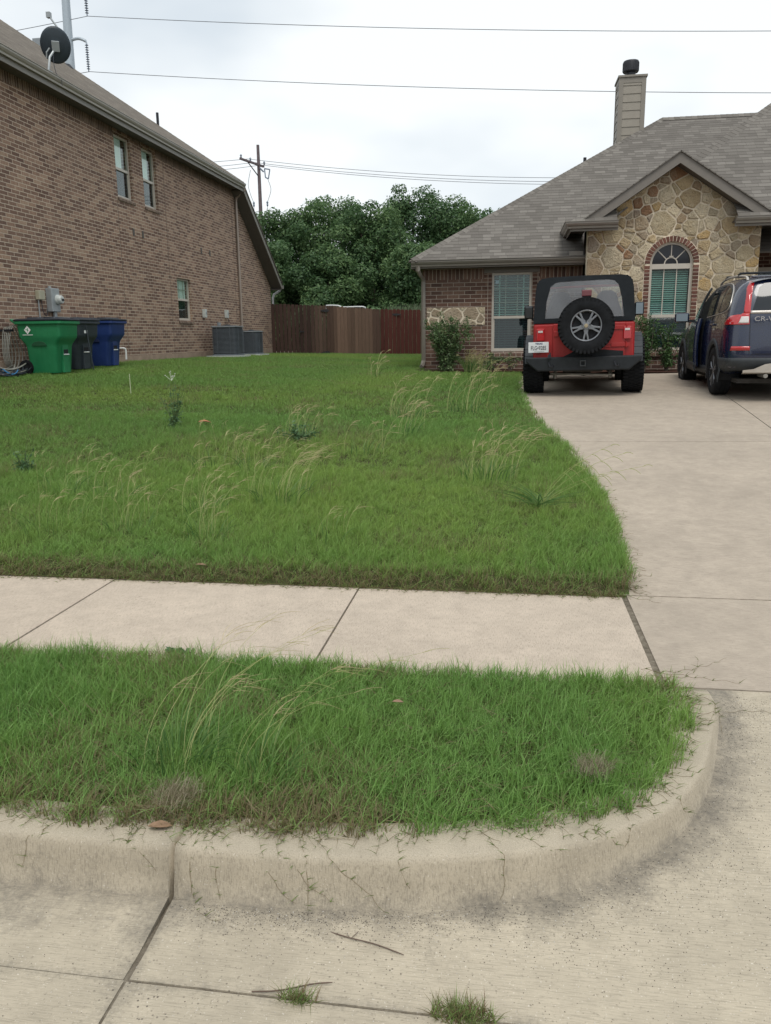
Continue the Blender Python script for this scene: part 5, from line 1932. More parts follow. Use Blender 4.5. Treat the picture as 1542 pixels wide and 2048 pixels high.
# ------------------------------------------------------------------ bermuda runners creeping over the concrete
def runners():
    r = np.random.default_rng(77)
    V, F, Cc = [], [], []
    def surf(x, y):
        # height of the paved surface under a runner
        if x < -0.9:
            d = 1.95 - y
        else:
            best = min(CURB, key=lambda c: (c[0] - x) ** 2 + (c[1] - y) ** 2)
            i = CURB.index(best); a = CURB[max(0, i - 1)]; b = CURB[min(len(CURB) - 1, i + 1)]
            tx, ty = b[0] - a[0], b[1] - a[1]; l = math.hypot(tx, ty)
            d = ((x - best[0]) * ty - (y - best[1]) * tx) / l
        rz = float(road_z(x, y))
        if y < 3.3:
            if d >= 0.012:
                return rz
            return rz + (0.0 - rz) * float(np.interp(-d, [-0.012, -0.002, 0.014, 0.026, 0.038, 0.058], [0, 0.1, 0.5, 0.84, 0.95, 1.0]))
        return rz if x > 0.66 else 0.003
    def slow(x, y):
        # plan speed across the steep curb face
        if x < -0.9:
            d, nx_, ny_ = 1.95 - y, 0.0, 1.0
        else:
            best = min(CURB, key=lambda c: (c[0] - x) ** 2 + (c[1] - y) ** 2)
            i = CURB.index(best); a = CURB[max(0, i - 1)]; b = CURB[min(len(CURB) - 1, i + 1)]
            tx, ty = b[0] - a[0], b[1] - a[1]; l = math.hypot(tx, ty)
            d = ((x - best[0]) * ty - (y - best[1]) * tx) / l; nx_, ny_ = -ty / l, tx / l
        return (-0.045 < d < 0.014 and y < 3.2), nx_, ny_
    def run(x, y, ang, ln, tone=None, leafy=1.0, wig=0.35):
        tone = r.uniform(0.1, 0.9) if tone is None else tone
        pts = []; n = max(4, int(ln / 0.018)); a = ang
        for k in range(n):
            pts.append(np.array([x, y, surf(x, y) + 0.006 + 0.004 * math.sin(k * 1.3)]))
            a += r.normal(0, wig * 0.25)
            dx, dy = 0.018 * math.cos(a), 0.018 * math.sin(a)
            on, nx_, ny_ = slow(x, y)
            if on:
                dn = dx * nx_ + dy * ny_
                dx -= dn * 0.72 * nx_; dy -= dn * 0.72 * ny_
            x += dx; y += dy
        strip(V, F, Cc, pts, 0.0019, 0.12, 0.6)
        for k in range(1, n, 2):
            if r.random() < leafy * 0.85:
                for q in range(int(r.integers(1, 4))):
                    aa = a + r.uniform(-1.6, 1.6)
                    l2 = r.uniform(0.012, 0.034)
                    d = np.array([math.cos(aa), math.sin(aa), r.uniform(0.15, 0.9)])
                    strip(V, F, Cc, [pts[k], pts[k] + d * l2 * 0.5, pts[k] + d * l2 + np.array([0, 0, -0.004])], 0.0030, 0.45 + 0.5 * tone, 0.1)
    # long ones over the curb face
    for (x, y, an, ln) in ((-0.86, 2.06, -1.45, 0.30), (-0.72, 2.06, -1.30, 0.34), (-0.68, 2.07, -0.95, 0.36), (-0.60, 2.07, -1.15, 0.34), (-0.56, 2.07, -0.80, 0.40), (-0.90, 2.05, -1.1, 0.42),
                           (-0.05, 2.15, -0.70, 0.28), (0.02, 2.20, -0.55, 0.30), (0.22, 2.30, -0.9, 0.25), (0.30, 2.40, -0.6, 0.30), (0.45, 2.55, -1.0, 0.32), (-1.20, 2.04, -0.4, 0.30), (-1.35, 2.04, -2.4, 0.25), (-0.3, 2.09, -1.2, 0.22)):
        run(x, y, an, ln * 0.9, leafy=1.15, wig=0.8)
    for i in range(220):   # fringe along the curb top, left and middle
        x = r.uniform(-3.5, 0.25)
        if x > -0.5 and r.random() < 0.45:
            continue
        y = 2.10 + max(0, (x + 0.4)) * 0.22
        run(x, y, r.uniform(-2.6, -0.5), r.uniform(0.05, 0.15) * (1.2 if x < -0.85 else 0.8))
    for i in range(45):    # round the right-hand bend
        k = int(r.integers(25, len(CURB)))
        c = CURB[k]
        run(c[0] - 0.14, c[1] - 0.02, r.uniform(-1.1, 0.5), r.uniform(0.04, 0.13), tone=r.uniform(0, 0.6), leafy=0.9)
    for (x, y, an, ln) in ((0.62, 3.38, 0.05, 0.42), (0.66, 3.42, -0.15, 0.36), (0.70, 3.2, -0.35, 0.45), (0.72, 2.95, -0.1, 0.32), (0.72, 3.05, -0.6, 0.55), (0.6, 3.45, -0.1, 0.5)):
        run(x, y, an, ln, tone=0.0, leafy=0.6, wig=0.6)
    for i in range(620):   # lawn edge over the sidewalk
        run(r.uniform(-6, 0.7), 4.50, r.uniform(-3.0, -0.15), abs(r.normal(0, 0.06)) + 0.02, tone=r.uniform(0, 0.6), leafy=0.8, wig=0.8)
    for i in range(330):   # lawn edge over the driveway
        y = 4.6 + 11 * r.uniform() ** 1.4
        run(float(drive_edge(y)) - 0.03, y, r.uniform(-0.9, 0.4), r.uniform(0.06, 0.20), tone=0.0, leafy=0.4)
    for i in range(30):
        run(r.uniform(-5, 0.6), 3.32, r.uniform(0.8, 2.2), r.uniform(0.03, 0.09))
    o = mesh_from('grass_runners', V, F, Cc, M_runner, None)
    tag(o, 'creeping grass runners trailing over the curb, sidewalk and driveway edges', 'grass runners', None, 'stuff')
M_runner = leaf_mat('runner_stems', (0.20, 0.13, 0.08), (0.15, 0.19, 0.065), (0.22, 0.32, 0.10), 0.25)
runners()

# small grass tufts growing from the gutter joint
def crack_tuft(x, y, n, seed, label, rad=0.1):
    r = np.random.default_rng(seed)
    z = -0.17
    t = empty('crack_grass', (x, y, z), label=label, cat='grass tuft', group='grass tufts in the gutter joint')
    V, F, Cc = [], [], []
    for i in range(n):
        a = r.uniform(0, 6.28); d = rad * r.uniform() ** .7
        b0 = np.array([d * math.cos(a), d * math.sin(a) * 0.35, 0.0])
        aa = r.uniform(0, 6.28); hh = r.uniform(0.006, 0.04); ou = r.uniform(0.015, 0.05)
        tp = np.array([math.cos(aa) * ou, math.sin(aa) * ou, 0])
        strip(V, F, Cc, [b0, b0 + tp * .5 + np.array([0, 0, hh * .7]), b0 + tp + np.array([0, 0, hh])], 0.0028, r.uniform(0, 1), 0.1)
    mesh_from('blades', V, F, Cc, M_runner, t)
crack_tuft(-0.08, 1.66, 420, 1, 'larger green grass tuft in the gutter joint near the bottom edge', 0.085)
crack_tuft(-0.50, 1.655, 150, 2, 'small straw-coloured grass tuft in the gutter joint, left of the larger one', 0.05)


# fallen leaves
def leaf(x, y, z, rz, L_, W_, col, label, tiltx=0.2):
    mb = MB()
    pts = [(-0.5, 0), (-0.3, 0.32), (0.0, 0.48), (0.25, 0.36), (0.5, 0.0), (0.25, -0.36), (0.0, -0.48), (-0.3, -0.32)]
    top = [(a * L_, b * W_, 0.05 * W_ * math.cos(a * 5) + 0.30 * abs(b) * W_) for a, b in pts]
    cen = [(-0.5 * L_, 0, 0.1 * W_), (0.5 * L_, 0, 0.0)]
    V = top + [(0, 0, 0.06 * W_)]
    F = [(i, (i + 1) % 8, 8) for i in range(8)]
    mb.add(V, F); mb.add([(a, b, c - 0.0012) for a, b, c in V], [f[::-1] for f in F])
    o = mb.build('fallen_leaf', col, None, smooth='all', recalc=False)
    o.location = (x, y, z); o.rotation_euler = (tiltx * 0.5, 0.1, rz)
    tag(o, label, 'leaf', 'fallen leaves')
ML1 = simple('dry_brown_leaf', (0.24, 0.15, 0.09), 0.7, var=0.3, nscale=30)
ML2 = simple('orange_brown_leaf', (0.33, 0.13, 0.055), 0.7, var=0.3, nscale=20)
leaf(-1.03, 2.055, 0.012, 0.3, 0.075, 0.035, ML1, 'dry brown leaf lying on the curb edge by the verge grass')
leaf(-0.40, 2.82, 0.095, 0.2, 0.045, 0.022, ML1, 'small tan leaf caught in the middle of the verge grass')
leaf(-3.62, 9.2, 0.50, 0.5, 0.16, 0.10, ML2, 'orange-brown leaf lying in the lawn beside the flowering weed')
leaf(-4.3, 6.0, 0.24, 0.9, 0.09, 0.07, ML1, 'pale brown leaf in the thin grass at the left of the lawn')
leaf(-1.9, 4.62, 0.08, 0.2, 0.07, 0.03, ML1, 'pale dry leaf at the lawn edge above the sidewalk')
# twig in the gutter
mb = MB()
mb.tube(smoothpath([(-0.47, 1.885, -0.158), (-0.40, 1.86, -0.150), (-0.33, 1.85, -0.153), (-0.25, 1.825, -0.155)], 4), [0.0018] * 12 + [0.001], 5)
mb.tube([(-0.40, 1.86, -0.150), (-0.385, 1.885, -0.148)], 0.0012, 4)
M_twig = simple('dark_twig_bark', (0.11, 0.075, 0.055), 0.8)
tag(mb.build('twig', M_twig, None), 'thin dry twig lying in the gutter below the curb', 'twig')
mb = MB()
mb.tube(smoothpath([(-0.62, 1.66, -0.165), (-0.55, 1.668, -0.160), (-0.47, 1.70, -0.160), (-0.42, 1.71, -0.158)], 4), [0.0020] * 12 + [0.001], 5)
tag(mb.build('twig', M_twig, None), 'dry twig lying along the gutter joint beside a straw tuft', 'twig')
# ================================================================== vehicle helpers
def paint(name, color, rough=0.3, metal=0.0, coat=0.6, dirt=0.3, dirtcol=(0.25, 0.22, 0.18)):
    b = NB(name, rough, color, metal, 0.5)
    o = b.obj()
    c = b.mix(b.math('MULTIPLY', b.ramp(b.noise(o, 3.0, 5, 0.7), [(0.4, 0.0), (0.75, 1.0)]), dirt), color, dirtcol)
    b.col(c)
    b.p.inputs['Coat Weight'].default_value = coat
    b.p.inputs['Coat Roughness'].default_value = 0.05
    b.set(b.p.inputs['Roughness'], b.math('ADD', b.math('MULTIPLY', b.noise(o, 8, 4, 0.7), 0.25), rough - 0.1))
    return b.m


M_red = paint('red_car_paint', (0.33, 0.006, 0.007), 0.42, 0, 0.12, 0.12, (0.35, 0.12, 0.10))
M_navy = paint('navy_car_paint', (0.004, 0.010, 0.036), 0.25, 0.0, 0.8, 0.06, (0.10, 0.09, 0.08))
M_softtop = simple('black_soft_top_fabric', (0.014, 0.017, 0.020), 0.85, var=0.2, nscale=6, bump=0.001, spec=0.2)
M_blackpl = simple('black_textured_plastic', (0.015, 0.018, 0.021), 0.6, var=0.2, nscale=10, spec=0.3)
M_greypl = simple('grey_body_cladding', (0.040, 0.046, 0.052), 0.6, var=0.12, nscale=10, spec=0.3)
M_rubber = simple('tyre_rubber', (0.011, 0.012, 0.014), 0.85, var=0.35, nscale=9, bump=0.002, spec=0.2)
M_alloy = simple('grey_alloy', (0.21, 0.22, 0.24), 0.35, 0.6, var=0.12)
M_alloyD = simple('dark_alloy', (0.06, 0.065, 0.07), 0.4, 0.5, var=0.12)
M_steel = simple('worn_steel', (0.30, 0.29, 0.27), 0.5, 0.7, var=0.3)
M_under = simple('dirty_underbody', (0.03, 0.027, 0.024), 0.85, var=0.4, nscale=6)
M_seat = simple('grey_seat_fabric', (0.14, 0.15, 0.17), 0.9, var=0.1)
M_redlens = paint('red_lamp_lens', (0.42, 0.012, 0.016), 0.15, 0, 1.0, 0.0)
M_redlensd = paint('dark_red_lamp_lens', (0.13, 0.008, 0.014), 0.2, 0, 0.8, 0.0)
M_clear = paint('clear_lamp_lens', (0.62, 0.58, 0.56), 0.15, 0.1, 1.0, 0.0)
M_mirror = NB('mirror_glass', 0.08, (0.17, 0.20, 0.22), 0.9).m
M_chrome = NB('chrome_lettering', 0.2, (0.75, 0.76, 0.78), 0.9).m
M_silver = simple('silver_skid_trim', (0.52, 0.49, 0.45), 0.35, 0.5, var=0.08)
M_plate = simple('white_plate', (0.66, 0.68, 0.69), 0.4, var=0.04)
M_ink = simple('black_plate_lettering', (0.02, 0.02, 0.025), 0.5)
M_ink2 = simple('dark_blue_plate_lettering', (0.03, 0.04, 0.12), 0.5)
M_vinyl = glass('vinyl_window', (0.80, 0.82, 0.82), 0.14, 0.10)
def _vin():
    b = NB('hazy_vinyl_window', 0.25, (0.60, 0.62, 0.66), 0, 0.5)
    tr = b.n('BsdfTransparent'); tr.inputs[0].default_value = (0.86, 0.88, 0.88, 1)
    ms = b.n('MixShader')
    b.set(ms.inputs[0], b.ramp(b.noise(b.obj(), 2.0, 1, 0.5), [(0.35, 0.20), (0.7, 0.30)]))
    out = [n for n in b.t.nodes if n.type == 'OUTPUT_MATERIAL'][0]
    b.t.links.new(tr.outputs[0], ms.inputs[1]); b.t.links.new(b.p.outputs[0], ms.inputs[2]); b.t.links.new(ms.outputs[0], out.inputs[0])
    return b.m
M_vinyl = _vin()
M_cglass = NB('dark_car_glass', 0.06, (0.014, 0.018, 0.022), 0, 0.5).m
M_cglass2 = glass('clear_car_glass', (0.62, 0.68, 0.62), 0.02, 0.15)


def text_obj(name, txt, size, mat, parent, M, depth=0.002, sx=1.0, bold=0.0, spacing=1.0):
    cu = bpy.data.curves.new(name, 'FONT')
    cu.body = txt; cu.size = size; cu.align_x = 'CENTER'; cu.align_y = 'CENTER'
    cu.extrude = depth; cu.offset = bold; cu.space_character = spacing
    to = bpy.data.objects.new(name, cu)
    COL.objects.link(to)
    bpy.context.view_layer.update()
    me = bpy.data.meshes.new_from_object(to.evaluated_get(bpy.context.evaluated_depsgraph_get()))
    bpy.data.objects.remove(to)
    me.materials.clear(); me.materials.append(mat)
    o = bpy.data.objects.new(name, me)
    COL.objects.link(o)
    me.transform(M @ Matrix.Diagonal((sx, 1, 1, 1)))
    if parent is not None:
        o.parent = parent
    return o


def rear_text_M(x, y, z):     # text standing upright, read from behind (looking +y)
    return Matrix(((1, 0, 0, x), (0, 0, -1, y), (0, 1, 0, z), (0, 0, 0, 1)))


def knobby_tyre(parent, c, R, w_, side, name='tyre', axis='x', rim_r=0.2, n=46):
    """chunky mud tyre; axis = axle axis"""
    mb = MB()
    h = w_ / 2
    prof = [(rim_r, -h * 0.8), (rim_r + 0.03, -h * 0.95), (R * 0.72, -h * 1.03), (R * 0.9, -h), (R * 0.965, -h * 0.86), (R * 0.972, 0), (R * 0.965, h * 0.86), (R * 0.9, h), (R * 0.72, h * 1.03), (rim_r + 0.03, h * 0.95), (rim_r, h * 0.8)]
    Mt = Matrix.Translation(c)
    vs_, fs_ = [], []
    N_ = 48
    def P(r, a, t):
        if axis == 'x':
            return (a, r * math.cos(t), r * math.sin(t))
        return (r * math.cos(t), a, r * math.sin(t))
    for r, a in prof:
        for k in range(N_):
            vs_.append(P(r, a, 2 * math.pi * k / N_))
    for i in range(len(prof) - 1):
        for k in range(N_):
            fs_.append((i * N_ + k, i * N_ + (k + 1) % N_, (i + 1) * N_ + (k + 1) % N_, (i + 1) * N_ + k))
    mb.add(vs_, fs_, Mt)
    # tread blocks
    for k in range(n):
        t0 = 2 * math.pi * k / n; dt = 2 * math.pi / n * 0.60
        for j, (a0, a1, off) in enumerate(((-1.02, -0.50, 0.0), (-0.42, 0.02, 0.5), (0.08, 0.44, 0.0), (0.52, 1.02, 0.5))):
            ta = t0 + off * 2 * math.pi / n
            if j in (0, 3):
                ra, rb = R * (0.86 if True else 0.9), R
            else:
                ra, rb = R * 0.965, R
            q = []
            outer_first = (j == 0)
            for t in (ta, ta + dt):
                for a in (a0 * h, a1 * h):
                    edge = (j == 0 and a == a0 * h) or (j == 3 and a == a1 * h)
                    q.append(P(ra if edge else R * 0.955, a * (1.0 if not edge else 1.0), t))
                    q.append(P(rb * (0.985 if edge else 1.0), a, t))
            mb.add(q, [(0, 1, 3, 2), (4, 6, 7, 5), (0, 4, 5, 1), (2, 3, 7, 6), (0, 2, 6, 4), (1, 5, 7, 3)], Mt)
    return mb.build(name, M_rubber, parent, smooth=True)


# ================================================================== RED OFF-ROADER
JY = math.radians(-4.6)
JP = empty('red_off_roader', (1.125, 13.0, 0.592), rz=JY, ry=-math.radians(1.1), label='red off-roader with black soft top and spare wheel, parked facing the house', cat='car')
# tub
mb = MB()
mb.box(-0.735, 0.735, -0.50, 1.15, 0.50, 1.06)
mb.box(-0.735, 0.735, 1.15, 1.75, 0.55, 1.10)
tub = mb.build('body', M_red, JP, bevel=0.035, bseg=3)
mb = MB()
mb.box(-0.66, 0.66, 1.75, 2.85, 0.62, 1.12)
mb.prism([(-0.66, 2.85), (0.66, 2.85), (0.60, 3.02), (-0.60, 3.02)], 0.60, 1.08, axis='z')
mb.build('bonnet', M_red, JP, bevel=0.04)
# tailgate
mb = MB()
mb.box(-0.445, 0.60, -0.532, -0.497, 0.545, 1.045)
tg = mb.build('tailgate', M_red, JP, bevel=0.012)
mb = MB()
mb.prism([(-0.33, 0.547), (0.575, 0.547), (0.575, 0.63), (0.30, 0.655), (-0.10, 0.655), (-0.30, 0.56)], -0.543, -0.5325, axis='y')
mb.build('lower_guard', M_blackpl, tg)
for z in (0.69, 0.74):
    mb = MB(); mb.box(0.18, 0.56, -0.540, -0.5325, z - 0.008, z + 0.008)
    mb.build('pressed_rib', M_red, tg, bevel=0.004)
for z in (0.72, 0.97):
    mb = MB(); mb.box(0.40, 0.665, -0.548, -0.533, z - 0.028, z + 0.028); mb.tube([(0.612, -0.545, z - 0.04), (0.612, -0.545, z + 0.04)], 0.014, 8)
    mb.build('hinge', M_red, tg, bevel=0.004)
mb = MB(); mb.box(-0.43, -0.36, -0.548, -0.533, 0.86, 0.94); mb.build('tailgate_latch', M_red, tg, bevel=0.006)
# tail lamps
for sx, z in ((-1, 0.905), (1, 0.905)):
    mb = MB(); mb.box(sx * 0.625 - 0.058, sx * 0.625 + 0.058, -0.555, -0.501, 0.80, 0.985)
    tl = mb.build('tail_lamp', M_redlens, JP, bevel=0.012)
    mb = MB(); mb.box(sx * 0.625 - 0.035, sx * 0.625 + 0.035, -0.562, -0.556, 0.925, 0.955)
    mb.build('reversing_lens', M_clear, tl, bevel=0.004)
# plate
mb = MB(); mb.box(-0.80, -0.50, -0.600, -0.592, 0.635, 0.79); pl = mb.build('licence_plate', M_plate, JP, bevel=0.004)
mb = MB(); mb.box(-0.70, -0.60, -0.592, -0.50, 0.69, 0.74); mb.build('plate_bracket', M_blackpl, pl)
text_obj('plate_number', 'FLG\u20229285', 0.083, M_ink, pl, rear_text_M(-0.650, -0.6015, 0.700), 0.0008, 0.68, 0.0010, 1.0)
text_obj('plate_state', 'TEXAS', 0.036, M_ink2, pl, rear_text_M(-0.645, -0.6015, 0.765), 0.0008, 1.0, 0.0012)
for k in range(13):
    if k == 6:
        continue
mb = MB()
for k in range(14):
    mb.box(-0.715 + k * 0.0105, -0.708 + k * 0.0105, -0.6015, -0.6005, 0.646, 0.653)
mb.build('plate_slogan', M_ink, pl)
# rear bumper
mb = MB()
prof = [(-0.83, 0.565), (0.83, 0.565), (0.83, 0.50), (0.66, 0.36), (-0.66, 0.36), (-0.83, 0.50)]
mb.prism(prof, -0.70, -0.56, axis='y')
bp = mb.build('rear_bumper', M_blackpl, JP, bevel=0.018)
mb = MB()
for (a, b, c, d) in ((-0.042, -0.028, 0.425, 0.51), (0.028, 0.042, 0.425, 0.51), (-0.028, 0.028, 0.496, 0.51), (-0.028, 0.028, 0.425, 0.439)):
    mb.box(a, b, -0.745, -0.69, c, d)
mb.build('tow_hitch', M_alloyD, bp)
for sx in (-1, 1):
    mb = MB(); mb.tube([(sx * 0.47 - 0.02, -0.70, 0.49), (sx * 0.47 - 0.02, -0.75, 0.48), (sx * 0.47 - 0.005, -0.765, 0.43), (sx * 0.47 + 0.03, -0.75, 0.42), (sx * 0.47 + 0.04, -0.70, 0.45)], 0.011, 6)
    mb.build('tow_ring', M_blackmetal, bp, smooth=True)
mb = MB(); mb.tube([(-0.49, -0.69, 0.54), (-0.49, -0.72, 0.58), (-0.47, -0.72, 0.63)], 0.012, 6); mb.box(-0.51, -0.46, -0.735, -0.705, 0.55, 0.60)
mb.build('trailer_socket', M_blackmetal, bp)
# wheel flares
for sx in (-1, 1):
    for yc, yo in ((0.0, 0), (2.37, 0)):
        mb = MB()
        P, Q = [], []
        for k in range(13):
            a = math.pi * (0.02 + 0.96 * k / 12)
            P.append((yc + 0.50 * math.cos(a), 0.44 + 0.46 * math.sin(a)))
        for k in range(12, -1, -1):
            a = math.pi * (0.02 + 0.96 * k / 12)
            P.append((yc + 0.46 * math.cos(a), 0.44 + 0.42 * math.sin(a)))
        for k in range(12):
            quad = [P[k], P[k + 1], P[24 - k], P[25 - k]]
            mb.prism(quad, sx * 0.70, sx * 0.86, axis='x')
        mb.build('wheel_flare', M_greypl, JP, bevel=0.01)
# wheels
for sx in (-1, 1):
    for yc in (0.0, 2.37):
        wh = bpy.data.objects.new('wheel', None); COL.objects.link(wh); wh.parent = JP; MW[wh.name] = MW[JP.name]
        knobby_tyre(wh, (sx * 0.745, yc, 0.415), 0.415, 0.29, sx)
        mb = MB(); mb.lathe([(0.21, -0.10), (0.205, 0.05), (0.15, 0.06), (0.06, 0.09), (0.02, 0.095)], 24, M=Matrix.Translation((sx * 0.745, yc, 0.415)) @ Matrix.Diagonal((sx, 1, 1, 1)), axis='x')
        mb.build('rim', M_alloy, wh, smooth=True)
# spare wheel on the tailgate
sp = bpy.data.objects.new('spare_wheel', None); COL.objects.link(sp); sp.parent = JP; MW[sp.name] = MW[JP.name]
SC = (0.035, -0.72, 1.005)
knobby_tyre(sp, SC, 0.405, 0.27, 1, axis='y', rim_r=0.215, n=42)
mb = MB()
Mt = Matrix.Translation(SC)
mb.lathe([(0.225, -0.105), (0.222, -0.125), (0.205, -0.122), (0.200, -0.09), (0.195, 0.05)], 40, M=Mt, axis='y', cap=False)
for k in range(5):
    a = math.pi / 2 + 2 * math.pi * k / 5 + math.pi      # one spoke straight down
    for s in (-1, 1):
        pass
    ca, sa = math.cos(a), math.sin(a)
    M = Mt @ Matrix(((ca, 0, -sa, 0), (0, 1, 0, 0), (sa, 0, ca, 0), (0, 0, 0, 1)))
    mb.prism([(0.03, -0.040), (0.10, -0.026), (0.205, -0.048), (0.205, -0.020), (0.12, -0.004), (0.12, 0.004), (0.205, 0.020), (0.205, 0.048), (0.10, 0.026), (0.03, 0.040)], -0.118, -0.085, axis='y', M=M)
mb.lathe([(0.062, -0.085), (0.060, -0.122), (0.03, -0.126)], 20, M=Mt, axis='y')
mb.build('spare_rim', M_alloy, sp, smooth=True, bevel=0.003)
mb = MB(); mb.lathe([(0.030, -0.125), (0.026, -0.137), (0.004, -0.139)], 16, M=Mt, axis='y'); mb.build('hub_cap', simple('tan_hub_cap', (0.36, 0.30, 0.2), 0.4, 0.3), sp, smooth=True)
for k in range(5):
    a = math.pi / 2 + 2 * math.pi * (k + 0.5) / 5 + math.pi
    mb = MB(); mb.lathe([(0.012, -0.118), (0.012, -0.132), (0.004, -0.134)], 8, M=Matrix.Translation((SC[0] + 0.058 * math.cos(a), SC[1], SC[2] + 0.058 * math.sin(a))), axis='y')
    mb.build('lug_nut', M_alloyD, sp, smooth=True)
mb = MB(); mb.lathe([(0.19, -0.07), (0.19, 0.04)], 30, M=Mt, axis='y'); mb.build('spare_backing', M_dark, sp)
mb = MB(); mb.tube([(SC[0], -0.53, SC[2]), (SC[0], -0.66, SC[2])], 0.07, 10); mb.build('spare_carrier', M_blackpl, sp)
# third brake lamp above the spare
mb = MB(); mb.box(-0.035, 0.105, -0.66, -0.58, 1.425, 1.515); tb = mb.build('high_brake_lamp', M_redlensd, JP, bevel=0.01)
mb = MB(); mb.box(-0.03, 0.10, -0.65, -0.58, 1.36, 1.4245); mb.box(0.0, 0.07, -0.62, -0.55, 1.05, 1.37); mb.build('lamp_bracket', M_blackpl, tb)
# soft top: hollow shell with a hazy rear window
def top_sec(t):
    """half section at front/back fraction t: list of (x, z)"""
    return None
mb = MB()
yr0, yr1, yf = -0.50, -0.40, 1.28      # foot and head of the sloping rear, front
zb, zt_ = 1.062, 1.735
def ring(y_foot, y_head, s=1.0, crown=0.0):
    P = []
    pts = [(0.735, 0.0), (0.725, 0.30), (0.705, 0.72), (0.685, 0.87), (0.62, 0.965), (0.50, 0.99), (0.0, 1.0)]
    for x, q in pts:
        P.append((x * s, y_foot + (y_head - y_foot) * q, zb + (zt_ + crown - zb) * q))
    return P + [(-x, y, z) for x, y, z in P[-2::-1]]
secs = [ring(yr0, yr1), ring(0.0, 0.02, 1, 0.02), ring(0.6, 0.6, 1, 0.03), ring(1.15, 1.15, 0.99, 0.01), ring(1.32, 1.25, 0.97, -0.01)]
m = len(secs[0])
for s in secs:
    mb.v += s; mb.c += [(1, 1, 1)] * m
for i in range(len(secs) - 1):
    for k in range(m - 1):
        mb.f.append((i * m + k, i * m + k + 1, (i + 1) * m + k + 1, (i + 1) * m + k))
o = mb.build('soft_top', M_softtop, JP, smooth=True)
sol = o.modifiers.new('thick', 'SOLIDIFY'); sol.thickness = 0.012
# rear curtain around the window: outer ring to window outline
outer = ring(yr0, yr1)
def onrear(x, q, dy=0.0):
    return (x, yr0 + (yr1 - yr0) * q + dy, zb + (zt_ - zb) * q)
wpts = [(-0.56, 0.10), (-0.545, 0.45), (-0.49, 0.78), (-0.42, 0.865), (-0.34, 0.885), (0.34, 0.895), (0.43, 0.87), (0.49, 0.78), (0.545, 0.45), (0.575, 0.10)]
opts = [(-0.735, 0.0), (-0.725, 0.30), (-0.70, 0.74), (-0.66, 0.93), (-0.50, 0.99), (0.50, 0.99), (0.66, 0.93), (0.70, 0.74), (0.725, 0.30), (0.735, 0.0)]
mb = MB()
for (ox, oq), (wx, wq) in zip(opts, wpts):
    mb.v += [onrear(ox, oq, -0.002), onrear(wx, wq, -0.008)]; mb.c += [(1, 1, 1)] * 2
for i in range(len(opts) - 1):
    mb.f.append((2 * i, 2 * i + 2, 2 * i + 3, 2 * i + 1))
n0 = len(mb.v)
mb.f.append((18, 0, 1, 19))
o = mb.build('rear_curtain', M_softtop, JP)
sol = o.modifiers.new('thick', 'SOLIDIFY'); sol.thickness = 0.008
mb = MB()
mb.add([onrear(x, q, -0.004) for x, q in wpts], [tuple(range(len(wpts)))])
o = mb.build('rear_window', M_vinyl, JP)
# windscreen frame, seats, roll bar, mirrors
mb = MB()
mb.tube([(-0.68, 1.52, 1.08), (-0.64, 1.30, 1.68)], 0.03, 6); mb.tube([(0.68, 1.52, 1.08), (0.64, 1.30, 1.68)], 0.03, 6); mb.tube([(-0.64, 1.30, 1.68), (0.64, 1.30, 1.68)], 0.03, 6)
mb.build('windscreen_frame', M_red, JP)
mb = MB(); mb.add([(-0.66, 1.51, 1.10), (0.66, 1.51, 1.10), (0.62, 1.31, 1.66), (-0.62, 1.31, 1.66)], [(0, 1, 2, 3)])
mb.build('windscreen', M_cglass2, JP)
for sx in (-0.36, 0.36):
    mb = MB()
    mb.prism([(-0.235, 0.6), (0.235, 0.6), (0.235, 1.22), (0.18, 1.37), (0.145, 1.50), (0.08, 1.555), (-0.08, 1.555), (-0.145, 1.50), (-0.18, 1.37), (-0.235, 1.22)], 0.52, 0.66, axis='y', M=Matrix.Translation((sx, 0, 0)))
    mb.build('seat', M_seat, JP, bevel=0.03)
mb = MB()
mb.tube(smoothpath([(-0.62, 0.25, 1.0), (-0.60, 0.27, 1.55), (-0.5, 0.28, 1.65), (0.5, 0.28, 1.65), (0.60, 0.27, 1.55), (0.62, 0.25, 1.0)], 4), 0.03, 8)
mb.build('roll_bar', M_softtop, JP, smooth=True)
for sx in (-1, 1):
    mb = MB(); mb.box(sx * 0.90 - 0.075, sx * 0.90 + 0.075, 1.16, 1.22, 1.17, 1.385)
    mi = mb.build('door_mirror', M_blackpl, JP, bevel=0.03, bseg=3)
    mb = MB(); mb.box(sx * 0.90 - 0.058, sx * 0.90 + 0.058, 1.152, 1.159, 1.188, 1.367); mb.build('mirror_glass', M_mirror, mi, bevel=0.003)
    mb = MB(); mb.tube([(sx * 0.72, 1.25, 1.12), (sx * 0.82, 1.2, 1.15), (sx * 0.86, 1.19, 1.20)], 0.02, 6); mb.build('mirror_arm', M_blackpl, mi)
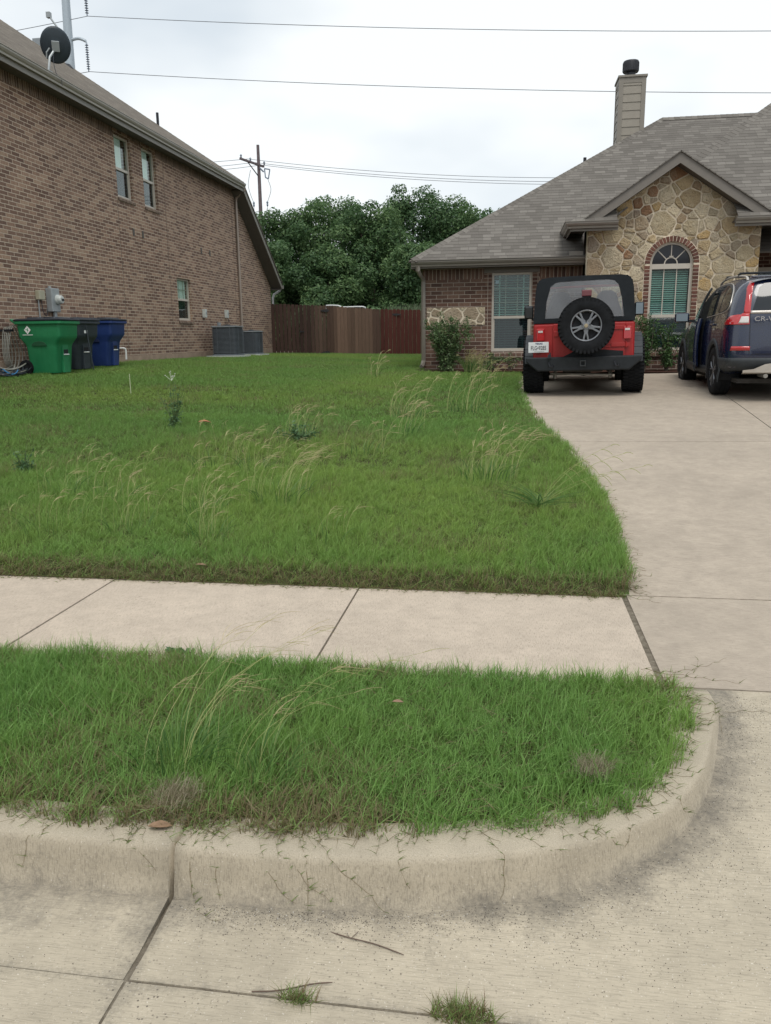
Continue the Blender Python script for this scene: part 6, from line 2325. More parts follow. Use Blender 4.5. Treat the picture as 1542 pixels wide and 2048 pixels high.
# underbody
mb = MB()
mb.box(-0.66, 0.66, -0.52, 2.7, 0.42, 0.50)
mb.build('floor_pan', M_under, JP)
mb = MB(); mb.tube([(-0.62, 0, 0.415), (0.62, 0, 0.415)], 0.04, 8); mb.lathe([(0.04, -0.16), (0.13, -0.08), (0.15, 0.0), (0.12, 0.09), (0.04, 0.15)], 16, M=Matrix.Translation((0.02, 0, 0.40)) , axis='y')
mb.build('rear_axle', M_under, JP, smooth=True)
mb = MB(); mb.tube([(-0.62, 2.37, 0.415), (0.62, 2.37, 0.415)], 0.04, 8); mb.build('front_axle', M_under, JP)
mb = MB(); mb.box(-0.30, 0.30, -0.50, -0.05, 0.33, 0.43); mb.build('fuel_tank', M_under, JP, bevel=0.03)
for sx in (-1, 1):
    mb = MB(); mb.tube([(sx * 0.42, -0.10, 0.22), (sx * 0.40, -0.14, 0.48)], 0.028, 8); mb.build('shock_absorber', M_steel, JP, smooth=True)
mb = MB(); mb.tube([(0.36, 0.6, 0.34), (0.36, -0.1, 0.36), (0.40, -0.50, 0.33)], 0.025, 8); mb.build('exhaust_pipe', M_under, JP)
mb = MB(); mb.tube([(-0.48, -0.2, 0.30), (0.45, -0.2, 0.27)], 0.014, 6); mb.build('track_bar', M_steel, JP)
# grille and headlamps at the front
mb = MB(); mb.box(-0.55, 0.55, 3.02, 3.05, 0.66, 1.05); gr = mb.build('grille', M_red, JP, bevel=0.01)
for sx in (-1, 1):
    mb = MB(); mb.lathe([(0.09, 0.0), (0.085, 0.02), (0.02, 0.035)], 18, M=Matrix.Translation((sx * 0.42, 3.05, 0.88)), axis='y'); mb.build('headlight', M_clear, JP, smooth=True)
mb = MB(); mb.box(-0.78, 0.78, 3.08, 3.20, 0.46, 0.60); mb.build('front_bumper', M_blackpl, JP, bevel=0.02)
# ================================================================== DARK BLUE SUV
SP = empty('dark_blue_suv', (3.815, 12.42, 0.59), rz=-math.radians(2.0), label='dark blue SUV with its driver door ajar, parked at the right edge', cat='car')
hw = 0.905
KW = [0.0, 0.80, 0.885, 0.905, 0.910, 0.888, 0.862]          # half widths rows 0..6 (lower body up to belt)
def suv_rows(yv):
    """half section (x, z) at a station y along the body, bottom centre to roof centre"""
    R = float(np.interp(yv, [-0.95, -0.60, -0.30, 0.3, 0.9, 1.35, 1.75, 2.15, 2.5, 2.9, 3.3, 3.52], [1.58, 1.615, 1.64, 1.665, 1.66, 1.61, 1.46, 1.24, 1.075, 1.03, 0.93, 0.78]))
    belt = float(np.interp(yv, [-0.95, 0.0, 1.0, 2.2, 3.0, 3.52], [1.13, 1.10, 1.05, 0.98, 0.90, 0.70]))
    belt = min(belt, R - 0.03)
    wf = float(np.interp(yv, [-0.95, 0, 2.4, 3.1, 3.52], [1.0, 1, 1, 0.97, 0.82]))
    zb = float(np.interp(yv, [-0.95, -0.5, 0, 3.0, 3.52], [0.34, 0.27, 0.24, 0.24, 0.30]))
    gh = R - belt
    sq = min(1.0, gh / 0.5)
    tx = lambda a: a * sq + (1 - sq) * 1.0
    return [(0.0, zb), (0.80 * wf, zb), (0.885 * wf, zb + 0.05), (0.905 * wf, 0.50), (0.912 * wf, 0.74 if belt > .8 else belt * .85), (0.893 * wf, belt - 0.04),
            (0.868 * wf, belt), (tx(0.80) * 0.868 / 0.86 * wf if sq >= 1 else (0.80 * sq + 0.84 * (1 - sq)) * wf, belt + gh * 0.55), ((0.715 * sq + 0.78 * (1 - sq)) * wf, belt + gh * 0.84),
            ((0.63 * sq + 0.66 * (1 - sq)) * wf, belt + gh * 0.955), ((0.42 * sq + 0.45 * (1 - sq)) * wf, R - 0.012 * sq), (0.0, R)]
# rear profile y for each row
RY = [-0.72, -0.80, -0.92, -0.945, -0.925, -0.885, -0.865, -0.785, -0.715, -0.66, -0.60, -0.60]
cols = []
base_rows = suv_rows(-0.60)
zr = [0.36, 0.36, 0.42, 0.56, 0.80, 1.04, 1.10, 1.33, 1.47, 1.555, 1.60, 1.61]
for xf, dy in ((0.0, 0.0), (0.5, 0.004), (0.80, 0.03), (0.93, 0.075), (0.99, 0.16)):
    cols.append([(r[0] * xf, RY[k] + dy * (1.0 if k < 9 else 0.5), zr[k]) for k, r in enumerate(base_rows)])
stations = [-0.55, -0.42, -0.2, 0.0, 0.3, 0.6, 0.9, 1.2, 1.5, 1.8, 2.1, 2.4, 2.7, 3.0, 3.25, 3.42]
for yv in stations:
    rr = suv_rows(yv)
    q = min(1, max(0, (yv + 0.75) / 0.6))
    cols.append([(r[0], yv, r[1] if yv > -0.25 else (zr[k] * (1 - q) + r[1] * q)) for k, r in enumerate(rr)])
rr = suv_rows(3.52)
for xf, yy3 in ((0.85, 3.50), (0.5, 3.545), (0.0, 3.56)):
    cols.append([(r[0] * xf, yy3 - (0.04 if k in (0, 1, 11, 10) else 0), r[1] * 0.98 + 0.01) for k, r in enumerate(rr)])
nr = len(cols[0]); nc = len(cols)
mb = MB()
for sx in (1, -1):
    b0 = len(mb.v)
    for c in cols:
        for p in c:
            mb.v.append((p[0] * sx, p[1], p[2])); mb.c.append((1, 1, 1))
    for i in range(nc - 1):
        for k in range(nr - 1):
            q = (b0 + i * nr + k, b0 + i * nr + k + 1, b0 + (i + 1) * nr + k + 1, b0 + (i + 1) * nr + k)
            mb.f.append(q if sx > 0 else q[::-1])
me = bpy.data.meshes.new('body'); me.from_pydata(mb.v, [], mb.f)
bm = bmesh.new(); bm.from_mesh(me)
bmesh.ops.remove_doubles(bm, verts=bm.verts, dist=0.0005)
bmesh.ops.dissolve_degenerate(bm, edges=bm.edges, dist=0.0005)
bmesh.ops.recalc_face_normals(bm, faces=bm.faces)
bm.to_mesh(me); bm.free()
body = bpy.data.objects.new('body', me); COL.objects.link(body); body.parent = SP
ss = body.modifiers.new('s', 'SUBSURF'); ss.levels = 2; ss.render_levels = 2
bpy.context.view_layer.update()
ne = bpy.data.meshes.new_from_object(body.evaluated_get(bpy.context.evaluated_depsgraph_get()))
body.modifiers.clear(); body.data = ne
body.data.materials.clear(); body.data.materials.append(M_navy)
bmv = bmesh.new(); bmv.from_mesh(body.data)
BV = BVHTree.FromBMesh(bmv)
bmv.free()
# wheel arches
for yc in (0.0, 2.62):
    for sx in (-1, 1):
        q = MB(); q.lathe([(0.385, sx * 0.60), (0.385, sx * 1.1)], 36, M=Matrix.Translation((0, yc, 0.345)), axis='x')
        cut(body, [q])
body.data.polygons.foreach_set('use_smooth', [True] * len(body.data.polygons))
body.data.set_sharp_from_angle(angle=math.radians(32))


def decal(name, poly, proj, mat, parent, off=0.004, step=0.05, thick=0.0, smooth=True):
    """panel that follows the body surface. proj 'L'/'R': poly in (y, z); 'B': rear, poly in (x, z)"""
    xs = [p[0] for p in poly]; zs = [p[1] for p in poly]
    mb = MB(); cache = {}
    def hit(a, b):
        key = (round(a, 4), round(b, 4))
        if key in cache:
            return cache[key]
        if proj == 'B':
            o, d = Vector((a, -3, b)), Vector((0, 1, 0))
        elif proj == 'L':
            o, d = Vector((-3, a, b)), Vector((1, 0, 0))
        else:
            o, d = Vector((3, a, b)), Vector((-1, 0, 0))
        loc, nrm, _, _ = BV.ray_cast(o, d)
        if loc is None:
            cache[key] = None; return None
        if nrm.dot(d) > 0:
            nrm = -nrm
        mb.v.append(tuple(loc + nrm * off)); mb.c.append((1, 1, 1))
        cache[key] = len(mb.v) - 1
        return cache[key]
    x = math.floor(min(xs) / step) * step
    while x < max(xs):
        z = math.floor(min(zs) / step) * step
        while z < max(zs):
            p = clip_poly(poly, -1, 0, -x); p = clip_poly(p, 1, 0, x + step) if len(p) > 2 else []
            p = clip_poly(p, 0, -1, -z) if len(p) > 2 else []
            p = clip_poly(p, 0, 1, z + step) if len(p) > 2 else []
            if len(p) > 2:
                ids = [hit(a, b) for a, b in p]
                if None not in ids and len(set(ids)) > 2:
                    u = []
                    for i in ids:
                        if i not in u:
                            u.append(i)
                    mb.f.append(tuple(u))
            z += step
        x += step
    o = mb.build(name, mat, parent, recalc=False)
    if proj != 'R':
        pass
    bm = bmesh.new(); bm.from_mesh(o.data)
    bmesh.ops.remove_doubles(bm, verts=bm.verts, dist=0.0008)
    bm.normal_update()
    want = {'B': Vector((0, -1, 0)), 'L': Vector((-1, 0, 0)), 'R': Vector((1, 0, 0))}[proj]
    fl = [f for f in bm.faces if f.normal.dot(want) < 0]
    if fl:
        bmesh.ops.reverse_faces(bm, faces=fl)
    bm.to_mesh(o.data); bm.free()
    if smooth:
        o.data.polygons.foreach_set('use_smooth', [True] * len(o.data.polygons))
    if thick:
        s = o.modifiers.new('t', 'SOLIDIFY'); s.thickness = thick; s.offset = -1
    return o


def both(name, poly, mat, off=0.004, step=0.05, parent=None, thick=0.0):
    for p in ('L', 'R'):
        decal(name, poly, p, mat, parent or SP, off, step, thick)
# side glass (y, z)
win_out = [(2.12, 1.035), (1.62, 1.41), (1.36, 1.515), (0.6, 1.575), (0.0, 1.565), (-0.30, 1.50), (-0.52, 1.36), (-0.60, 1.22), (-0.42, 1.165), (0.4, 1.125), (1.2, 1.085)]
def shrink(poly, k):
    cx = sum(p[0] for p in poly) / len(poly); cz = sum(p[1] for p in poly) / len(poly)
    return [(cx + (a - cx) * k[0], cz + (b - cz) * k[1]) for a, b in poly]
# convex-ise is not needed: clip cells are tested against the outline by ear pieces
def convex_pieces(poly):
    return [poly]
GL = [('front_window', [(1.93, 1.09), (1.58, 1.38), (1.34, 1.475), (0.88, 1.53), (0.88, 1.115)]),
      ('rear_door_window', [(0.80, 1.12), (0.80, 1.53), (0.30, 1.545), (0.02, 1.535), (0.02, 1.15)]),
      ('quarter_window', [(-0.03, 1.16), (-0.03, 1.525), (-0.26, 1.47), (-0.42, 1.37), (-0.50, 1.25), (-0.40, 1.195)])]
both('window_surround', [(2.02, 1.065), (1.60, 1.405), (1.34, 1.505), (0.6, 1.57), (0.0, 1.56), (-0.28, 1.495), (-0.46, 1.385), (-0.555, 1.235), (-0.42, 1.165), (0.4, 1.12)], M_alloyD, 0.002, 0.06)
# bright belt and roof line moulding
for s in (-1, 1):
    pts = []
    for (a, b) in smoothpath([(-0.40, 1.165, 0), (-0.555, 1.235, 0), (-0.46, 1.385, 0), (-0.28, 1.495, 0), (0.0, 1.56, 0), (0.6, 1.575, 0), (1.1, 1.54, 0)], 5) and [(q[0], q[1]) for q in smoothpath([(0.8, 1.112, 0), (0.2, 1.135, 0), (-0.40, 1.165, 0), (-0.555, 1.235, 0), (-0.46, 1.385, 0), (-0.28, 1.495, 0), (0.0, 1.56, 0), (0.6, 1.572, 0), (1.1, 1.535, 0)], 6)]:
        loc, nrm, _, _ = BV.ray_cast(Vector((3 * s, a, b)), Vector((-s, 0, 0)))
        if loc is not None:
            pts.append(loc + Vector((s * 0.006, 0, 0)))
    mb = MB(); mb.tube(pts, 0.0075, 6); mb.build('window_moulding', M_silver, SP, smooth=True)
for nme, poly in GL[1:]:
    both(nme, poly, M_cglass, 0.006, 0.05)
decal('front_window', GL[0][1], 'R', M_cglass, SP, 0.006, 0.05)
# open doorway on the left and the ajar door
decal('door_opening', [(2.05, 0.34), (2.05, 1.0), (1.85, 1.12), (1.52, 1.42), (1.34, 1.50), (0.90, 1.535), (0.84, 1.10), (0.84, 0.34)], 'L', M_dark, SP, 0.0045, 0.06)
door_pts = [(2.05, 0.36), (2.05, 0.98), (1.93, 1.075), (0.86, 1.11), (0.84, 0.9), (0.84, 0.36)]
hinge = Vector((-0.90, 2.06, 0))
def swing(o, ang=math.radians(-5.5)):
    M = Matrix.Translation(hinge) @ Matrix.Rotation(ang, 4, 'Z') @ Matrix.Translation(-hinge)
    o.data.transform(M)
dl = decal('front_door', door_pts, 'L', M_navy, SP, 0.004, 0.05, 0.0)
swing(dl)
s = dl.modifiers.new('t', 'SOLIDIFY'); s.thickness = 0.07; s.offset = -1
d2 = decal('door_window', [(1.93, 1.085), (1.58, 1.39), (1.34, 1.48), (0.90, 1.53), (0.88, 1.115)], 'L', M_cglass2, dl, 0.002, 0.05)
swing(d2)
for poly in ([(2.0, 1.07), (1.59, 1.41), (1.56, 1.385), (1.93, 1.085)], [(1.59, 1.41), (1.34, 1.505), (1.34, 1.478), (1.57, 1.385)], [(1.34, 1.505), (0.87, 1.56), (0.87, 1.53), (1.34, 1.478)], [(0.90, 1.11), (0.90, 1.545), (0.855, 1.55), (0.855, 1.11)]):
    d3 = decal('door_window_frame', poly, 'L', M_blackpl, dl, 0.004, 0.05, 0.03); swing(d3)
d4 = decal('door_lower_trim', [(2.05, 0.30), (2.05, 0.44), (0.84, 0.44), (0.84, 0.30)], 'L', M_greypl, dl, 0.008, 0.05, 0.02); swing(d4)
# mirror
Ms = Matrix.Translation(hinge) @ Matrix.Rotation(math.radians(-5.5), 4, 'Z') @ Matrix.Translation(-hinge)
mb = MB(); mb.box(-1.16, -0.93, 1.78, 1.86, 1.06, 1.215, M=Ms)
mi = mb.build('door_mirror', M_navy, SP, bevel=0.035, bseg=3)
mb = MB(); mb.box(-1.14, -0.955, 1.772, 1.779, 1.078, 1.197, M=Ms); mb.build('mirror_glass', M_mirror, mi, bevel=0.003)
mb = MB(); mb.box(-0.95, -0.84, 1.80, 1.84, 1.06, 1.10, M=Ms); mb.build('mirror_arm', M_blackpl, mi)
mb = MB(); mb.box(0.93, 1.16, 1.78, 1.86, 1.06, 1.215); mb.build('door_mirror', M_navy, SP, bevel=0.035, bseg=3)
# handles, fuel flap
mb = MB(); mb.box(-0.925, -0.895, 0.05, 0.26, 0.985, 1.015); mb.build('door_handle', M_navy, SP, bevel=0.01)
mb = MB(); mb.lathe([(0.018, 0.0), (0.018, 0.012), (0.002, 0.013)], 12, M=Matrix.Translation((-0.898, 0.10, 0.93)) @ Matrix.Diagonal((-1, 1, 1, 1)), axis='x'); mb.build('lock_barrel', M_silver, SP)
# shut lines
for poly in ([(0.838, 0.35), (0.838, 1.09), (0.828, 1.09), (0.828, 0.35)], [(-0.03, 0.95), (-0.03, 1.14), (-0.04, 1.14), (-0.04, 0.95)]):
    decal('shut_line', poly, 'L', M_dark, SP, 0.002, 0.05)
# cladding
both('sill_cladding', [(2.20, 0.25), (2.20, 0.40), (0.42, 0.40), (0.42, 0.25)], M_greypl, 0.010, 0.05, None, 0.01)
for s in (-1, 1):
    for yc in (0.0, 2.62):
        pts = []
        mb = MB()
        n = 20; rows = []
        for k in range(n + 1):
            a = math.pi * (-0.10 + 1.20 * k / n)
            row = []
            for r in (0.380, 0.40, 0.455, 0.462):
                y_, z_ = yc + r * math.cos(a), 0.345 + r * math.sin(a)
                loc, nrm, _, _ = BV.ray_cast(Vector((3 * s, y_, max(0.30, z_))), Vector((-s, 0, 0)))
                xx = abs(loc.x) if loc is not None else 0.90
                xx = max(xx, 0.885)
                row.append((s * (xx + (0.012 if r in (0.40, 0.455) else -0.004)), y_, z_))
            rows.append(row)
        for row in rows:
            mb.v += row; mb.c += [(1, 1, 1)] * 4
        for k in range(n):
            for j in range(3):
                q = k * 4 + j
                mb.f.append((q, q + 1, q + 5, q + 4))
        mb.build('arch_cladding', M_greypl, SP, smooth='all')
        # inner liner
        mb = MB(); 
        for k in range(n):
            a0 = math.pi * (-0.1 + 1.2 * k / n); a1 = math.pi * (-0.1 + 1.2 * (k + 1) / n)
            mb.add([(s * 0.60, yc + 0.383 * math.cos(a0), 0.345 + 0.383 * math.sin(a0)), (s * 0.90, yc + 0.383 * math.cos(a0), 0.345 + 0.383 * math.sin(a0)), (s * 0.90, yc + 0.383 * math.cos(a1), 0.345 + 0.383 * math.sin(a1)), (s * 0.60, yc + 0.383 * math.cos(a1), 0.345 + 0.383 * math.sin(a1))], [(0, 1, 2, 3)])
        mb.add([(s * 0.61, yc - 0.38, 0.2), (s * 0.61, yc + 0.38, 0.2), (s * 0.61, yc + 0.38, 0.74), (s * 0.61, yc - 0.38, 0.74)], [(0, 1, 2, 3)])
        mb.build('arch_liner', M_dark, SP)
        # wheel
        wh = bpy.data.objects.new('wheel', None); COL.objects.link(wh); wh.parent = SP; MW[wh.name] = MW[SP.name]
        Mw = Matrix.Translation((s * 0.79, yc, 0.345)) @ Matrix.Diagonal((s, 1, 1, 1))
        mb = MB()
        mb.lathe([(0.225, 0.09), (0.24, 0.112), (0.29, 0.118), (0.33, 0.105), (0.345, 0.08), (0.346, 0.03), (0.343, 0.027), (0.343, 0.021), (0.346, 0.018), (0.346, -0.03), (0.343, -0.033), (0.343, -0.039), (0.346, -0.042), (0.345, -0.08), (0.33, -0.105), (0.23, -0.11)], 48, M=Mw, axis='x')
        mb.build('tyre', M_rubber, wh, smooth=True)
        mb = MB()
        mb.lathe([(0.228, -0.10), (0.222, 0.06), (0.228, 0.095), (0.236, 0.10), (0.238, 0.08)], 40, M=Mw, axis='x', cap=False)
        for k in range(5):
            for da in (-0.14, 0.14):
                a = 2 * math.pi * k / 5 + 0.3
                c0 = Vector((0.075, 0.05 * math.cos(a), 0.05 * math.sin(a)))
                c1 = Vector((0.090, 0.14 * math.cos(a + da * 0.8), 0.14 * math.sin(a + da * 0.8)))
                c2 = Vector((0.088, 0.228 * math.cos(a + da * 1.9), 0.228 * math.sin(a + da * 1.9)))
                mb.tube([c0, c1, c2], [0.018, 0.014, 0.013], 6, M=Mw)
        mb.lathe([(0.06, 0.04), (0.06, 0.085), (0.03, 0.095), (0.003, 0.096)], 20, M=Mw, axis='x')
        mb.build('rim', M_alloy, wh, smooth=True)
        mb = MB(); mb.lathe([(0.215, 0.02), (0.215, 0.0)], 30, M=Mw, axis='x'); mb.build('brake_backing', M_dark, wh)
# rear: glass, lamps, lower bumper, skid trim
decal('rear_glass', [(-0.60, 1.175), (-0.56, 1.30), (-0.51, 1.47), (-0.44, 1.53), (0.44, 1.53), (0.51, 1.47), (0.56, 1.30), (0.60, 1.175)], 'B', M_cglass, SP, 0.005, 0.05)
decal('chrome_strip', [(-0.63, 1.125), (-0.63, 1.165), (0.63, 1.165), (0.63, 1.125)], 'B', M_silver, SP, 0.008, 0.05, 0.008)
for s in (-1, 1):
    lamp = [(s * 0.655, 1.10), (s * 0.635, 1.30), (s * 0.60, 1.50), (s * 0.55, 1.57), (s * 0.615, 1.575), (s * 0.67, 1.50), (s * 0.705, 1.32), (s * 0.735, 1.16), (s * 0.845, 0.98), (s * 0.66, 0.98)]
    up_ = [(s * 0.632, 1.12), (s * 0.602, 1.38), (s * 0.565, 1.53), (s * 0.60, 1.56), (s * 0.655, 1.46), (s * 0.70, 1.20), (s * 0.71, 1.12)]
    t = decal('tail_lamp', up_, 'B', M_redlens, SP, 0.012, 0.04, 0.012)
    low = [(s * 0.64, 0.985), (s * 0.64, 1.13), (s * 0.72, 1.13), (s * 0.86, 1.01), (s * 0.868, 0.985)]
    decal('lower_lens', low, 'B', M_redlens, t, 0.013, 0.03, 0.012)
    decal('clear_lens', [(s * 0.648, 1.0), (s * 0.648, 1.085), (s * 0.735, 1.085), (s * 0.77, 1.0)], 'B', M_clear, t, 0.018, 0.03, 0.004)
    pr_ = 'L' if s < 0 else 'R'
    decal('side_lens', [(-0.86, 0.985), (-0.83, 1.12), (-0.72, 1.10), (-0.56, 0.99)], pr_, M_redlens, t, 0.010, 0.03, 0.01)
    decal('reflector', [(s * 0.62, 0.645), (s * 0.62, 0.70), (s * 0.84, 0.70), (s * 0.85, 0.645)], 'B', M_redlens, SP, 0.008, 0.04, 0.006)
    decal('tailgate_gap', [(s * 0.622, 0.60), (s * 0.628, 1.12), (s * 0.636, 1.12), (s * 0.630, 0.60)], 'B', M_dark, SP, 0.002, 0.04)
decal('tailgate_gap', [(-0.60, 0.592), (-0.60, 0.60), (0.60, 0.60), (0.60, 0.592)], 'B', M_dark, SP, 0.002, 0.04)
decal('rear_bumper', [(-0.87, 0.37), (-0.87, 0.545), (0.87, 0.545), (0.87, 0.37)], 'B', M_greypl, SP, 0.010, 0.05, 0.01)
both('bumper_side', [(-0.93, 0.36), (-0.93, 0.545), (-0.44, 0.545), (-0.46, 0.30)], M_greypl, 0.010, 0.05, None, 0.01)
mb = MB()
for k in range(20):
    xa, xb = -0.70 + 0.07 * k, -0.70 + 0.07 * (k + 1)
    f = lambda x: float(np.interp(abs(x), [0, 0.40, 0.56, 0.70], [0.475, 0.475, 0.40, 0.385]))
    mb.add([(xa, -0.965, 0.355), (xb, -0.965, 0.355), (xb, -0.972, f(xb)), (xa, -0.972, f(xa)), (xa, -0.90, 0.335), (xb, -0.90, 0.335), (xb, -0.94, f(xb)), (xa, -0.94, f(xa))],
           [(0, 1, 2, 3), (4, 5, 1, 0), (3, 2, 6, 7)])
mb.build('skid_trim', M_silver, SP)
mb = MB(); mb.box(-0.62, 0.62, -0.70, -0.58, 1.595, 1.625); mb.build('roof_spoiler', M_navy, SP, bevel=0.02)
text_obj('badge', 'CR-V', 0.085, M_chrome, SP, Matrix(((1, 0, 0, -0.475), (0, 0, -1, -0.915), (0, 1, 0, 1.055), (0, 0, 0, 1))), 0.004, 1.25, 0.001)
# roof rails
for s in (-1, 1):
    mb = MB()
    mb.tube(smoothpath([(s * 0.60, -0.42, 1.575), (s * 0.60, -0.30, 1.635), (s * 0.61, 0.3, 1.675), (s * 0.61, 0.9, 1.672), (s * 0.60, 1.22, 1.64), (s * 0.59, 1.32, 1.60)], 5), 0.017, 6)
    mb.build('roof_rail', M_silver, SP, smooth=True)
for y_ in (0.05, 0.85):
    mb = MB()
    mb.tube(smoothpath([(-0.62, y_, 1.66), (-0.60, y_, 1.69), (-0.52, y_, 1.705), (0.52, y_, 1.705), (0.60, y_, 1.69), (0.62, y_, 1.66)], 4), 0.016, 6)
    mb.build('cross_bar', M_blackpl, SP, smooth=True)
mb = MB(); mb.box(-0.70, 0.70, -0.70, 3.2, 0.20, 0.26); mb.build('floor_pan', M_under, SP)
for s in (-1, 1):
    mb = MB(); mb.tube([(s * 0.4, -0.94, 0.31), (s * 0.4, -0.6, 0.31)], 0.03, 8); mb.build('exhaust_pipe', M_steel, SP)
decal('windscreen_hood_gap', [(2.3, 0.9), (2.3, 0.96), (2.28, 0.96), (2.28, 0.9)], 'L', M_dark, SP, 0.002, 0.05)
# ================================================================== TRASH BINS
def rrect(hx, hy, r, n=4, cx=0.0, cy=0.0):
    P = []
    for (sx, sy, a0) in ((1, 1, 0), (-1, 1, 90), (-1, -1, 180), (1, -1, 270)):
        for k in range(n + 1):
            a = math.radians(a0 + 90 * k / n)
            P.append((cx + sx * (hx - r) + r * math.cos(a), cy + sy * (hy - r) + r * math.sin(a)))
    return P


def loft(mb, secs, cap=True):
    """secs: list of (points2d, z)"""
    b = len(mb.v); m = len(secs[0][0])
    for P, z in secs:
        for p in P:
            mb.v.append((p[0], p[1], z if len(p) < 3 else p[2])); mb.c.append((1, 1, 1))
    for i in range(len(secs) - 1):
        for k in range(m):
            mb.f.append((b + i * m + k, b + i * m + (k + 1) % m, b + (i + 1) * m + (k + 1) % m, b + (i + 1) * m + k))
    if cap:
        mb.f.append(tuple(b + k for k in range(m - 1, -1, -1)))
        mb.f.append(tuple(b + (len(secs) - 1) * m + k for k in range(m)))
    return mb


def M_bin(name, col):
    b = NB(name, 0.45, col, 0, 0.4)
    o = b.obj()
    c = b.mix(b.ramp(b.noise(o, 4, 5, 0.7), [(0.4, 0.0), (0.75, 0.25)]), col, tuple(min(1, x * 1.5 + 0.03) for x in col))
    c = b.mix(b.ramp(b.noise(b.scale(o, (1, 1, 0.2)), 30, 4, 0.7), [(0.3, 0.35), (0.5, 0.0)]), c, tuple(x * 0.6 for x in col))
    b.col(c)
    return b.m


M_lid = simple('dark_bin_lid', (0.022, 0.028, 0.038), 0.5, var=0.25, nscale=6)
M_whitep = simple('white_print', (0.78, 0.80, 0.78), 0.6, var=0.04)


def trash_bin(x, y, rz, mat, label, size=1.0, emblem=True, lean=0.0):
    z = float(lawn_z(x, y))
    t = empty('trash_bin', (x, y, z), rz=rz, rx=lean, label=label, cat='trash bin', group='wheeled bins by the brick wall')
    S = size
    mb = MB()
    lv = [(0.03, .262, .26, -0.01), (0.06, .27, .268, -0.01), (0.50, .305, .285, 0), (0.555, .325, .295, 0), (0.62, .375, .31, 0), (0.66, .405, .318, 0), (0.70, .415, .322, 0), (0.92, .43, .33, 0)]
    loft(mb, [(rrect(hx * S, hy * S, 0.06, 4, cx), zz * S) for zz, hx, hy, cx in lv])
    mb.build('bin_body', mat, t, smooth=True)
    mb = MB()
    loft(mb, [(rrect(.45 * S, .35 * S, .06), .90 * S), (rrect(.465 * S, .365 * S, .06), .915 * S), (rrect(.465 * S, .365 * S, .06), .955 * S), (rrect(.45 * S, .35 * S, .06), .965 * S)])
    mb.build('rim', mat, t, smooth=True)
    mb = MB()
    loft(mb, [(rrect(.47 * S, .37 * S, .06, 4, 0.0), .966 * S), (rrect(.475 * S, .375 * S, .06), .985 * S), (rrect(.45 * S, .35 * S, .06), 1.0 * S), (rrect(.30 * S, .25 * S, .06), 1.012 * S)])
    loft(mb, [(rrect(.13 * S, .27 * S, .03, 3, 0.20 * S), 1.0 * S), (rrect(.12 * S, .26 * S, .03, 3, 0.20 * S), 1.032 * S)])
    loft(mb, [(rrect(.13 * S, .27 * S, .03, 3, -0.12 * S), 1.0 * S), (rrect(.12 * S, .26 * S, .03, 3, -0.12 * S), 1.030 * S)])
    mb.build('lid', M_lid, t, smooth=True)
    # rear handle bar and hinge lugs
    mb = MB()
    mb.tube([(-.46 * S, -.30 * S, .93 * S), (-.535 * S, -.30 * S, .985 * S), (-.535 * S, .30 * S, .985 * S), (-.46 * S, .30 * S, .93 * S)], 0.018, 8)
    mb.build('handle', mat, t, smooth=True)
    # lifting pocket, its shade drawn as a dark box, and bar in front
    mb = MB(); mb.box(.262 * S, .318 * S, -.10 * S, .10 * S, .03 * S, .60 * S); mb.build('front_rib_panel', mat, t, bevel=0.008)
    mb = MB(); mb.box(.300 * S, .3195 * S, -.075 * S, .075 * S, .36 * S, .45 * S); mb.build('lift_pocket_shade', M_dark, t)
    mb = MB(); mb.tube([(.325 * S, -.085 * S, .36 * S), (.325 * S, .085 * S, .36 * S)], 0.010, 8); mb.build('lift_bar', M_whitep, t, smooth=True)
    mb = MB()
    pts = []
    for k in range(9):
        a = math.pi * k / 8
        pts.append((-0.02 + 0.15 * math.cos(a), 0.52 + 0.085 * math.sin(a)))
    mb.prism([(p * S, q * S) for p, q in pts], -.300 * S, -.3085 * S, axis='y')
    mb.build('side_grip_shade', M_lid if not emblem else simple('grip_shade_' + mat.name, tuple(c * 0.35 for c in mat.node_tree.nodes['Principled BSDF'].inputs['Base Color'].default_value[:3]), 0.6), t, bevel=0.004)  # half-moon shade of the hand hollow, drawn as a dark inlay
    if emblem:
        yf = -.335 * S
        mb = MB()
        Me = Matrix.Translation((-0.20 * S, yf, 0.805 * S))
        mb.prism([(0, -.075), (.065, 0), (0, .075), (-.065, 0)], 0.0, -0.003, axis='y', M=Me)
        e = mb.build('emblem', M_whitep, t)
        mb = MB()
        mb.prism([(-.028, -.004), (-.012, -.004), (-.012, .012), (-.020, .022), (-.034, .008)], -0.0031, -0.0045, axis='y', M=Me)
        mb.prism([(.000, .026), (.014, .034), (.014, -.004), (.026, -.004), (.006, -.024), (-.010, -.008), (.000, -.008)], -0.0031, -0.0045, axis='y', M=Me)
        mb.prism([(-.014, -.030), (.012, -.032), (.0, -.042)], -0.0031, -0.0045, axis='y', M=Me)
        mb.build('emblem_arrows', mat, e)
        mb = MB()
        for k in range(16):
            mb.box(-0.30 * S + k * 0.0125, -0.2905 * S + k * 0.0125, yf - 0.003, yf, 0.712 * S, 0.724 * S)
        mb.build('caption', M_whitep, t)
    for sy in (-1, 1):
        mb = MB(); mb.lathe([(0.135 * S, -0.025), (0.14 * S, 0.0), (0.135 * S, 0.025), (0.09 * S, 0.03), (0.085 * S, 0.012), (0.03, 0.012), (0.03, 0.035), (0.002, 0.036)], 24, M=Matrix.Translation((-.33 * S, sy * .27 * S, .135 * S)) @ Matrix.Diagonal((1, sy, 1, 1)), axis='y')
        mb.build('wheel', M_rubber, t, smooth=True)
    return t


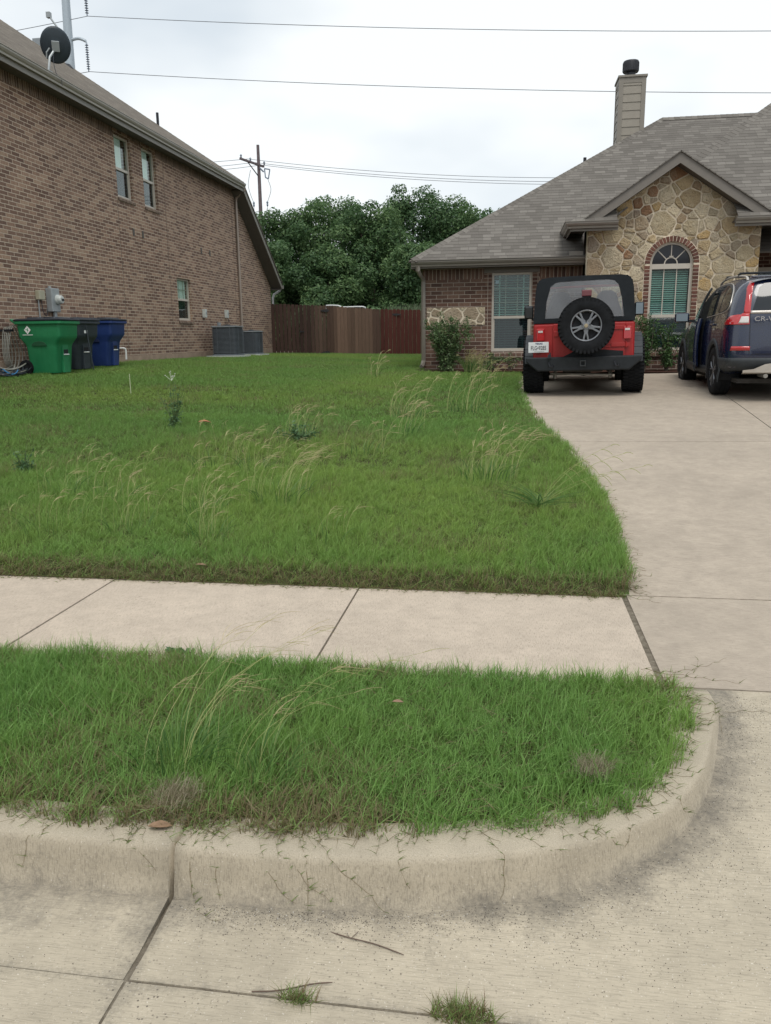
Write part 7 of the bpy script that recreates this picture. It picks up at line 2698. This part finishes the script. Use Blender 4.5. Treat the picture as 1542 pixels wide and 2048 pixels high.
M_green = M_bin('green_bin_plastic', (0.018, 0.190, 0.075))
M_blue = M_bin('blue_bin_plastic', (0.016, 0.040, 0.155))
M_greyb = M_bin('charcoal_bin_plastic', (0.035, 0.045, 0.055))
trash_bin(-8.46, 14.05, 0.0, M_green, 'green wheeled trash bin with dark lid and white emblem, nearest the coiled hoses', 1.0)
tg_ = trash_bin(-8.62, 15.12, math.radians(-6), M_greyb, 'charcoal grey wheeled bin standing between the green one and the blue one', 0.99, emblem=False)
trash_bin(-8.62, 16.30, 0.0, M_blue, 'blue wheeled bin with dark lid and white emblem, at the right of the row', 0.99)
mb = MB(); mb.tube([(.42, -.10, .88), (.44, -.06, .40), (.46, -.02, .02)], 0.014, 6); mb.build('prop_bar', M_greyb, tg_)
mb = MB(); mb.box(.410, .4165, -.16, -.05, .72, .86); mb.build('notice_sticker', M_whitep, tg_)

# ================================================================== HOSES
M_hose = simple('grey_rubber_hose', (0.24, 0.24, 0.21), 0.5, var=0.15)
M_hosed = simple('black_rubber_hose', (0.03, 0.034, 0.045), 0.5, var=0.2)
M_hoseb = simple('blue_hose', (0.03, 0.18, 0.38), 0.5, var=0.1)
HX = -9.12
t = empty('garden_hose', (HX, 13.72, 1.1), label='grey garden hose hanging in long loops on the brick wall by the green bin', cat='hose', group='hoses by the wall')
r = np.random.default_rng(3)
mb = MB()
for i in range(5):
    w0 = 0.10 + 0.03 * i; P = []
    for k in range(25):
        a = 2 * math.pi * k / 24
        P.append((HX + 0.03 + 0.03 * i + 0.02 * math.sin(a), 13.70 + 0.03 * i + w0 * math.sin(a) * (1.0 - 0.35 * math.cos(a)), 1.37 + (0.36 + 0.012 * i) * math.cos(a)))
    mb.tube(P, 0.009, 6)
mb.build('hose_coil', M_hose, t, world=True, smooth=True)
mb = MB(); mb.box(HX - 0.07, HX + 0.16, 13.66, 13.76, 1.66, 1.70); mb.build('hanger', M_blackmetal, t, world=True)
t2 = empty('garden_hose', (-8.8, 13.4, 0.88), label='tangled black and grey hose pile on the grass under the hanging loops', cat='hose', group='hoses by the wall')
def pile(mat, n, seed, cx=-8.85, cy=13.42, rr=0.30, hgt=0.2, nm='hose_coil'):
    r = np.random.default_rng(seed); mb = MB()
    z0 = float(lawn_z(cx, cy)) + 0.03
    for i in range(n):
        P = []; ax, ay = rr * r.uniform(0.55, 1.0), rr * r.uniform(0.55, 1.2)
        ox, oy = r.normal(0, 0.06), r.normal(0, 0.10); tz = r.uniform(0, hgt); tl = r.uniform(-.35, .35); ph_ = r.uniform(0, 6)
        for k in range(21):
            a = 2 * math.pi * k / 20 + ph_
            P.append((cx + ox + ax * math.cos(a), cy + oy + ay * math.sin(a), max(z0 - 0.01, z0 + tz * 0.6 + tl * 0.25 * math.sin(a) + 0.05 * math.sin(2 * a))))
        mb.tube(P, 0.010, 6)
    return mb.build(nm, mat, t2, world=True, smooth=True)
pile(M_hosed, 9, 1)
pile(M_hose, 4, 2, hgt=0.28)
pile(M_hoseb, 1, 4, cx=-8.8, cy=13.05, rr=0.14)

# ================================================================== METERS, BOXES, CONDENSERS
M_mbox = simple('grey_meter_enclosure', (0.33, 0.36, 0.37), 0.4, 0.2, var=0.1)
M_bbox = simple('beige_utility_box', (0.40, 0.38, 0.28), 0.5, var=0.1)
M_meterg = simple('meter_face', (0.55, 0.58, 0.55), 0.3, var=0.1)
t = empty('electric_meter', (XL, 15.5, 2.0), label='grey electric meter with round glass dial on the brick wall above the bins', cat='meter')
mb = MB(); mb.box(XL + 0.001, XL + 0.13, 15.32, 15.62, 2.06, 2.52); mb.build('enclosure', M_mbox, t, world=True, bevel=0.012)
mb = MB(); mb.lathe([(0.098, 0.0), (0.098, 0.03), (0.088, 0.035), (0.085, 0.09), (0.07, 0.11), (0.002, 0.115)], 24, M=Matrix.Translation((XL + 0.131, 15.52, 2.30)), axis='x'); mb.build('dial', M_meterg, t, world=True, smooth=True)
mb = MB(); mb.box(XL + 0.242, XL + 0.250, 15.48, 15.57, 2.27, 2.32); mb.build('display', M_ink, t, world=True)
mb = MB(); mb.tube([(XL + 0.06, 15.50, 2.06), (XL + 0.06, 15.50, 0.9)], 0.042, 10); mb.build('conduit', M_mbox, t, world=True, smooth=True)
mb = MB(); mb.tube([(XL + 0.05, 15.40, 2.52), (XL + 0.05, 15.40, 2.56)], 0.03, 10); mb.build('conduit', M_mbox, t, world=True)
t = empty('utility_box', (XL, 15.0, 2.3), label='small beige utility box left of the electric meter on the brick wall', cat='utility box')
mb = MB(); mb.box(XL + 0.001, XL + 0.09, 14.95, 15.16, 2.28, 2.46); mb.build('enclosure', M_bbox, t, world=True, bevel=0.01)
mb = MB(); mb.tube([(XL + 0.03, 15.0, 2.28), (XL + 0.03, 15.0, 0.95)], 0.014, 8); mb.build('conduit', M_mbox, t, world=True)
mb = MB(); mb.tube(smoothpath([(XL + 0.03, 15.10, 2.28), (XL + 0.04, 15.12, 2.05), (XL + 0.05, 15.22, 1.98), (XL + 0.04, 15.25, 2.12)], 5), 0.008, 6); mb.build('cable', M_hosed, t, world=True)
for i, (yv, zv, lb) in enumerate(((23.78, 2.25, 'left grey disconnect switch box on the brick wall, beside the lower window'), (25.72, 2.28, 'right grey disconnect switch box on the brick wall, above the condensers'))):
    t = empty('disconnect_box', (XL, yv, zv), label=lb, cat='switch box', group='switch boxes')
    mb = MB(); mb.box(XL + 0.001, XL + 0.10, yv - 0.08, yv + 0.08, zv - 0.12, zv + 0.13); mb.build('enclosure', M_meterg, t, world=True, bevel=0.012)
    mb = MB(); mb.box(XL + 0.101, XL + 0.112, yv - 0.03, yv + 0.03, zv - 0.02, zv + 0.05); mb.build('latch', M_mbox, t, world=True)
    if i:
        mb = MB(); mb.tube(smoothpath([(XL + 0.06, yv + 0.05, zv - 0.12), (XL + 0.08, yv + 0.12, zv - 0.25), (XL + 0.03, yv + 0.22, zv - 0.22)], 5), 0.012, 6); mb.build('cable', M_hosed, t, world=True)
# white drain pipe
mb = MB()
mb.tube(smoothpath([(XL, 18.25, 1.30), (XL + 0.10, 18.25, 1.30), (XL + 0.14, 18.28, 1.26), (XL + 0.14, 18.28, 1.04)], 3), 0.022, 8)
tag(mb.build('drain_pipe', M_whitep, None, smooth=True), 'short white pipe bent out of the brick wall right of the blue bin', 'pipe')


def condenser(x, y, hw_, h, label):
    z = float(lawn_z(x, y)) + 0.06
    t = empty('air_conditioner', (x, y, z), label=label, cat='condenser', group='condensers by the brick wall')
    mb = MB(); loft(mb, [(rrect(hw_ - 0.03, hw_ - 0.03, 0.10, 5), 0.05), (rrect(hw_ - 0.03, hw_ - 0.03, 0.10, 5), h - 0.03)]); mb.build('coil_core', simple('dark_coil', (0.04, 0.045, 0.05), 0.6), t, smooth=True)
    mb = MB()
    zz = 0.08
    while zz < h - 0.06:
        loft(mb, [(rrect(hw_ - 0.012, hw_ - 0.012, 0.115, 5), zz), (rrect(hw_, hw_, 0.12, 5), zz + 0.004), (rrect(hw_, hw_, 0.12, 5), zz + 0.018), (rrect(hw_ - 0.012, hw_ - 0.012, 0.115, 5), zz + 0.022)])
        zz += 0.036
    for k in range(4):
        for q in (-0.5, 0.5):
            a = math.pi / 2 * k
            ca, sa = math.cos(a), math.sin(a)
            M = Matrix(((ca, -sa, 0, 0), (sa, ca, 0, 0), (0, 0, 1, 0), (0, 0, 0, 1)))
            mb.box(hw_ - 0.01, hw_ + 0.004, q * hw_ - 0.006, q * hw_ + 0.006, 0.06, h - 0.03, M=M)
    mb.build('louvre_cage', M_ac, t, smooth=True)
    mb = MB(); loft(mb, [(rrect(hw_ + 0.01, hw_ + 0.01, 0.125, 5), h - 0.03), (rrect(hw_ + 0.015, hw_ + 0.015, 0.125, 5), h), (rrect(hw_ - 0.03, hw_ - 0.03, 0.10, 5), h + 0.012)]); mb.build('top_panel', M_actop, t, smooth=True)
    mb = MB(); mb.lathe([(0.09, h + 0.01), (0.085, h + 0.05), (0.02, h + 0.06)], 16)
    for rr in (0.12, 0.18, 0.24, 0.29):
        mb.tube([(rr * math.cos(a), rr * math.sin(a), h + 0.02) for a in np.linspace(0, 2 * math.pi, 25)], 0.004, 4)
    mb.build('fan_guard', M_blackmetal, t)
    mb = MB(); loft(mb, [(rrect(hw_ + 0.005, hw_ + 0.005, 0.12, 5), 0.0), (rrect(hw_ + 0.005, hw_ + 0.005, 0.12, 5), 0.05)]); mb.build('base_pan', M_ac, t)
    mb = MB(); mb.box(-hw_ - 0.12, hw_ + 0.12, -hw_ - 0.14, hw_ + 0.14, -0.08, -0.004); mb.build('pad', M_meterg, t)
M_ac = simple('slate_grey_condenser_paint', (0.115, 0.135, 0.155), 0.45, 0.1, var=0.12)
M_actop = simple('light_grey_condenser_top', (0.26, 0.29, 0.31), 0.45, 0.1, var=0.1)
condenser(-8.52, 23.95, 0.40, 0.86, 'larger slate grey air conditioning unit beside the brick wall, nearer the street')
condenser(-8.56, 26.35, 0.33, 0.74, 'smaller grey air conditioning unit behind the larger one, near the fence')
mb = MB(); mb.tube([(-9.02, 24.6, 1.0), (-9.02, 24.6, 2.0)], 0.06, 10)
tag(mb.build('flue_pipe', M_actop, None, smooth=True), 'short grey vertical pipe rising behind the larger air conditioning unit', 'pipe')

# ================================================================== ROOF THINGS OF THE LEFT HOUSE
DC = Vector((-8.82, 15.9, 7.08))
t = empty('satellite_dish', (-8.86, 15.65, 6.55), label='dark satellite dish seen from behind, on a mast above the brick house gutter', cat='satellite dish')
nrm = Vector((-0.42, 0.78, 0.40)).normalized()
Md = Matrix.Translation(DC) @ nrm.to_track_quat('Z', 'Y').to_matrix().to_4x4()
mb = MB()
prof = [(0.002, -0.06)] + [(rr, -0.06 + 0.75 * rr * rr) for rr in (0.06, 0.12, 0.18, 0.24, 0.275)]
vs_, fs_ = [], []
n = 36
for rr, h in prof:
    for k in range(n):
        a = 2 * math.pi * k / n
        vs_.append((rr * math.cos(a), rr * 1.16 * math.sin(a), h))
for i in range(len(prof) - 1):
    for k in range(n):
        fs_.append((i * n + k, i * n + (k + 1) % n, (i + 1) * n + (k + 1) % n, (i + 1) * n + k))
mb.add(vs_, fs_, Md)
o = mb.build('reflector', simple('dark_dish_paint', (0.028, 0.042, 0.055), 0.5, var=0.15), t, world=True, smooth='all')
sol = o.modifiers.new('t', 'SOLIDIFY'); sol.thickness = 0.008
mb = MB(); mb.tube([(-8.86, 15.62, 6.52), (-8.84, 15.68, 6.80), (-8.80, 15.76, 6.92)], 0.022, 8); mb.build('mast', M_mbox, t, world=True, smooth=True)
mb = MB(); mb.box(-0.07, 0.07, -0.10, 0.08, -0.13, -0.055, M=Md); mb.tube([(-8.86, 15.74, 6.98), (-8.92, 15.72, 6.90), (-8.94, 15.74, 6.80)], 0.015, 6); mb.build('bracket', M_mbox, t, world=True, bevel=0.01)
mb = MB(); mb.tube(smoothpath([(-8.80, 16.3, 7.10), (-8.93, 16.45, 7.40), (-9.24, 16.5, 7.83)], 4), 0.018, 6); mb.box(-9.28, -9.20, 16.46, 16.54, 7.79, 7.89); mb.build('feed_arm', M_mbox, t, world=True)
mb = MB(); mb.box(-0.08, 0.06, -0.09, 0.05, -0.01, 0.01, M=Matrix.Translation((-8.86, 15.62, 6.53))); mb.build('foot_plate', M_mbox, t, world=True)
mb = MB(); mb.tube(smoothpath([(-8.80, 15.76, 6.90), (-8.78, 15.70, 6.70), (-8.74, 15.70, 6.50), (-8.68, 15.75, 6.42), (-8.66, 15.72, 6.30)], 4), 0.006, 5); mb.build('cable', M_hosed, t, world=True)
# vents through the roof
for i, (x, y, h, lb) in enumerate(((-10.80, 25.1, 0.36, None), (-12.7, 23.05, 0.42, None))):
    zr_ = 6.49 + (-8.75 - x) * 0.725 / 1.05
    mb = MB(); mb.tube([(x, y, zr_ - 0.2), (x, y, zr_ + h)], 0.042, 10)
    mb.build('vent_pipe', M_blackmetal, HL, world=True, smooth=True)
mb = MB(); mb.lathe([(0.2, 7.55), (0.2, 7.62), (0.12, 7.72), (0.02, 7.74)], 18, M=Matrix.Translation((-12.6, 23.2, 1.42)))
mb.build('roof_vent', M_blackmetal, HL, world=True, smooth=True)
t = empty('roof_antenna', (-12.9, 23.5, 9.4), label='pale grey antenna unit on the roof ridge left of the satellite dish', cat='antenna')
mb = MB(); mb.tube([(-13.72, 24, 9.2), (-13.78, 24, 10.0)], 0.05, 8); mb.build('mast', M_actop, t, world=True)
mb = MB(); mb.box(-13.98, -13.72, 23.9, 24.1, 9.88, 10.14); mb.box(-13.82, -13.50, 23.92, 24.08, 9.74, 9.94); mb.tube([(-13.5, 24, 9.8), (-13.2, 24, 9.74)], 0.04, 6); mb.build('receiver', M_actop, t, world=True, bevel=0.04)

# ================================================================== POLES AND WIRES
M_gsteel = simple('galvanised_tower_steel', (0.36, 0.41, 0.45), 0.45, 0.3, var=0.08)
M_insul = simple('blue_grey_insulator', (0.16, 0.20, 0.26), 0.35, var=0.1)
M_wire = simple('aluminium_wire', (0.14, 0.15, 0.17), 0.6, 0.0, var=0.1)
t = empty('transmission_tower', (-48.3, 90, 0.8), label='tall pale steel transmission pole rising behind the brick house roof', cat='power pole')
mb = MB()
mb.tube([(-48.75, 90, 0.5), (-48.42, 90, 30.7), (-48.27, 90, 37.6), (-48.1, 90, 46)], [0.66, 0.50, 0.43, 0.34], 12)
mb.build('pole', M_gsteel, t, world=True, smooth=True)
for zz in (33.6, 39.1):
    mb = MB(); mb.tube(smoothpath([(-48.3, 90, zz), (-47.2, 90, zz + 0.15), (-46.4, 90, zz - 0.15), (-46.28, 90, zz - 0.5)], 4), [0.24] + [0.16] * 8 + [0.09] * 4, 8)
    mb.build('arm', M_gsteel, t, world=True, smooth=True)
for k, (zt, zb_, xx) in enumerate(((33.2, 30.42, -46.3), (38.7, 35.87, -45.95))):
    mb = MB()
    mb.tube([(xx, 90, zt), (xx, 90, zb_)], 0.06, 6)
    z = zt - 0.15
    while z > zb_ + 0.15:
        mb.lathe([(0.06, z - 0.05), (0.20, z - 0.03), (0.10, z + 0.04)], 10, M=Matrix.Translation((xx, 90, 0)))
        z -= 0.235
    mb.build('insulator', M_insul, t, world=True)
def wire(name, pts, r, label, group):
    mb = MB(); mb.tube(pts, r * 0.85, 5)
    tag(mb.build(name, M_wire, None), label, 'power line', group)
def sagline(a, b, sag, n=24):
    a, b = Vector(a), Vector(b)
    return [tuple(a.lerp(b, k / n) - Vector((0, 0, 4 * sag * (k / n) * (1 - k / n)))) for k in range(n + 1)]
wire('power_line', sagline((-62, 90, 34.4), (-45.95, 90, 35.87), 0.1, 8)[:-1] + [(q_, 90, 3.736e-4 * q_ * q_ - 0.07637 * q_ + 31.572) for q_ in np.linspace(-45.9, 90, 40)], 0.038, 'upper high-voltage wire crossing the whole sky from the steel pole', 'high-voltage wires')
wire('power_line', sagline((-62, 90, 29.1), (-46.3, 90, 30.42), 0.1, 8)[:-1] + [(q_, 90, 3.8785e-4 * q_ * q_ - 0.075857 * q_ + 26.063) for q_ in np.linspace(-46.2, 90, 40)], 0.038, 'lower high-voltage wire passing behind the chimney', 'high-voltage wires')
M_pwood = simple('weathered_pole_wood', (0.12, 0.095, 0.10), 0.85, var=0.25, nscale=5)
t = empty('utility_pole', (-16.8, 55, 0.8), label='dark wooden utility pole with crossarm rising beside the brick house gable', cat='utility pole')
PX = -16.8
mb = MB(); mb.tube([(PX, 55, 0.5), (PX, 55, 9.0), (PX, 55, 14.05)], [0.17, 0.135, 0.10], 10); mb.build('pole', M_pwood, t, world=True, smooth=True)
mb = MB(); mb.box(-0.06, 0.06, -2.1, 0.7, -0.06, 0.06, M=Matrix.Translation((PX, 54.85, 12.80)) @ Matrix.Rotation(math.radians(-15), 4, 'Z')); mb.build('crossarm', M_pwood, t, world=True)
mb = MB(); mb.tube([(PX - 0.33, 53.6, 12.78), (PX - 0.02, 54.85, 12.1)], 0.035, 6); mb.build('brace', M_blackmetal, t, world=True)
for (dx, dy, zz) in ((-0.54, -2.0, 12.86), (-0.26, -0.95, 12.86), (0.28, 0.35, 12.86)):
    mb = MB(); mb.lathe([(0.03, zz), (0.07, zz + 0.06), (0.04, zz + 0.1), (0.08, zz + 0.15), (0.03, zz + 0.24)], 8, M=Matrix.Translation((PX + dx, 55 + dy, 0))); mb.build('insulator', M_insul, t, world=True)
mb = MB()
for a, b in (((0.42, 12.55), (0.46, 12.0)), ((0.46, 12.0), (0.66, 11.9)), ((0.66, 11.9), (0.78, 12.48)), ((0.78, 12.48), (0.42, 12.55))):
    mb.tube([(PX + a[0] , 54.9, a[1]), (PX + b[0], 54.9, b[1])], 0.04, 6)
mb.tube([(PX + 0.1, 54.9, 12.6), (PX + 0.35, 54.9, 12.35)], 0.05, 6)
mb.build('fuse_cutout', M_insul, t, world=True)
for s, P in ((-1, [(-0.55, 12.5), (-0.75, 11.6), (-0.60, 10.9), (-0.42, 10.4), (-0.40, 9.9), (-0.05, 9.55)]), (1, [(0.62, 11.9), (0.80, 11.3), (0.72, 10.9), (0.52, 10.4), (0.48, 9.9), (0.12, 9.2)])):
    mb = MB(); mb.tube([(x_, y_, z_) for x_, y_, z_ in smoothpath([(PX + a, 54.9, b) for a, b in P], 4)], 0.016, 5); mb.build('jumper_cable', M_wire, t, world=True)
    mb = MB(); mb.lathe([(0.03, -0.18), (0.07, -0.1), (0.05, 0), (0.08, 0.08), (0.03, 0.16)], 8, M=Matrix.Translation((PX + P[3][0], 54.9, P[3][1] - 0.05))); mb.build('surge_arrester', M_insul, t, world=True)
mb = MB(); mb.tube([(PX + 0.17, 54.9, 0.6), (PX + 0.15, 54.9, 9.1)], 0.05, 6); mb.build('riser_conduit', M_actop, t, world=True)
for i, (za, zb2, zl, dx, lb) in enumerate(((13.22, 11.47, 13.55, -0.74, 'topmost of the three wires strung from the wooden utility pole'), (12.98, 11.30, 13.12, -0.3, 'middle wire strung from the wooden utility pole'), (12.80, 11.03, 12.80, 0.2, 'lowest wire strung from the wooden utility pole'))):
    sl_ = (zb2 - za) / 19.8
    pl_ = [(PX - 14, 55, zl - 0.75)] + sagline((PX - 9, 55, zl - 0.35), (PX + dx, 55, za), 0.1, 6)[:-1] + sagline((PX + dx, 55, za), (40, 55, za + 0.3), 2.3, 40)
    wire('power_line', pl_, 0.018, lb, 'distribution wires')
mb = MB()
# ------------------------------------------------------------------ pale dead tufts and a small broadleaf weed in the verge
M_dead = leaf_mat('dead_grass_strands', (0.15, 0.12, 0.07), (0.30, 0.26, 0.17), (0.46, 0.42, 0.31), 0.2)
def dead_tuft(x, y, seed, label, rad=0.075, n=520):
    r = np.random.default_rng(seed)
    t = empty('dead_grass_tuft', (x, y, 0.03), label=label, cat='grass tuft', group='dead tufts in the verge')
    V, F, Cc = [], [], []
    for i in range(n):
        a = r.uniform(0, 6.28); d = rad * r.uniform() ** .7
        b0 = np.array([d * math.cos(a), d * math.sin(a), r.uniform(0, 0.03)])
        aa = r.uniform(0, 6.28); l = r.uniform(0.03, 0.07); hh = r.uniform(0.0, 0.045)
        tp = np.array([math.cos(aa) * l, math.sin(aa) * l, 0])
        strip(V, F, Cc, [b0, b0 + tp * .5 + np.array([0, 0, hh]), b0 + tp + np.array([0, 0, hh * .6])], 0.0013, r.uniform(0, 1), 0.2)
    mesh_from('strands', V, F, Cc, M_dead, t)
dead_tuft(-1.02, 2.16, 1, 'pale grey dead tuft of matted strands in the verge above the dry brown leaf')
dead_tuft(0.30, 2.50, 2, 'pale dead tuft near the rounded end of the verge', 0.06, 420)
t = empty('small_weed', (-1.52, 3.36, 0.0), label='small broad-leaved weed growing at the sidewalk edge on the left', cat='weed')
leaf_cloud('foliage', [(-1.52, 3.36, 0.03), (-1.47, 3.37, 0.025), (-1.57, 3.37, 0.025)], [(0.04, 0.03, 0.015)] * 3, 46, 0.035, M_weed, t, 9, aspect=0.6, shell=0.1)

# ------------------------------------------------------------------ loose grit along the curb foot (real pebbles)
def grit():
    r = np.random.default_rng(17)
    V, F, Cc = [], [], []
    def peb(x, y, s, tone):
        z = float(road_z(x, y))
        b = len(V)
        for (dx, dy, dz) in ((-1, -.6, 0), (1, -.8, 0), (.7, 1, 0), (-.8, .8, 0), (0, 0, 1.1)):
            V.append((x + dx * s * r.uniform(.6, 1.1), y + dy * s * r.uniform(.6, 1.1), z + 0.0005 + dz * s)); Cc.append((tone, 0, 0, 1))
        F.extend([(b, b + 1, b + 4), (b + 1, b + 2, b + 4), (b + 2, b + 3, b + 4), (b + 3, b, b + 4)])
    n = 0
    while n < 5200:
        k = int(r.integers(2, len(CURB) - 1))
        c = CURB[k]; a = CURB[max(0, k - 1)]; b_ = CURB[min(len(CURB) - 1, k + 1)]
        tx, ty = b_[0] - a[0], b_[1] - a[1]; l = math.hypot(tx, ty); tx, ty = tx / l, ty / l
        wid = 0.05 if c[0] < 0 else 0.16
        d = 0.012 + abs(r.normal(0, wid)) * (1 if r.random() < .8 else 3.0)
        x = c[0] + ty * d + tx * r.uniform(-.1, .1); y = c[1] - tx * d + ty * r.uniform(-.1, .1)
        if y < 1.4 or y > 3.25:
            n += 1; continue
        q = min((x - c2[0]) ** 2 + (y - c2[1]) ** 2 for c2 in CURB) ** .5
        if q < 0.012 or (x < CURB[min(len(CURB) - 1, k)][0] - 0.2 and y > 2):
            continue
        peb(x, y, r.uniform(0.0006, 0.0019), r.choice([0.1, 0.3, 0.5, 1.0], p=[.45, .3, .15, .10])); n += 1
    for i in range(900):
        peb(r.uniform(-1.6, 1.6), r.uniform(1.45, 1.93), r.uniform(0.0005, 0.0016), r.choice([0.1, 0.3, 0.9]))
    b = NB('street_grit', 0.9, (0.2, 0.18, 0.15), 0, 0.2)
    at = b.n('Attribute', {'attribute_name': 'Col'}).outputs['Color']
    s = b.n('SeparateColor'); b.set(s.inputs[0], at)
    b.col(b.ramp(s.outputs[0], [(0.0, (0.05, 0.045, 0.04)), (0.4, (0.17, 0.15, 0.12)), (0.7, (0.35, 0.31, 0.26)), (1.0, (0.62, 0.60, 0.56))]))
    o = mesh_from('gutter_grit', V, F, Cc, b.m, None)
    tag(o, 'dark loose grit and sand washed along the foot of the curb', 'grit', None, 'stuff')
grit()

# ------------------------------------------------------------------ the other side of the street (seen only in reflections)
M_far_brick = simple('far_brick', (0.22, 0.15, 0.11), 0.9, var=0.2, nscale=1)
for (x, y, w_, lb) in ((-10, -24, 15, 'brick house across the street on the left, behind the camera'), (11, -25, 16, 'brick house across the street on the right, behind the camera')):
    t = empty('far_house', (x, y, 0), label=lb, cat='house')
    mb = MB(); mb.box(-w_ / 2, w_ / 2, -5, 5, -0.3, 3.2); mb.build('wall', M_far_brick, t)
    mb = MB(); mb.add([(-w_ / 2 - .5, -5.5, 3.2), (w_ / 2 + .5, -5.5, 3.2), (w_ / 2 + .5, 5.5, 3.2), (-w_ / 2 - .5, 5.5, 3.2), (-w_ / 2 + 5, 0, 6.6), (w_ / 2 - 5, 0, 6.6)], [(0, 1, 5, 4), (1, 2, 5), (2, 3, 4, 5), (3, 0, 4), (3, 2, 1, 0)])
    mb.build('roof', M_trim, t)
    mb = MB(); mb.box(1.5, 5.5, 5.0, 5.05, 0, 2.3); mb.build('garage_door', M_whiteR, t)
